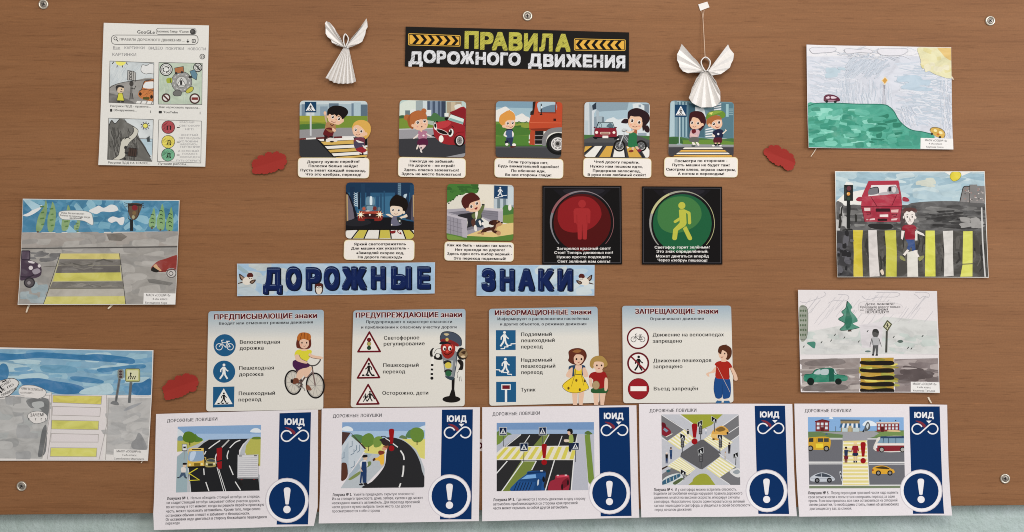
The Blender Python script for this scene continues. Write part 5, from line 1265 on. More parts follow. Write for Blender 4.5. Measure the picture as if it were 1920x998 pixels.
# ================================================================== road sign posters
CAR = '#cdcac3'
def bike_sign(A, x, y, r, kind):
    if kind == 'blue': A.e('#23618f', x, y, r); A.push([(x - r, y - r), (x + r, y - r), (x + r, y + r), (x - r, y + r)]); bike(A, '#d5d6d4', .5, .52, .4, .03); A.pop()
    else: A.e('#d8d4d0', x, y, r); A.ring('#6e1420', 14, x, y, r - 7); A.push([(x - r, y - r), (x + r, y - r), (x + r, y + r), (x - r, y + r)]); bike(A, '#1e1c1c', .5, .52, .32, .024); A.pop()
def poster(label, ox, oy, k, quad, cardw=28):
    f = lambda p: (ox + p[0] / k, oy + p[1] / k)
    a = [f(p) for p in P(quad)]
    S = Sheet('road_sign_poster', label, 'poster', (min(p[0] for p in a) - 2, min(p[1] for p in a), max(p[0] for p in a) + 14, max(p[1] for p in a)), 'road sign posters in a row', 2.6)
    S.crop(ox, oy, k)
    S.panel('card', rounded(quad, cardw), CAR, 1.3)
    S.part('sky_print')
    S.setclip(rounded(quad, cardw))
    q = P(quad); y0 = q[0][1]
    # printed blue sky band, fading in narrow printed steps
    n = 22
    ctop, cbot = (0x8e, 0xa0, 0xae), (0xcd, 0xca, 0xc3)
    for i in range(n):
        t = i / n; c = '#%02x%02x%02x' % tuple(int(ctop[j] + (cbot[j] - ctop[j]) * t) for j in range(3))
        S.r(c, 0, y0 - 22 + i * 12, 1200, y0 - 10 + i * 12)
    S.setclip()
    return S
def head(S, a, b, x0, xm, x1, y0, y1, h):
    S.part('heading')
    yy = lambda x: y0 + (y1 - y0) * (x - x0) / (x1 - x0)
    for col, off in (('#dcc9c4', .09), ('#5a101c', .04)):
        S.t(col, a, x0, yy(x0), xm, yy(xm), h, off)
        S.t(col, b, xm + 22, yy(xm + 22), x1, yy(x1), h * .98, off)
def lines(S, L, h, col='#1a1717', b=.03):
    for t, x0, y0, x1, y1 in L: S.t(col, t, x0, y0, x1, y1, h, b)
SKN = '#d0ae97'

A = poster('sign poster with blue round signs and a helmeted girl riding a bicycle', 380, 570, 4.754, '52,66 1080,52 1075,942 32,958')
head(A, 'ПРЕДПИСЫВАЮЩИЕ', 'знаки', 104, 802, 1020, 138, 124, 44)
A.part('lettering')
lines(A, [('Вводят или отменяют режимы движения', 146, 186, 984, 174)], 25, '#3a3a40')
lines(A, [('Велосипедная', 332, 356, 690, 354), ('дорожка', 330, 410, 544, 408), ('Пешеходная', 326, 588, 636, 584), ('дорожка', 324, 644, 542, 642), ('Пешеходный', 322, 814, 646, 810), ('переход', 320, 870, 524, 866)], 33)
A.part('round_sign'); bike_sign(A, 197, 369, 99, 'blue')
A.part('round_sign'); A.e('#23618f', 192, 604, 99); walker(A, '#d8d8d6', 188, 668, 136)
A.part('square_sign'); crossing_sign(A, '94,740 284,736 280,918 92,924', '#23618f', '#d8d8d4', '#15161a')
A.part('cyclist_figure')
for x, y, rx, ry, ro in ((808, 700, 72, 106, -6), (1004, 728, 78, 110, -4)):
    A.e('#bdb8ae', x, y, rx, ry, ro); A.ring('#1f1d1e', 14, x, y, rx, ry, ro); A.ring('#8b8986', 4, x, y, rx - 13, ry - 13, ro)
    for k in range(10): A.l('#8f8c88', 2.5, [(x, y), (x + (rx - 12) * math.cos(k * .628), y + (ry - 12) * math.sin(k * .628))])
A.l('#6b5652', 14, '806,706 880,700 980,560'); A.l('#6b5652', 13, '835,590 880,720 860,745'); A.l('#7d6a66', 12, '975,555 1004,728'); A.l('#7d6a66', 10, '985,600 925,660'); A.l('#8d8984', 9, '806,706 870,745'); A.ring('#5a5552', 6, 872, 728, 22); A.ls('#8d8984', 10, '870,745 900,750 912,775')
A.ls('#55504e', 11, '925,520 960,548 1010,545 1045,510 1050,480'); A.l('#55504e', 10, '975,548 980,580')
A.s_(SKN, '890,580 950,560 975,570 960,610 930,650 905,640'); A.s_('#8a5844', '930,720 955,735 972,765 950,772 925,760')
A.s_('#4f2450', '812,505 870,500 940,530 955,555 910,575 850,595 815,570 802,540'); A.s_('#3a2230', '830,570 850,600 838,600')
A.s_(SKN, '850,600 905,572 935,580 900,640 862,680 835,670'); A.s_('#7a4632', '812,665 850,665 858,700 820,714 800,705'); A.e('#2b1d1a', 796, 688, 12, 18)
A.s_('#c8c036', '822,440 855,408 960,410 970,440 935,505 870,512 828,480'); A.s_(SKN, '825,455 860,455 880,490 935,515 925,532 870,520 832,500'); A.s_(SKN, '955,440 990,458 1060,470 1074,482 1050,492 980,480 945,462')
A.ls('#7a5a4e', 4, '945,462 980,482 1050,492'); A.ls('#7a5a4e', 4, '860,455 880,490 935,515'); A.s_(SKN, '885,385 925,385 930,415 880,415')
A.s_('#6b2f22', '838,330 860,290 950,290 968,340 962,385 930,402 850,395 835,370'); A.s_(SKN, '865,330 900,312 940,320 948,360 930,390 900,398 872,380'); A.s_('#b86a2a', '842,300 865,262 910,254 955,268 966,300 950,326 900,312 855,328')
for q in ('870,318 885,260', '905,312 908,256', '938,320 940,262'): A.l('#7a3a1a', 5, q)
for x in (886, 928): A.e('#2a1c18', x, 346, 6, 9)
A.ls('#9a3a3a', 4, '896,374 908,378 920,372'); A.e('#d3937c', 880, 366, 8, 6)
A.finish()

A = poster('sign poster with red triangles and a traffic light man in a peaked cap', 650, 570, 4.754, '60,58 1060,44 1052,912 36,922')
head(A, 'ПРЕДУПРЕЖДАЮЩИЕ', 'знаки', 82, 818, 1028, 122, 116, 44)
A.part('lettering')
lines(A, [('Предупреждают о характере опасности', 174, 172, 940, 170), ('и приближении к опасному участку дороги', 130, 220, 980, 218)], 25, '#2f3038')
lines(A, [('Светофорное', 332, 320, 648, 316), ('регулирование', 330, 372, 696, 368), ('Пешеходный', 326, 562, 642, 560), ('переход', 324, 620, 522, 618), ('Осторожно, дети', 318, 810, 728, 808)], 33)
def triangle(q):
    A.p('#6e1420', rounded(q, 16)); p = P(q); c = (sum(x[0] for x in p) / 3, sum(x[1] for x in p) / 3)
    A.p('#d8d2cc', rounded([(c[0] + (x[0] - c[0]) * .76, c[1] + (x[1] - c[1]) * .76) for x in p], 6))
A.part('triangle_sign'); triangle('203,236 312,432 88,434')
for c, y in (('#7a1f22', 320), ('#b9ad62', 356), ('#2a4a34', 392)): A.e('#1f1d1d', 200, y, 19); A.e(c, 200, y, 16)
A.part('triangle_sign'); triangle('198,470 306,664 84,668'); walker(A, '#1b1919', 200, 640, 116, -1)
for x in (140, 184, 230): A.p('#1b1919', [(x, 628), (x + 16, 628), (x + 22, 644), (x - 4, 644)])
A.part('triangle_sign'); triangle('192,704 300,898 78,902'); walker(A, '#1b1919', 166, 872, 74); walker(A, '#1b1919', 206, 868, 92); A.l('#1b1919', 9, '220,800 250,850'); A.l('#1b1919', 8, '196,820 170,840')
A.part('traffic_light_figure')
A.e('#1e1a18', 934, 850, 80, 30); A.p('#1e1a18', '936,660 964,660 960,760 975,840 905,846 936,760')
A.s_('#23201f', '1010,495 1040,520 1036,580 1010,610 995,590 1012,550 985,505'); A.s_('#d0cec8', '985,600 1030,592 1034,640 1022,690 1005,690 990,660 975,650'); A.ls('#55504e', 4, '990,660 985,620 1000,600'); A.ls('#55504e', 4, '1005,690 1005,650'); A.ls('#55504e', 4, '1022,690 1018,645')
A.s_('#23201f', '760,470 800,440 850,455 850,495 800,497'); A.s_('#2a2725', '745,420 765,395 780,400 770,470 752,475 742,450'); A.s_('#d0cec8', '775,400 820,385 850,395 845,430 800,440 775,470 765,440'); A.e('#d0cec8', 812, 462, 18); A.ls('#4a4644', 4, '780,440 800,405 840,398')
A.p('#4e5a68', '965,380 990,420 978,560 960,660 930,672 975,540'); A.p('#7d8288', '842,430 980,430 958,655 880,645 860,520'); A.p('#a3a7a6', '866,500 950,505 936,640 886,632'); A.s_('#3b4c58', '880,645 958,655 940,680 900,668')
A.e('#2a2a2a', 898, 522, 36, 20); A.e('#c5b54a', 905, 548, 30, 28); A.e('#2a2a2a', 905, 600, 36, 18); A.e('#2f6a44', 908, 620, 28, 26)
A.s_('#c9c7c2', '970,375 1005,372 1010,400 985,430 965,410'); A.s_('#23201f', '985,430 1010,390 1050,400 1075,440 1060,490 1010,495 985,460'); A.s_('#9a7f5c', '1000,440 1040,400 1065,420 1078,455 1050,485 1010,470'); A.s_('#4a3424', '1020,430 1060,420 1050,450'); A.e('#c9b394', 1038, 470, 20, 10)
A.s_('#a32a24', '838,400 848,360 880,340 950,345 968,390 955,450 910,488 865,470'); A.s_('#c24238', '855,380 890,350 940,360 950,400 900,380')
for x in (872, 920): A.e('#d8d4ce', x, 396, 15, 21); A.e('#1a1413', x + 4, 402, 8, 12)
A.ls('#3a0f0d', 7, '870,440 895,455 925,440 940,425'); A.e('#c9483c', 897, 424, 12, 10); A.ls('#3a0f0d', 5, '855,374 870,366 882,372'); A.ls('#3a0f0d', 5, '908,368 925,364 940,374')
A.s_('#4b5566', '832,300 850,258 900,246 970,262 1020,310 1024,370 990,375 900,335 840,340'); A.s_('#8e2a2a', '840,318 900,312 985,350 1000,376 975,378 900,345 845,344'); A.s_('#1e2026', '825,352 850,335 900,340 940,362 900,356 850,362')
A.e('#c3a860', 895, 318, 14, 16); A.s_('#c0b08a', '865,268 890,262 915,270 890,284'); A.ls('#272a33', 5, '832,300 850,258 900,246 970,262 1020,310 1024,370')
A.part('striped_baton', None)
A.l('#d6d3cd', 22, '768,470 760,660'); A.e('#1a1818', 760, 662, 14)
for y in (545, 585, 625): A.l('#1a1818', 22, [(766 - (y - 470) * .04, y - 9), (765 - (y - 470) * .04, y + 9)])
A.finish()

A = poster('sign poster with square blue signs, a girl in a yellow dress and a child', 905, 565, 4.754, '56,68 1024,48 1044,905 60,932')
head(A, 'ИНФОРМАЦИОННЫЕ', 'знаки', 110, 762, 968, 124, 116, 42)
A.part('lettering')
lines(A, [('Информируют о расположении населённых', 132, 170, 950, 166), ('и других объектов, о режимах движения', 156, 216, 924, 214)], 25, '#2f3038')
lines(A, [('Подземный', 342, 312, 616, 308), ('пешеходный', 344, 366, 642, 362), ('переход', 342, 422, 536, 420), ('Надземный', 342, 540, 618, 538), ('пешеходный', 344, 594, 648, 592), ('переход', 344, 650, 536, 648), ('Тупик', 340, 806, 472, 804)], 33)
def stairman(S, x, y, h, fl):
    walker(S, '#d8d8d6', x, y, h, fl)
A.part('square_sign'); A.p('#23618f', '118,258 294,258 294,434 118,436'); stairman(A, 192, 402, 136, 1); A.l('#d8d8d6', 9, '160,424 195,422 196,408 225,406 226,394 252,392 254,380 294,378')
A.part('square_sign'); A.p('#23618f', '118,490 296,490 296,668 118,670'); stairman(A, 200, 636, 132, 1); A.l('#d8d8d6', 9, '118,610 150,612 152,622 182,622 184,634 222,636 224,650 256,652 258,660')
A.part('square_sign'); A.p('#23618f', '120,718 298,718 298,898 120,900'); A.r('#d8d8d6', 198, 780, 218, 898); A.r('#d8d8d6', 166, 740, 250, 790); A.r('#7a1a26', 175, 749, 242, 782)
A.part('girl_figure')
A.p(SKN, '795,800 845,800 842,925 805,925'); A.p(SKN, '858,800 908,800 890,925 860,925'); A.l('#9a7a68', 4, '850,815 852,920')
A.s_('#2e4a6a', '765,600 790,572 900,570 915,600 905,640 880,665 790,668'); A.s_(SKN, '770,610 800,590 800,640 790,680 750,675 745,650'); A.s_(SKN, '890,600 915,595 940,650 935,675 900,670')
A.s_('#d6b82c', '820,600 880,596 884,650 930,740 946,770 900,800 840,816 760,806 712,750 760,700 815,660'); A.ls('#6b5a1e', 4, '825,600 818,660 712,750 760,806 840,816 900,800 946,770 884,655'); A.ls('#8f7a1e', 4, '820,660 790,760'); A.ls('#8f7a1e', 4, '880,660 900,750'); A.ls('#2a2a2a', 5, '822,655 882,652')
for x, y in ((835, 705), (765, 775), (866, 788), (910, 710)): A.e('#5a4a1a', x, y, 10, 13); A.e('#a06a1c', x + 4, y - 3, 5)
A.s_(SKN, '835,560 875,560 885,595 860,620 825,600'); A.s_('#5f2a1e', '770,500 765,450 800,424 860,418 910,440 928,490 905,540 870,570 800,560 762,530'); A.s_(SKN, '812,500 830,475 890,480 900,520 880,552 850,568 818,550'); A.s_('#6b3324', '775,500 770,450 830,420 900,440 910,500 880,478 840,470 812,500 800,550 775,530'); A.s_('#a0683c', '800,450 840,430 880,440 850,460')
for x in (836, 880): A.e('#2a1c18', x, 516, 8, 10)
A.ls('#a03a34', 5, '846,542 856,546 866,540'); A.e('#d8998a', 826, 535, 9, 7)
A.part('child_figure')
A.p(SKN, '985,810 1036,812 1030,925 992,925'); A.p(SKN, '1042,812 1098,810 1080,925 1050,925'); A.l('#9a7a68', 4, '1038,818 1040,920')
A.s_('#2f5f34', '970,780 1030,770 1110,775 1106,815 1040,820 972,815'); A.s_('#a3201f', '950,660 985,632 1080,628 1104,660 1110,690 1085,700 1082,770 980,772 985,700 952,690')
A.s_(SKN, '948,685 975,690 980,740 1030,760 1020,780 965,765 948,730'); A.s_(SKN, '1088,690 1112,690 1116,760 1105,796 1085,790'); A.e('#b59a72', 1010, 748, 32, 38); A.ring('#8a6f4c', 4, 1010, 748, 32, 38); A.s_(SKN, '1015,600 1060,600 1065,632 1010,632')
A.s_('#b3904f', '955,575 965,520 1010,488 1070,492 1108,540 1110,575 1075,590 1060,550 1000,550 985,600'); A.s_(SKN, '985,560 1005,535 1070,540 1080,580 1060,610 1030,620 1000,605'); A.s_('#b3904f', '960,570 970,520 1020,490 1080,505 1095,560 1060,540 1000,540 985,570')
for x in (1018, 1060): A.e('#2a1c18', x, 572, 7, 9)
A.ls('#a03a34', 5, '1026,596 1036,600 1046,595')
A.finish()

A = poster('sign poster with red ring signs and a barefaced boy in blue breeches', 1155, 565, 4.867, '56,42 1050,40 1072,924 66,930')
A.root['label'] = 'sign poster with red ring signs and a boy in baggy blue trousers'
head(A, 'ЗАПРЕЩАЮЩИЕ', 'знаки', 174, 718, 930, 114, 112, 44)
A.part('lettering')
lines(A, [('Ограничивают движение', 310, 172, 802, 170)], 25, '#2f3038')
lines(A, [('Движение на велосипедах', 334, 322, 984, 320), ('запрещено', 334, 380, 602, 378), ('Движение пешеходов', 340, 558, 870, 554), ('запрещено', 338, 612, 606, 610), ('Въезд запрещён', 344, 814, 748, 812)], 33)
A.part('round_sign'); bike_sign(A, 200, 336, 102, 'red')
A.part('round_sign'); A.e('#d8d4d0', 202, 566, 101); walker(A, '#1b1919', 204, 632, 136); A.ring('#6e1420', 16, 202, 566, 93); A.l('#8a2630', 15, '137,505 268,632')
A.part('round_sign'); A.e('#a3202a', 205, 800, 98); A.r('#ded9d4', 132, 776, 278, 820); A.ring('#7a1420', 6, 205, 800, 95)
A.part('boy_figure')
A.s_('#3a6a9a', '910,930 925,905 960,905 958,930'); A.s_('#3a6a9a', '985,930 990,905 1030,908 1036,930'); A.p('#cfc3b5', '930,885 965,885 962,908 932,908'); A.p('#cfc3b5', '985,885 1022,885 1024,908 988,908')
A.s_(SKN, '905,600 922,620 900,650 850,662 852,686 835,685 822,664 840,650 870,640'); A.s_(SKN, '1040,610 1065,605 1100,670 1110,712 1098,724 1075,718 1065,680'); A.ls('#8a6a5a', 4, '1040,610 1070,680 1078,716')
A.s_('#1f4f8f', '905,695 960,690 1030,700 1048,780 1040,870 1000,890 975,885 968,840 955,885 910,880 892,800'); A.ls('#163a6b', 5, '968,760 968,840 962,880'); A.ls('#163a6b', 4, '905,695 892,800 910,880')
A.s_('#b0291c', '900,575 935,548 1020,548 1060,600 1030,618 1034,706 970,708 908,694 914,600'); A.ls('#7a1a12', 4, '1030,618 1034,700'); A.s_(SKN, '965,520 1008,515 1005,550 960,550')
A.s_('#5a2f1c', '930,450 950,410 1000,398 1050,430 1054,490 1030,530 1005,530 940,470'); A.s_(SKN, '935,470 965,445 1010,470 1010,510 985,535 950,520 938,495'); A.s_('#5a2f1c', '930,460 945,412 1000,400 1050,435 1050,500 1020,520 1010,470 975,440 955,480'); A.p('#5a2f1c', '985,402 1008,392 1004,408')
for x in (955, 992): A.e('#2a1c18', x, 474 + (x - 955) * .1, 6, 8)
A.ls('#a03a34', 5, '956,508 966,512 978,506'); A.l('#c9b7a8', 3, '925,600 1040,830')
A.finish()

# ================================================================== road traps sheets
SH = '#d3ced2'
NAVY = '#07336a'
def trap(label, ox, oy, k, outline, title, band, juid, logo, circ, para, bend):
    f = lambda p: (ox + p[0] / k, oy + p[1] / k)
    a = [f(p) for p in P(outline)]
    S = Sheet('road_traps_sheet', label, 'sheet', (min(p[0] for p in a), min(p[1] for p in a), max(p[0] for p in a), max(p[1] for p in a)), 'printed sheets along the bottom edge', 1.0, bend)
    S.crop(ox, oy, k)
    S.panel('paper', P(outline), SH)
    S.part('title_lettering'); S.t('#2a2c34', 'ДОРОЖНЫЕ ЛОВУШКИ', *title, 25, .02)
    S.part('blue_band'); S.p(NAVY, band)
    S.part('emblem')
    x0, x1, yb, h = juid
    S.t('#d9dade', 'ЮИД', x0, yb, x1, yb, h, .05)
    (lx, ly), (rx, ry), r = logo
    S.s_('#8a3340', [(lx - 14, ly - r * 1.62), (lx + r * .7, ly - r * 1.5), (lx + r * 1.65, ly - r * .75), (lx + r * 1.35, ly - r * .25), (lx + r * .7, ly - r * 1.0)])
    L = [(lx + r * math.cos(t), ly + r * math.sin(t)) for t in [math.radians(-25 - i * 14.5) for i in range(21)]]
    Rr = [(rx + r * math.cos(t), ry + r * math.sin(t)) for t in [math.radians(225 + i * 14.5) for i in range(21)]]
    S.l('#dcdce0', r * .26, L + Rr)
    S.p('#dcdce0', [(rx - r * 1.25, ry - r * 1.62), (rx - r * .2, ry - r * 1.64), (rx - r * .72, ry - r * 1.05)])
    S.part('paragraph')
    for i, (t, px0, py0, px1, py1) in enumerate(para): 
        if i == 0:
            m = px0 + (px1 - px0) * .235; ym = py0 + (py1 - py0) * .235; a, b = t.split('|')
            S.t('#3a373c', a, px0, py0, m, ym, 21, .04); S.t('#4a484f', b, m + 14, ym, px1, py1, 21, .02)
        else: S.t('#4a484f', t, px0, py0, px1, py1, 21, .02)
    def done():
        S.part('exclamation_badge')
        cx, cy, R = circ
        S.e('#bdb7be', cx, cy, R + 6, R + 8); S.e('#dcdade', cx, cy, R, R + 2); S.e(NAVY, cx, cy, R - 22, R - 20)
        S.p('#dcdade', rounded([(cx - R * .18, cy - R * .60), (cx + R * .18, cy - R * .60), (cx + R * .075, cy + R * .2), (cx - R * .075, cy + R * .2)], [R * .17, R * .17, 6, 6])); S.e('#dcdade', cx, cy + R * .43, R * .175)
        return Sheet.finish(S)
    S.finish = done
    S.part('picture')
    return S
def excl(S, x, y0, y1, w, c='#a3141c'):
    S.p(c, rounded([(x - w, y0), (x + w, y0), (x + w * .45, y0 + (y1 - y0) * .68), (x - w * .45, y0 + (y1 - y0) * .68)], [w * .9, w * .9, 4, 4])); S.e(c, x, y1 - w * .95, w * .95)

# 1 bus and truck
A = trap('first road traps sheet, pictured with a yellow bus and the back of a white lorry', 280, 755, 4.106, '55,87 680,70 1303,52 1300,800 1274,940 660,962 48,972 36,850', (138, 152, 524, 138),
         '1003,82 1248,72 1228,930 985,934', (1042, 1198, 168, 44), ((1058, 257), (1187, 253), 41), (1062, 750, 163),
         [('Ловушка № 1.| Нельзя обходить стоящий автобус ни спереди,', 138, 748, 852, 732), ('ни сзади! Стоящий автобус закрывает собою участок дороги,', 136, 780, 852, 764), ('по которому в тот момент, когда вы решили перейти проезжую', 134, 812, 884, 794), ('часть, может проезжать автомобиль. Кроме того, люди около', 134, 844, 856, 826), ('остановки обычно спешат и забывают о безопасности.', 132, 876, 776, 860), ('От остановки надо двигаться в сторону ближайшего пешеходного', 134, 906, 908, 886), ('перехода', 134, 934, 240, 930)],
         dict(l=2.0, r=5, b=7.0, t=.3, w=.3, ripple=.5, ph=.4))
A.setclip('220,185 860,172 850,678 206,692')
A.p('#7f9fc4', '200,170 870,170 870,300 200,300'); A.p('#97b0cd', '200,240 870,240 870,300 200,300'); A.s_('#cdd4db', '780,228 790,206 820,196 850,206 865,230'); A.s_('#c3ccd2', '215,250 215,200 260,230 290,280 220,290')
A.p('#b9b85a', '200,290 420,290 300,370 200,380'); A.s_('#7d9fb0', '215,290 225,262 250,256 265,290'); A.s_('#5f8a35', '345,300 350,240 375,262 410,280 400,298'); A.s_('#5f8428', '258,265 275,230 310,222 345,240 360,280 335,308 290,306 262,290'); A.l('#5a4a2a', 8, '312,300 312,330')
A.p('#b9b85a', '740,280 870,270 870,500 760,440 735,380'); A.s_('#6f8a3a', '790,282 800,266 850,264 858,282')
A.p('#a9adb2', '440,290 470,280 400,380 330,470 320,690 200,690 205,420 300,350'); A.p('#8fa3aa', '205,430 280,360 300,400 290,690 200,700'); A.p('#a9adb2', '745,280 780,278 745,330 730,420 850,560 850,690 700,690 690,400')
A.p('#26272a', '460,286 765,278 720,320 690,370 690,420 700,500 770,690 320,694 300,560 300,470 360,360 420,310')
for q in ('300,500 320,692', '760,284 715,340 694,395 690,440 700,520'): A.ls('#c9cbcd', 5, q)
for q in ('545,292 495,326 456,356', '436,374 424,400', '418,508 422,558', '434,612 458,682', '700,290 660,308 618,350', '610,370 598,410 602,436', '615,486 645,558', '660,610 702,676', '518,395 508,425 512,470'): A.ls('#d2d3d3', 8, q)
A.l('#b3b3b0', 10, '614,288 558,345'); A.l('#d2d3d3', 5, '520,500 572,684'); A.l('#d2d3d3', 5, '532,508 588,684'); A.ls('#d2d3d3', 5, '505,450 512,410 520,395')
A.l('#c9bf35', 7, '372,505 306,545 384,596 308,600')
A.p('#c9a84f', '304,356 418,350 424,490 292,496 296,420'); A.p('#d3b968', '318,352 410,350 418,368 306,372'); A.s_('#8aa3c0', '304,390 318,376 408,374 416,390 412,444 306,450'); A.s_('#b3c3d6', '320,385 360,380 340,440 312,444'); A.r('#8a7020', 344, 466, 392, 488); A.e('#d6cc9a', 312, 478, 9); A.e('#d6cc9a', 404, 474, 9); A.r('#3a2f1c', 328, 358, 400, 366); A.p('#1b1a1a', '294,492 424,488 420,504 300,506'); A.l('#c9a84f', 6, '424,420 434,425 434,445')
A.s_('#b3a668', '430,480 436,450 450,434 500,434 510,470 506,494 440,498'); A.s_('#4a5560', '446,452 455,438 495,438 502,456'); A.e('#d3d0b3', 442, 474, 7); A.e('#d3d0b3', 498, 472, 7); A.r('#3a3a2a', 452, 470, 488, 488)
A.r('#1d1e20', 252, 318, 292, 374, 3); A.r('#d0d2d3', 256, 322, 288, 368); A.r('#1d1e20', 262, 338, 282, 352); A.l('#8a8f93', 5, '272,374 268,440')
A.s_('#c9b3a0', '258,480 270,466 285,475 280,498 262,500'); A.s_('#1d1a1a', '258,478 262,464 288,466 286,478'); A.s_('#cfc9c4', '244,505 262,496 282,510 276,540 250,540'); A.p('#4a5f7a', '248,538 276,538 284,576 268,578 262,560 240,578 226,582'); A.e('#26211f', 222, 578, 7, 5); A.e('#26211f', 284, 580, 8, 5)
A.p('#a51c22', '518,352 560,345 558,440 518,452'); A.p('#a51c22', '520,460 558,452 556,508 526,512')
A.r('#1b1a1b', 700, 570, 840, 600); A.r('#232223', 690, 590, 720, 640); A.r('#232223', 792, 588, 820, 640); A.p('#26272a', '690,590 840,590 850,690 760,690'); A.p('#c6c6c9', '678,404 840,400 838,575 676,582'); A.box('#8f9095', 4, 680, 404, 838, 578)
for k in range(10): A.l('#a1a1a8', 4, [(686, 428 + k * 15), (832, 425 + k * 15)])
A.r('#6a6a70', 690, 408, 712, 416); A.r('#6a6a70', 806, 406, 828, 414); A.l('#8a8b8f', 5, '680,588 838,584'); A.e('#7a2a2a', 710, 594, 8, 4); A.e('#7a2a2a', 806, 592, 8, 4); A.l('#7a5a30', 4, '838,470 842,490')
A.setclip(); A.finish()

# 2 house on a bend
A = trap('second road traps sheet, pictured with a grey house beside a bending road', 595, 755, 4.108, '35,45 640,40 1253,35 1250,500 1245,908 640,920 15,925 28,480', (120, 116, 496, 110),
         '960,55 1198,52 1188,895 945,897', (998, 1150, 146, 44), ((1020, 232), (1140, 230), 41), (1018, 720, 160),
         [('Ловушка № 2.| Умейте предвидеть скрытую опасность!', 118, 720, 746, 712), ('Из-за стоящего транспорта, дома, забора, кустов и др. может', 116, 750, 814, 742), ('неожиданно выехать автомобиль. Для перехода проезжей', 114, 782, 788, 774), ('части дороги нужно выбрать такое место, где дорога', 114, 812, 722, 806), ('просматривается в обе стороны', 116, 844, 482, 840)],
         dict(l=1.5, r=1.5, b=5.0, t=.3, w=.3, ripple=.4, ph=1.4))
A.setclip('192,152 832,150 824,654 182,660')
A.p('#7d9cc2', '180,140 840,140 840,300 180,300'); A.p('#9ab3cd', '180,220 840,220 840,300 180,300'); A.s_('#cdd5dc', '190,215 200,190 235,183 265,195 272,218'); A.s_('#c3cfd8', '780,205 800,185 840,178 840,215')
A.p('#c9c36f', '260,280 520,300 520,400 380,400'); A.p('#c9c36f', '620,280 840,280 840,440 780,420'); A.s_('#5f8a5c', '260,260 300,245 350,260 345,310 300,310'); A.s_('#6f9440', '340,300 350,260 395,236 430,256 438,310 395,345 355,335'); A.s_('#7fa04a', '430,290 460,262 500,270 490,330 440,345'); A.l('#5a4a30', 6, '396,335 394,375')
A.s_('#5f8a5c', '680,265 700,220 730,212 730,270'); A.s_('#6f9440', '715,250 725,205 770,192 815,215 820,270 790,305 740,300'); A.l('#5a4a30', 7, '768,295 768,328'); A.s_('#6f8a5c', '630,272 650,252 680,262 690,282')
A.p('#a9b0b6', '360,390 520,400 520,480 340,665 175,665'); A.p('#a9b0b6', '620,275 660,285 760,360 800,440 830,520 830,660 800,660'); A.p('#97a5b0', '250,600 350,480 420,400 380,390 240,560'); A.s_('#8a9a5a', '240,590 300,545 330,530 325,555 262,595'); A.s_('#7d8f5a', '385,460 412,455 412,480 380,500')
A.s_('#2d2d30', '480,285 540,268 610,275 680,305 740,360 780,430 805,520 806,660 360,662 420,610 480,545 520,480 530,400 535,340 490,300')
A.ls('#d3d3d3', 8, '525,275 560,300 620,345'); A.ls('#d3d3d3', 11, '640,370 662,405 668,442'); A.ls('#d3d3d3', 12, '664,486 662,530 654,572'); A.l('#d3d3d3', 11, '642,622 630,654')
A.p('#b5bec6', '190,330 255,255 372,356 250,545 182,600'); A.p('#a3b0bb', '185,400 240,300 240,545 182,590'); A.p('#543b38', '182,225 258,232 192,330 182,340'); A.p('#4a3330', '250,228 265,240 378,356 362,358'); A.s_('#5f3a2c', '184,600 184,480 205,462 228,480 232,570'); 
for q in ('246,345 268,335 268,295', '280,380 302,365 302,330', '305,385 326,370 326,325', '256,405 282,390 282,360', '186,430 206,425 206,380', '256,505 284,490 284,450'): A.l('#6d8294', 5, q)
A.s_('#c9ad96', '350,418 365,404 384,412 382,440 362,448'); A.s_('#1c1a1e', '348,424 352,406 382,404 384,420'); A.s_('#cfcfd0', '325,470 345,448 380,450 386,490 350,510 335,500'); A.p('#26406f', '345,455 378,455 380,530 378,620 350,618 345,560 338,622 326,618 336,520'); A.s_('#26262c', '322,628 345,622 352,636 326,638'); A.s_('#26262c', '356,622 378,618 386,630 360,636'); A.s_('#c9ad96', '328,490 342,520 350,530 338,530')
A.s_('#d6a93f', '470,420 500,385 515,420 510,478 488,480 476,450 436,446 440,430'); A.s_('#8a3a2c', '468,385 480,370 515,378 512,395 480,404'); A.s_('#c78f78', '500,350 520,338 540,350 520,370 502,366'); A.s_('#a05a3c', '505,340 545,330 540,352'); A.s_('#5a3626', '425,440 440,426 448,440 432,452'); A.s_('#c9ad96', '490,480 508,478 506,490 496,490')
A.ls('#4a4f5a', 7, '490,262 520,262 540,280'); A.s_('#3a2a2c', '492,300 520,285 555,300 545,330 510,330'); excl(A, 571, 202, 375, 23)
A.setclip(); A.finish()

# 3 two lanes
A = trap('third road traps sheet, pictured with a wide yellow crossing and blue and red cars', 895, 750, 4.0258, '37,55 620,48 1200,40 1210,500 1220,885 640,900 37,912 37,480', (114, 120, 472, 112),
         '918,58 1145,54 1163,873 930,877', (955, 1103, 142, 42), ((975, 230), (1095, 228), 39), (997, 702, 152),
         [('Ловушка № 3.| Где имеются 2 полосы движения в одну сторону', 120, 764, 816, 754), ('автомобиль приближающийся со стороны края проезжей', 120, 796, 756, 786), ('части может скрывать за собой другой автомобиль', 120, 826, 684, 818)],
         dict(l=1.0, r=2.5, b=4.0, t=.3, w=.3, ripple=.4, ph=2.2))
A.setclip('146,174 880,168 886,680 146,690')
A.p('#7393bd', '140,160 890,160 890,270 140,270'); A.p('#8fa6c3', '140,225 890,225 890,270 140,270'); A.p('#a5a9b5', '250,260 330,260 160,420 140,420 140,300'); A.p('#7f9a44', '140,240 240,258 170,330 140,345'); A.s_('#6f8a4c', '150,265 160,232 200,235 260,262')
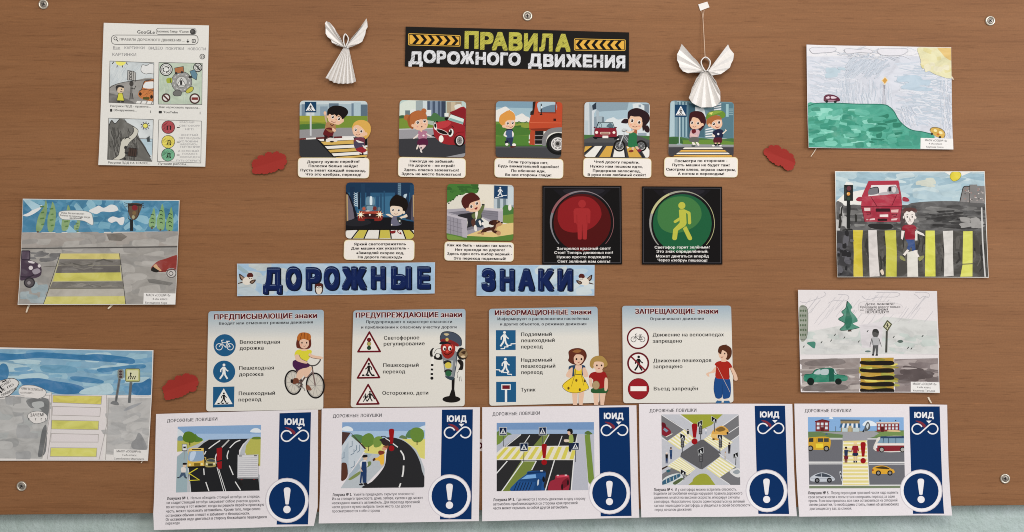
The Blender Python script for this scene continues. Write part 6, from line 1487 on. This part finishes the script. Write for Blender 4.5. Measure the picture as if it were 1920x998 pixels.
A.p('#2f2f31', '330,258 755,256 735,350 200,356'); A.p('#2f2f31', '140,452 730,452 712,690 140,690'); A.p('#7f8f4a', '495,262 545,262 500,346 424,348'); A.p('#7f9044', '330,462 445,460 330,690 170,690 190,680')
for q in ('330,262 215,352', '396,268 340,350', '542,262 496,346', '640,272 612,350', '756,262 738,344', '200,356 140,410'): A.l('#cfd0d0', 6, q)
A.p('#a9abb6', '756,258 810,258 840,690 705,690'); A.p('#7f9a44', '810,262 850,258 890,690 838,620'); A.s_('#5f7a3c', '810,255 830,234 850,240 870,262'); A.p('#a9abb6', '850,262 890,255 890,690')
A.p('#d2cdbb', '200,354 740,346 730,452 140,452 140,410')
for k in range(10): x = 215 + k * 57; A.p('#c6bd55', [(x, 354 - k * .8), (x + 27, 354 - k * .8), (x + 2 - (10 - k) * 6.0, 452), (x - 28 - (10 - k) * 6.4, 452)])
A.l('#d8d6cf', 6, '200,356 740,348'); A.l('#d8d6cf', 5, '144,452 730,452')
for q in ('226,462 140,560', '345,464 185,690', '445,462 410,530', '582,456 512,690', '728,456 708,690'): A.l('#d2d3d3', 8, q)
A.l('#d2d3d3', 5, '330,462 446,462')
for q, p in (('168,210 220,210 220,264 168,264', '195,264 197,352'), ('468,210 518,208 518,264 468,264', '492,264 494,330'), ('324,330 380,328 380,386 324,386', '352,386 350,470'), ('714,324 766,324 766,376 714,376', '740,376 742,470')):
    A.l('#55585c', 5, p); A.p('#b9bdc0', [(a + d, b + e) for (a, b), (d, e) in zip(P(q), ((-4, -4), (4, -4), (4, 4), (-4, 4)))]); crossing_sign(A, q, '#14264a', '#c9ccce', '#14264a', False)
A.s_('#c9a58c', '680,250 690,228 715,228 718,258 695,268'); A.s_('#1c1a1a', '676,235 690,218 716,222 720,250 704,262 700,240'); A.s_('#a0b35c', '695,270 720,265 724,320 692,328 690,300'); A.s_('#c9b9a8', '655,300 690,300 692,316 660,318'); A.p('#1f2a44', '690,325 722,325 720,350 706,392 690,390'); A.s_('#cfc3b3', '686,392 704,392 702,402 688,402')
A.s_('#26599a', '255,690 290,625 330,590 370,560 385,540 480,535 515,545 512,590 500,650 490,690'); A.p('#6f9fd0', '375,568 440,562 445,590 330,600'); A.p('#163a6b', '380,545 510,536 514,550 376,562'); A.p('#1c4a84', '330,600 450,590 490,600 480,690 420,690 440,620 300,615')
for k in range(6): A.l('#12294f', 6, [(302 + k * 22, 622), (276 + k * 22, 688)])
A.s_('#b9c3cc', '455,608 466,604 462,640 452,645'); A.e('#14161c', 500, 600, 10, 22); A.r('#c9cfd6', 475, 532, 495, 540)
A.s_('#a52f42', '538,690 548,620 585,600 595,570 680,566 695,590 690,680 640,690'); A.s_('#7a1c2c', '640,620 685,590 688,640 640,670'); A.p('#c24558', '595,572 680,566 690,580 600,588'); A.e('#2a1418', 684, 625, 8, 22); A.e('#2a1418', 640, 658, 8, 24); A.r('#d3c0c0', 600, 566, 615, 574); A.r('#d3c0c0', 660, 564, 676, 572)
excl(A, 505, 332, 492, 22); A.setclip(); A.finish()

# 4 crossroads
A = trap('fourth road traps sheet, pictured with a crossroads seen from above', 1190, 750, 4.023, '32,30 610,28 1187,30 1200,500 1217,872 640,878 48,882 38,480', (112, 94, 466, 90),
         '905,45 1133,43 1160,857 930,857', (945, 1090, 130, 40), ((968, 216), (1085, 214), 38), (995, 685, 152),
         [('Ловушка № 4.| И у светофора можно встретить опасность.', 144, 688, 770, 684), ('Водители автомобилей иногда нарушают правила дорожного', 144, 716, 812, 714), ('движения: мчатся на высокой скорости, игнорируя сигналы', 144, 746, 790, 744), ('светофора. Недостаточно просто ориентироваться на зеленый', 146, 776, 828, 774), ('сигнал пешеходного светофора, а убедиться в своей безопасности', 148, 806, 870, 802), ('перед началом движения', 150, 836, 426, 834)],
         dict(l=1.0, r=2.5, b=4.5, t=.3, w=.3, ripple=.4, ph=3.2))
A.setclip('201,110 784,108 797,642 208,644')
A.p('#b1b3ba', '195,100 800,100 800,650 195,650'); A.p('#a7ad3f', '345,108 665,108 580,190 500,225 430,170'); A.p('#a7ad3f', '405,642 490,570 560,575 610,642'); A.s_('#a7ad3f', '440,600 490,560 545,562 580,610 520,640 450,640')
A.p('#77777b', '201,110 300,170 375,222 245,310 201,270'); A.p('#77777b', '784,115 680,190 600,225 720,310 784,270 797,200'); A.p('#77777b', '640,585 760,505 797,540 797,642 720,642'); A.p('#66666a', '350,400 500,300 520,300 650,400 640,430 510,525 490,520 345,430'); A.p('#77777b', '208,560 300,500 420,560 300,642 208,642')
for q in ('201,112 378,226', '340,112 510,230', '784,112 600,240', '201,285 248,312', '784,200 690,262', '720,315 790,265', '345,430 204,530', '640,585 720,640', '635,405 760,500'): A.l('#d0d0d2', 5, q)
for q in ('375,222 450,290 340,375 248,312', '600,235 740,320 650,385 520,300', '640,430 760,505 640,588 540,515', '340,432 460,520 400,570 250,500'): A.p('#cfc98e', q)
f1 = qmap('375,222 450,290 340,375 248,312'); f2 = qmap('600,235 740,320 650,385 520,300'); f3 = qmap('640,430 760,505 640,588 540,515'); f4 = qmap('340,432 460,520 400,570 250,500')
for f in (f1, f2, f3, f4):
    for k in range(6):
        v = .06 + k * .16
        A.p('#dedad0', [f(0, v), f(1, v), f(1, v + .075), f(0, v + .075)])
A.s_('#8f2434', '205,200 230,195 270,230 272,255 250,275 205,260'); A.s_('#6b1826', '205,170 232,180 235,210 205,200'); A.p('#7d93a8', '225,210 255,232 240,245 215,225'); A.l('#c9c3b8', 6, '235,280 285,255')
A.s_('#c99a4a', '580,250 610,215 660,195 705,225 700,260 650,270 640,300 590,300'); A.s_('#8a6a34', '610,225 655,202 685,225 640,240'); A.s_('#d3b06a', '580,260 640,262 640,285 585,285'); A.e('#2a2622', 700, 250, 8, 10); A.e('#2a2622', 595, 296, 10, 6)
A.s_('#c3c9c9', '210,640 215,600 260,570 330,555 365,580 355,620 300,645'); A.s_('#3f6a86', '215,610 330,560 336,585 220,640'); A.s_('#5f6f4a', '290,625 350,590 366,600 310,640'); A.p('#4a3a34', '206,515 248,495 250,505 206,530'); A.p('#2f6a7a', '236,535 258,524 274,538 250,550')
for k in range(4): A.l('#c3c9c9', 4, [(240 + k * 26, 600 - k * 10), (242 + k * 26, 628 - k * 11)])
A.s_('#c9c9c9', '715,540 770,515 797,530 797,580 760,580'); A.s_('#8a9298', '740,545 775,525 795,545 770,562')
for q, p, tl in (('578,120 622,148 618,182 580,160', '600,165 602,240', 0), ('474,170 510,150 510,190 476,208', '496,200 498,300', 1), ('342,250 382,270 380,312 342,290', '360,300 360,400', 1), ('624,262 662,264 660,306 624,290', '646,300 642,405', 1), ('476,375 518,354 520,400 480,420', '500,410 505,510', 1), ('742,410 780,392 782,430 744,446', '764,440 762,492', 0), ('346,520 388,545 386,584 346,560', '372,575 372,604', 0)):
    A.l('#55585c', 6, p)
    if tl:
        x, y = P(p)[0]; A.r('#4a4a4e', x - 12, y - 4, x + 14, y + 60, 3)
        for j in range(3): A.e('#77777a', x, y + 10 + j * 18, 7)
    A.p('#c3c6c8', q); A.push(q); A.clip = None; A.p('#16171c', '.06,.06 .94,.06 .94,.94 .06,.94'); A.l('#c9ccce', .14, '.5,.3 .5,.55 .3,.85'); A.l('#c9ccce', .14, '.5,.5 .72,.85'); A.p('#16171c', '.46,.2 .54,.2 .54,.3 .46,.3'); A.pop(); A.setclip('201,110 784,108 797,642 208,644')
def person(S, x, y, h, top, leg, hair='#1c1a1c'):
    S.e('#c9a58c', x, y - h * .9, h * .08, h * .1); S.e(hair, x, y - h * .94, h * .08, h * .07); S.p(top, [(x - h * .12, y - h * .8), (x + h * .12, y - h * .8), (x + h * .1, y - h * .42), (x - h * .1, y - h * .42)])
    S.p(leg, [(x - h * .1, y - h * .44), (x + h * .1, y - h * .44), (x + h * .08, y), (x + h * .01, y), (x, y - h * .3), (x - h * .02, y), (x - h * .09, y)])
person(A, 402, 290, 70, '#2a2a30', '#cfc9c0'); person(A, 538, 260, 50, '#cfcfd2', '#9aa3b0'); person(A, 714, 405, 84, '#1f1f24', '#26262c'); person(A, 274, 448, 90, '#34507a', '#26406f'); person(A, 242, 480, 86, '#1c1c22', '#26406f', '#cfc9c4'); person(A, 684, 450, 60, '#b9b3ae', '#a9a39e', '#8a6a4a')
A.l('#c9cbcd', 4, '262,400 262,470'); excl(A, 452, 178, 336, 24); A.setclip(); A.finish()

# 5 street with houses
A = trap('fifth road traps sheet, pictured with a van, a bus and two cars at a crossing', 1480, 750, 4.0258, '37,28 610,30 1185,35 1196,500 1215,865 640,872 70,877 50,480', (116, 94, 466, 92),
         '906,50 1131,48 1157,853 928,857', (943, 1088, 134, 40), ((966, 220), (1080, 218), 38), (992, 685, 152),
         [('Ловушка № 5.| Перед переходом проезжей части надо оценить', 140, 712, 822, 708), ('свои возможности и попытаться совершить переход за один', 142, 742, 794, 738), ('прием. Если вам пришлось все-таки остановиться на сплошной', 144, 770, 814, 766), ('линии разметки, то необходимо стоять, помня об автомобилях', 148, 798, 824, 796), ('двигающихся у вас за спиной.', 150, 828, 468, 826)],
         dict(l=1.0, r=4, b=5.0, t=.3, w=.3, ripple=.5, ph=4.4))
A.setclip('140,130 864,132 874,666 150,668')
A.p('#7ba0c9', '130,120 880,120 880,260 130,260'); A.s_('#d0d7dd', '298,140 310,130 330,136 325,146'); A.s_('#cdd5dc', '556,195 570,165 600,155 640,168 660,195'); A.p('#6f8a5a', '130,240 880,230 880,290 130,285'); A.p('#8f9094', '240,245 640,235 700,262 560,300 400,262'); A.p('#7d9a5a', '700,240 880,240 880,270 640,275'); A.p('#b3b4b6', '130,285 880,290 880,306 130,305'); A.s_('#4a6a8a', '270,262 282,252 292,264')
A.p('#6f7077', '130,300 880,300 880,650 130,650'); A.p('#8f9096', '405,250 585,252 592,310 400,308')
A.p('#8a3338', '198,165 250,148 300,160 300,238 198,238'); A.p('#6b2024', '194,160 248,146 304,158 304,166 248,154 194,168')
for x in (208, 238, 270):
    for y in (172, 202): A.r('#c3cdd3', x, y, x + 20, y + 20)
A.r('#6b2428', 238, 206, 260, 238)
A.p('#a3906a', '385,150 530,150 530,240 390,240'); A.p('#5f6468', '385,148 532,150 532,160 385,160')
for k in range(9): A.p(('#3f6a94', '#cdd5dc')[k % 2], [(388 + k * 16, 178), (404 + k * 16, 178), (396 + k * 17.5, 210), (378 + k * 17.5, 210)])
A.r('#a9b9be', 398, 212, 440, 240); A.r('#b9a880', 446, 195, 470, 240); A.r('#a9b9be', 478, 212, 528, 240)
A.p('#8f3338', '660,175 830,176 832,236 660,240'); A.r('#c9b9ae', 656, 168, 832, 178)
for k in range(6):
    for y in (184, 208): A.r('#c3cdd3', 668 + k * 27, y, 684 + k * 27, y + 16)
A.r('#5f2024', 692, 206, 714, 242); A.s_('#c9ae82', '740,238 760,228 830,232 832,242'); A.r('#26303a', 680, 150, 690, 162); A.r('#26303a', 800, 152, 808, 162)
A.s_('#5f6468', '570,200 590,165 606,180 610,215 585,235 566,232'); A.s_('#b9c0c4', '580,200 592,178 600,190 590,220'); A.p('#2a2f3a', '550,240 562,220 566,246'); A.l('#5a5f68', 4, '350,200 350,240')
for y0, y1 in ((466, 476), (480, 488)): A.p('#d2d2d2', [(140, y0), (400, y0), (400, y1 - 2), (140, y1 - 1)]); A.p('#d2d2d2', [(600, y0 + 2), (880, y0 + 2), (880, y1), (600, y1)])
A.p('#cfcfcf', '140,640 880,640 880,650 140,650'); A.p('#77846a', '130,650 880,648 880,680 130,680')
A.p('#cfc382', '406,310 585,306 602,645 400,645')
for k in range(12): y = 322 + k * 27.5; A.p('#dcd7c4', [(405 - k * .4, y), (587 + k * 1.3, y), (588 + k * 1.3, y + 11), (404 - k * .4, y + 11)])
A.l('#d8d6d0', 5, '406,310 400,645'); A.l('#d8d6d0', 5, '585,306 602,645')
A.s_('#c49a2c', '142,370 142,300 160,284 300,284 304,370 260,378 180,376'); A.p('#3a3a34', '150,290 182,288 182,318 146,318'); A.r('#4a4a42', 215, 290, 256, 318); A.r('#4a4a42', 262, 290, 298, 318); A.l('#8a6a1c', 3, '208,290 210,366'); A.p('#d6c03a', '200,330 256,330 256,362 202,362')
for x, y in ((160, 366), (280, 368)): A.e('#26241f', x, y, 22); A.e('#8a8a86', x, y, 13)
A.s_('#c9c3bd', '650,385 655,310 690,280 880,280 880,385'); A.p('#2f4a6e', '690,276 880,274 880,292 684,292'); A.p('#7f9fb5', '664,326 690,290 880,290 880,326'); A.p('#8f2a34', '652,345 880,345 880,385 660,390'); A.l('#d6d0cc', 6, '652,338 880,336'); A.l('#2a3a52', 4, '712,290 708,328'); A.l('#2a3a52', 4, '750,290 750,328'); A.l('#2a3a52', 4, '805,290 805,328'); A.r('#c9d3da', 652, 340, 664, 365)
for x, y in ((698, 376), (856, 376)): A.e('#2a2524', x, y, 21); A.e('#9a9894', x, y, 14)
A.s_('#b3b8c0', '155,600 165,580 200,560 245,548 295,560 335,585 342,606 300,616 180,616'); A.s_('#4a525e', '195,575 240,553 290,564 310,582'); A.l('#b3b8c0', 4, '240,553 244,582'); A.l('#8a909a', 3, '160,592 335,594')
for x, y in ((210, 608), (302, 606)): A.e('#1f2024', x, y, 19); A.e('#77797d', x, y, 10)
A.s_('#c9972f', '624,540 635,510 680,496 730,500 770,520 790,530 782,556 640,558'); A.s_('#4a3c24', '650,515 690,502 730,506 755,524'); A.e('#a3481c', 630, 530, 7)
for x, y in ((672, 552), (760, 552)): A.e('#1f1c1a', x, y, 20); A.e('#8a8680', x, y, 11)
A.s_('#b9bcc0', '378,548 390,540 404,600 394,612'); A.p('#1b1c22', '382,552 392,548 400,598 394,600'); A.l('#c9ccce', 4, '384,570 398,576')
person(A, 498, 474, 160, '#a02430', '#26304f', '#d8c28a'); A.p('#26304f', '478,400 518,400 522,420 474,420'); A.p('#cfc382', '480,424 516,424 514,458 482,458'); A.l('#c9a58c', 7, '490,424 492,460'); A.l('#c9a58c', 7, '506,424 506,460'); A.l('#a02430', 9, '482,348 470,392'); A.l('#a02430', 9, '514,348 522,388')
person(A, 428, 474, 120, '#2a3a5c', '#7a2430', '#2a1c18'); A.l('#2a3a5c', 9, '438,384 464,388'); A.p('#7a2430', '412,425 446,425 442,448 414,448'); excl(A, 557, 318, 480, 22); A.setclip(); A.finish()

# ---- strip of another sheet peeping out between two traps sheets
A = Sheet('paper_strip', 'narrow scrap with a dark red letter showing in the gap between two bottom sheets', 'paper scrap', (893, 822, 912, 848), None, .5)
A.panel('paper', P('893,823 912,824 912,847 893,846'), '#bfb3b0', .2)
A.part('letter_print'); A.ring('#4a0f18', 3, 899, 836, 4.5, 4.8); A.finish()
# ================================================================== red paper cutouts
def cutout(label, ox, oy, k, pts, fold, seed):
    q = [(ox + x / k, oy + y / k) for x, y in P(pts)]
    cx = sum(p[0] for p in q) / len(q); cy = sum(p[1] for p in q) / len(q)
    jag = []
    for (x0, y0), (x1, y1) in zip(q, q[1:] + q[:1]):      # scissor-cut scallops
        mx, my = (x0 + x1) / 2, (y0 + y1) / 2; d = math.hypot(mx - cx, my - cy)
        jag += [(x0, y0), (mx + (mx - cx) / d * 1.5, my + (my - cy) / d * 1.5)]
    q = jag
    m = mat('#a93831'); V, F = [], []
    R = random.Random(seed)
    rings = 5; n = len(q)
    fx, fy, fd = fold           # crease direction and height
    def dep(x, y):
        t = ((x - cx) * fx + (y - cy) * fy)
        return 1.6 + fd * abs(t) / 20 + 0.25 * math.sin(x * .12 + seed)
    for side in (0, .35):
        base = len(V)
        V.append(W(cx, cy, dep(cx, cy) - side))
        for r in range(1, rings + 1):
            for x, y in q:
                X, Y = cx + (x - cx) * r / rings, cy + (y - cy) * r / rings
                V.append(W(X, Y, dep(X, Y) - side))
        for i in range(n):
            j = (i + 1) % n
            F.append((base, base + 1 + i, base + 1 + j))
            for r in range(rings - 1):
                a = base + 1 + r * n
                F.append((a + i, a + n + i, a + n + j, a + j))
    b2 = len(V) // 2; e = 1 + (rings - 1) * n
    for i in range(n):
        j = (i + 1) % n
        F.append((e + i, b2 + e + i, b2 + e + j, e + j))
    o = mesh_obj('paper_cutout', V, F, [m], loc=W(cx, cy, 0))
    return tag(o, label, 'paper cutout', 'red paper cloud cutouts')
cutout('red paper cloud left of the rhyme card with the waving boy', 460, 270, 14.26, '190,760 205,640 180,560 205,470 250,425 340,410 350,340 420,310 520,325 580,235 650,225 730,270 790,225 870,205 905,255 1000,270 1075,320 1080,410 1110,470 1085,540 1045,580 1030,660 960,690 880,665 830,720 750,755 650,765 560,800 450,790 340,800 260,800', (.3, 1, 3.2), 1)
cutout('red paper cloud at the right, sloping down towards the green hill drawing', 1400, 250, 11.09, '355,430 375,330 450,310 490,250 560,265 640,255 690,290 720,335 790,335 850,375 870,415 950,440 970,500 1000,570 1010,620 975,680 960,740 880,775 800,760 740,690 700,665 620,670 570,620 510,595 450,530 420,480', (-.4, 1, 3.0), 2)
cutout('red paper cloud low on the left, above the first road traps sheet', 290, 690, 14.26, '210,520 300,450 350,390 390,320 540,320 580,225 650,205 740,220 790,165 870,145 950,180 1040,195 1110,240 1150,340 1170,420 1120,500 1110,590 1050,630 940,625 870,680 800,720 700,770 580,800 460,830 370,850 290,840 260,700 230,600', (.35, 1, 3.4), 3)

# ================================================================== pleated paper angels
white_paper = plain_material('white_folded_paper', (0.80, 0.775, 0.755), 0.65, 0, 200, 0.03)
thread_m = plain_material('cotton_thread', (0.62, 0.45, 0.33), 0.8)
def pleated(name, parent, apex, rim, d0, dr, amp, ra=1.5, scal=.0):
    """folded fan: rim points are alternately ridge and valley, gathered at the apex"""
    V, F = [], []
    n = len(rim); S = 6
    for i, (x, y) in enumerate(rim):
        up = (i % 2 == 0)
        for s in range(S + 1):
            t = s / S
            X = apex[0] + (i - (n - 1) / 2) * ra / n * (1 - t) + (x - apex[0]) * t
            Y = apex[1] + (y - apex[1]) * t
            d = d0 + (dr - d0) * t + (amp if up else -amp) * (0.15 + .85 * t)
            V.append(W(X, Y, d))
    for i in range(n - 1):
        for s in range(S):
            a = i * (S + 1) + s
            F.append((a, a + 1, a + S + 2, a + S + 1))
    o = mesh_obj(name, V, F, [white_paper], parent=parent)
    md = o.modifiers.new('paper', 'SOLIDIFY'); md.thickness = 0.0003
    return o
def loop_head(parent, pts, d0, wd, th=1.6):
    pts = smooth_pts(P(pts), False, 5)
    V, F = [], []; n = len(pts)
    L = []
    for i in range(n):
        a = Vector(pts[max(i - 1, 0)]); b = Vector(pts[min(i + 1, n - 1)])
        t = (b - a).normalized(); nr = Vector((-t.y, t.x)) * th / 2
        p = Vector(pts[i])
        for q, d in ((p + nr, d0 + wd), (p - nr, d0 + wd), (p - nr, d0), (p + nr, d0)): V.append(W(q.x, q.y, d))
    for i in range(n - 1):
        for k in range(4):
            F.append((i * 4 + k, i * 4 + (k + 1) % 4, i * 4 + 4 + (k + 1) % 4, i * 4 + 4 + k))
    return mesh_obj('head_loop', V, F, [white_paper], parent=parent)
def tube(name, parent, pts, r, m, loc=None):
    V, F = [], []; n = len(pts); K = 6
    for i, p in enumerate(pts):
        for k in range(K):
            a = math.tau * k / K
            V.append(W(p[0] + r * math.cos(a), p[1], p[2] + r * math.sin(a)) if abs(pts[-1][1] - pts[0][1]) > abs(pts[-1][0] - pts[0][0]) else W(p[0], p[1] + r * math.cos(a), p[2] + r * math.sin(a)))
    for i in range(n - 1):
        for k in range(K):
            j = (k + 1) % K
            F.append((i * K + k, i * K + j, (i + 1) * K + j, (i + 1) * K + k))
    return mesh_obj(name, V, F, [m], parent=parent, loc=loc)
def fan(pts, n, ridge=0.0):
    """resample an outline to n pleat folds"""
    pts = P(pts); L = [0]
    for a, b in zip(pts, pts[1:]): L.append(L[-1] + math.dist(a, b))
    out = []
    for i in range(n):
        t = L[-1] * i / (n - 1); k = max(j for j in range(len(L)) if L[j] <= t + 1e-9); k = min(k, len(pts) - 2)
        u = (t - L[k]) / (L[k + 1] - L[k]); out.append((pts[k][0] + (pts[k + 1][0] - pts[k][0]) * u, pts[k][1] + (pts[k + 1][1] - pts[k][1]) * u))
    return out
def crop_pts(s, ox, oy, k): return [(ox + x / k, oy + y / k) for x, y in P(s)]

g = lambda s: crop_pts(s, 590, 20, 6.2385)
T = thing('paper_angel', 'white pleated paper angel with narrow raised wings, left of the black title strip', 'paper angel', W(650, 100, 0), 'folded paper angels')
rim = fan(g('140,795 195,828 245,855 310,862 375,862 440,858 492,835'), 15)
rim = [(x + (0 if i % 2 else 0), y + (1.2 if i % 2 == 0 else -1.2)) for i, (x, y) in enumerate(rim)]
pleated('skirt', T, g('376,420')[0], rim, 6, 9, 4.2, 7)
def wing(parent, apex, rim, d0, d1):
    amps = [0.4, -1.4, 2.0, -1.2, 1.0, -1.0, .6]
    V, F = [], []; n = len(rim); S = 7
    for i, (x, y) in enumerate(rim):
        for s in range(S + 1):
            t = s / S
            V.append(W(apex[0] + (x - apex[0]) * t, apex[1] + (y - apex[1]) * t, d0 + (d1 - d0) * t + amps[i % 7] * 2.0 * math.sin(min(1, t * 1.3) * math.pi * .6)))
    for i in range(n - 1):
        for s in range(S):
            a = i * (S + 1) + s; F.append((a, a + 1, a + S + 2, a + S + 1))
    o = mesh_obj('wing', V, F, [white_paper], parent=parent)
    md = o.modifiers.new('paper', 'SOLIDIFY'); md.thickness = 0.0003
    return o
# left wing: upper edge bulges, so its rim runs from the bulge over the tip to the lower edge
wing(T, g('352,432')[0], g('300,318 232,205 185,155 140,130 130,165 134,215 137,280 160,320 195,350 215,390 262,415 345,438'), 6, 9)
wing(T, g('378,425')[0], g('440,330 500,255 560,190 610,100 622,140 624,200 606,240 598,290 560,370 520,405 450,425 390,448'), 6, 9)
loop_head(T, g('368,440 348,385 345,325 366,284 398,325 396,370 372,420'), 3, 7)

g = lambda s: crop_pts(s, 1250, 0, 4.75)
T = thing('paper_angel', 'white pleated paper angel with broad wings hanging by a thread over a rhyme card', 'paper angel', W(1320, 140, 0), 'folded paper angels')
rim = fan(g('285,665 240,740 205,830 190,890 222,930 300,965 370,966 440,950 466,910 474,855 450,780 410,700 372,655'), 19)
rim = [(x, y + (1.0 if i % 2 == 0 else -1.0)) for i, (x, y) in enumerate(rim)]
pleated('skirt', T, g('340,630')[0], rim, 7, 12, 4.0, 8)
wing(T, g('330,635')[0], g('255,545 190,475 125,404 110,450 85,495 88,540 104,580 108,605 140,640 180,662 250,655 318,648'), 7, 10)
wing(T, g('362,640')[0], g('420,570 480,485 535,408 556,440 590,490 586,540 566,575 555,610 515,640 470,672 400,678 372,655'), 7, 10)
loop_head(T, g('335,640 308,595 302,550 338,518 378,550 374,600 350,642'), 4, 8)
a, b = g('337,520')[0], g('322,165')[0]
tube('thread', T, [(a[0], a[1], 8), ((a[0] + b[0]) / 2, (a[1] + b[1]) / 2, 6), (b[0], b[1], 3)], .75, thread_m)
for s in ('322,168 312,92', '322,168 334,90'):
    p = g(s); tube('thread', T, [(p[0][0], p[0][1], 3), (p[1][0], p[1][1], 1.5)], .55, thread_m)
q = g('282,40 362,15 382,65 300,96')
V = [W(x, y, d) for d in (0.3, 1.6) for x, y in q]
mesh_obj('paper_tab', V, [(4, 5, 6, 7), (0, 1, 5, 4), (1, 2, 6, 5), (2, 3, 7, 6), (3, 0, 4, 7), (3, 2, 1, 0)], [white_paper], parent=T)

# ================================================================== curling ends of adhesive tape under the drawings
tape_m = plain_material('yellowed_tape', (0.66, 0.56, 0.44), 0.4, 0, 150, .1)
def tape(label, pts, w=2.2):
    p = P(pts); V, F = [], []
    n = len(p)
    for i, (x, y) in enumerate(p):
        a = Vector(p[max(i - 1, 0)]); b = Vector(p[min(i + 1, n - 1)]); t = (b - a).normalized(); nr = Vector((-t.y, t.x)) * w / 2 * (1 - .5 * i / n)
        d = .6 + 3.0 * (i / (n - 1)) ** 2
        V += [W(x + nr.x, y + nr.y, d), W(x - nr.x, y - nr.y, d), W(x - nr.x, y - nr.y, d - .25), W(x + nr.x, y + nr.y, d - .25)]
    for i in range(n - 1):
        for k in range(4): F.append((i * 4 + k, i * 4 + (k + 1) % 4, i * 4 + 4 + (k + 1) % 4, i * 4 + 4 + k))
    F += [(0, 1, 2, 3), (4 * n - 4, 4 * n - 3, 4 * n - 2, 4 * n - 1)]
    c = p[len(p) // 2]
    o = mesh_obj('tape_end', V, F, [tape_m], loc=W(c[0], c[1], 0))
    tag(o, label, 'tape', 'loose ends of tape round the drawings')
tape('tape end below the lower left corner of the poplar avenue drawing', '55,570 52,577 50,586', 4)
tape('tape end below the middle of the poplar avenue drawing', '212,569 207,575 203,579', 4)
tape('tiny pale tape end under the name slip of the left yellow crossing drawing', '268,862 267,865 265,868', 2.4)
tape('thin tape thread under the left corner of the green hill drawing', '1531,278 1526,286 1520,294', 1.6)
tape('tape end at the right edge of the green hill drawing, below its corner sun', '1783,142 1786,146 1787,150', 3)
tape('tape end at the right edge of the fir tree drawing', '1758,638 1760,645 1761,652', 3)
tape('tape end under the fir tree drawing, above the fifth road traps sheet', '1741,745 1743,750 1746,756', 3.4)
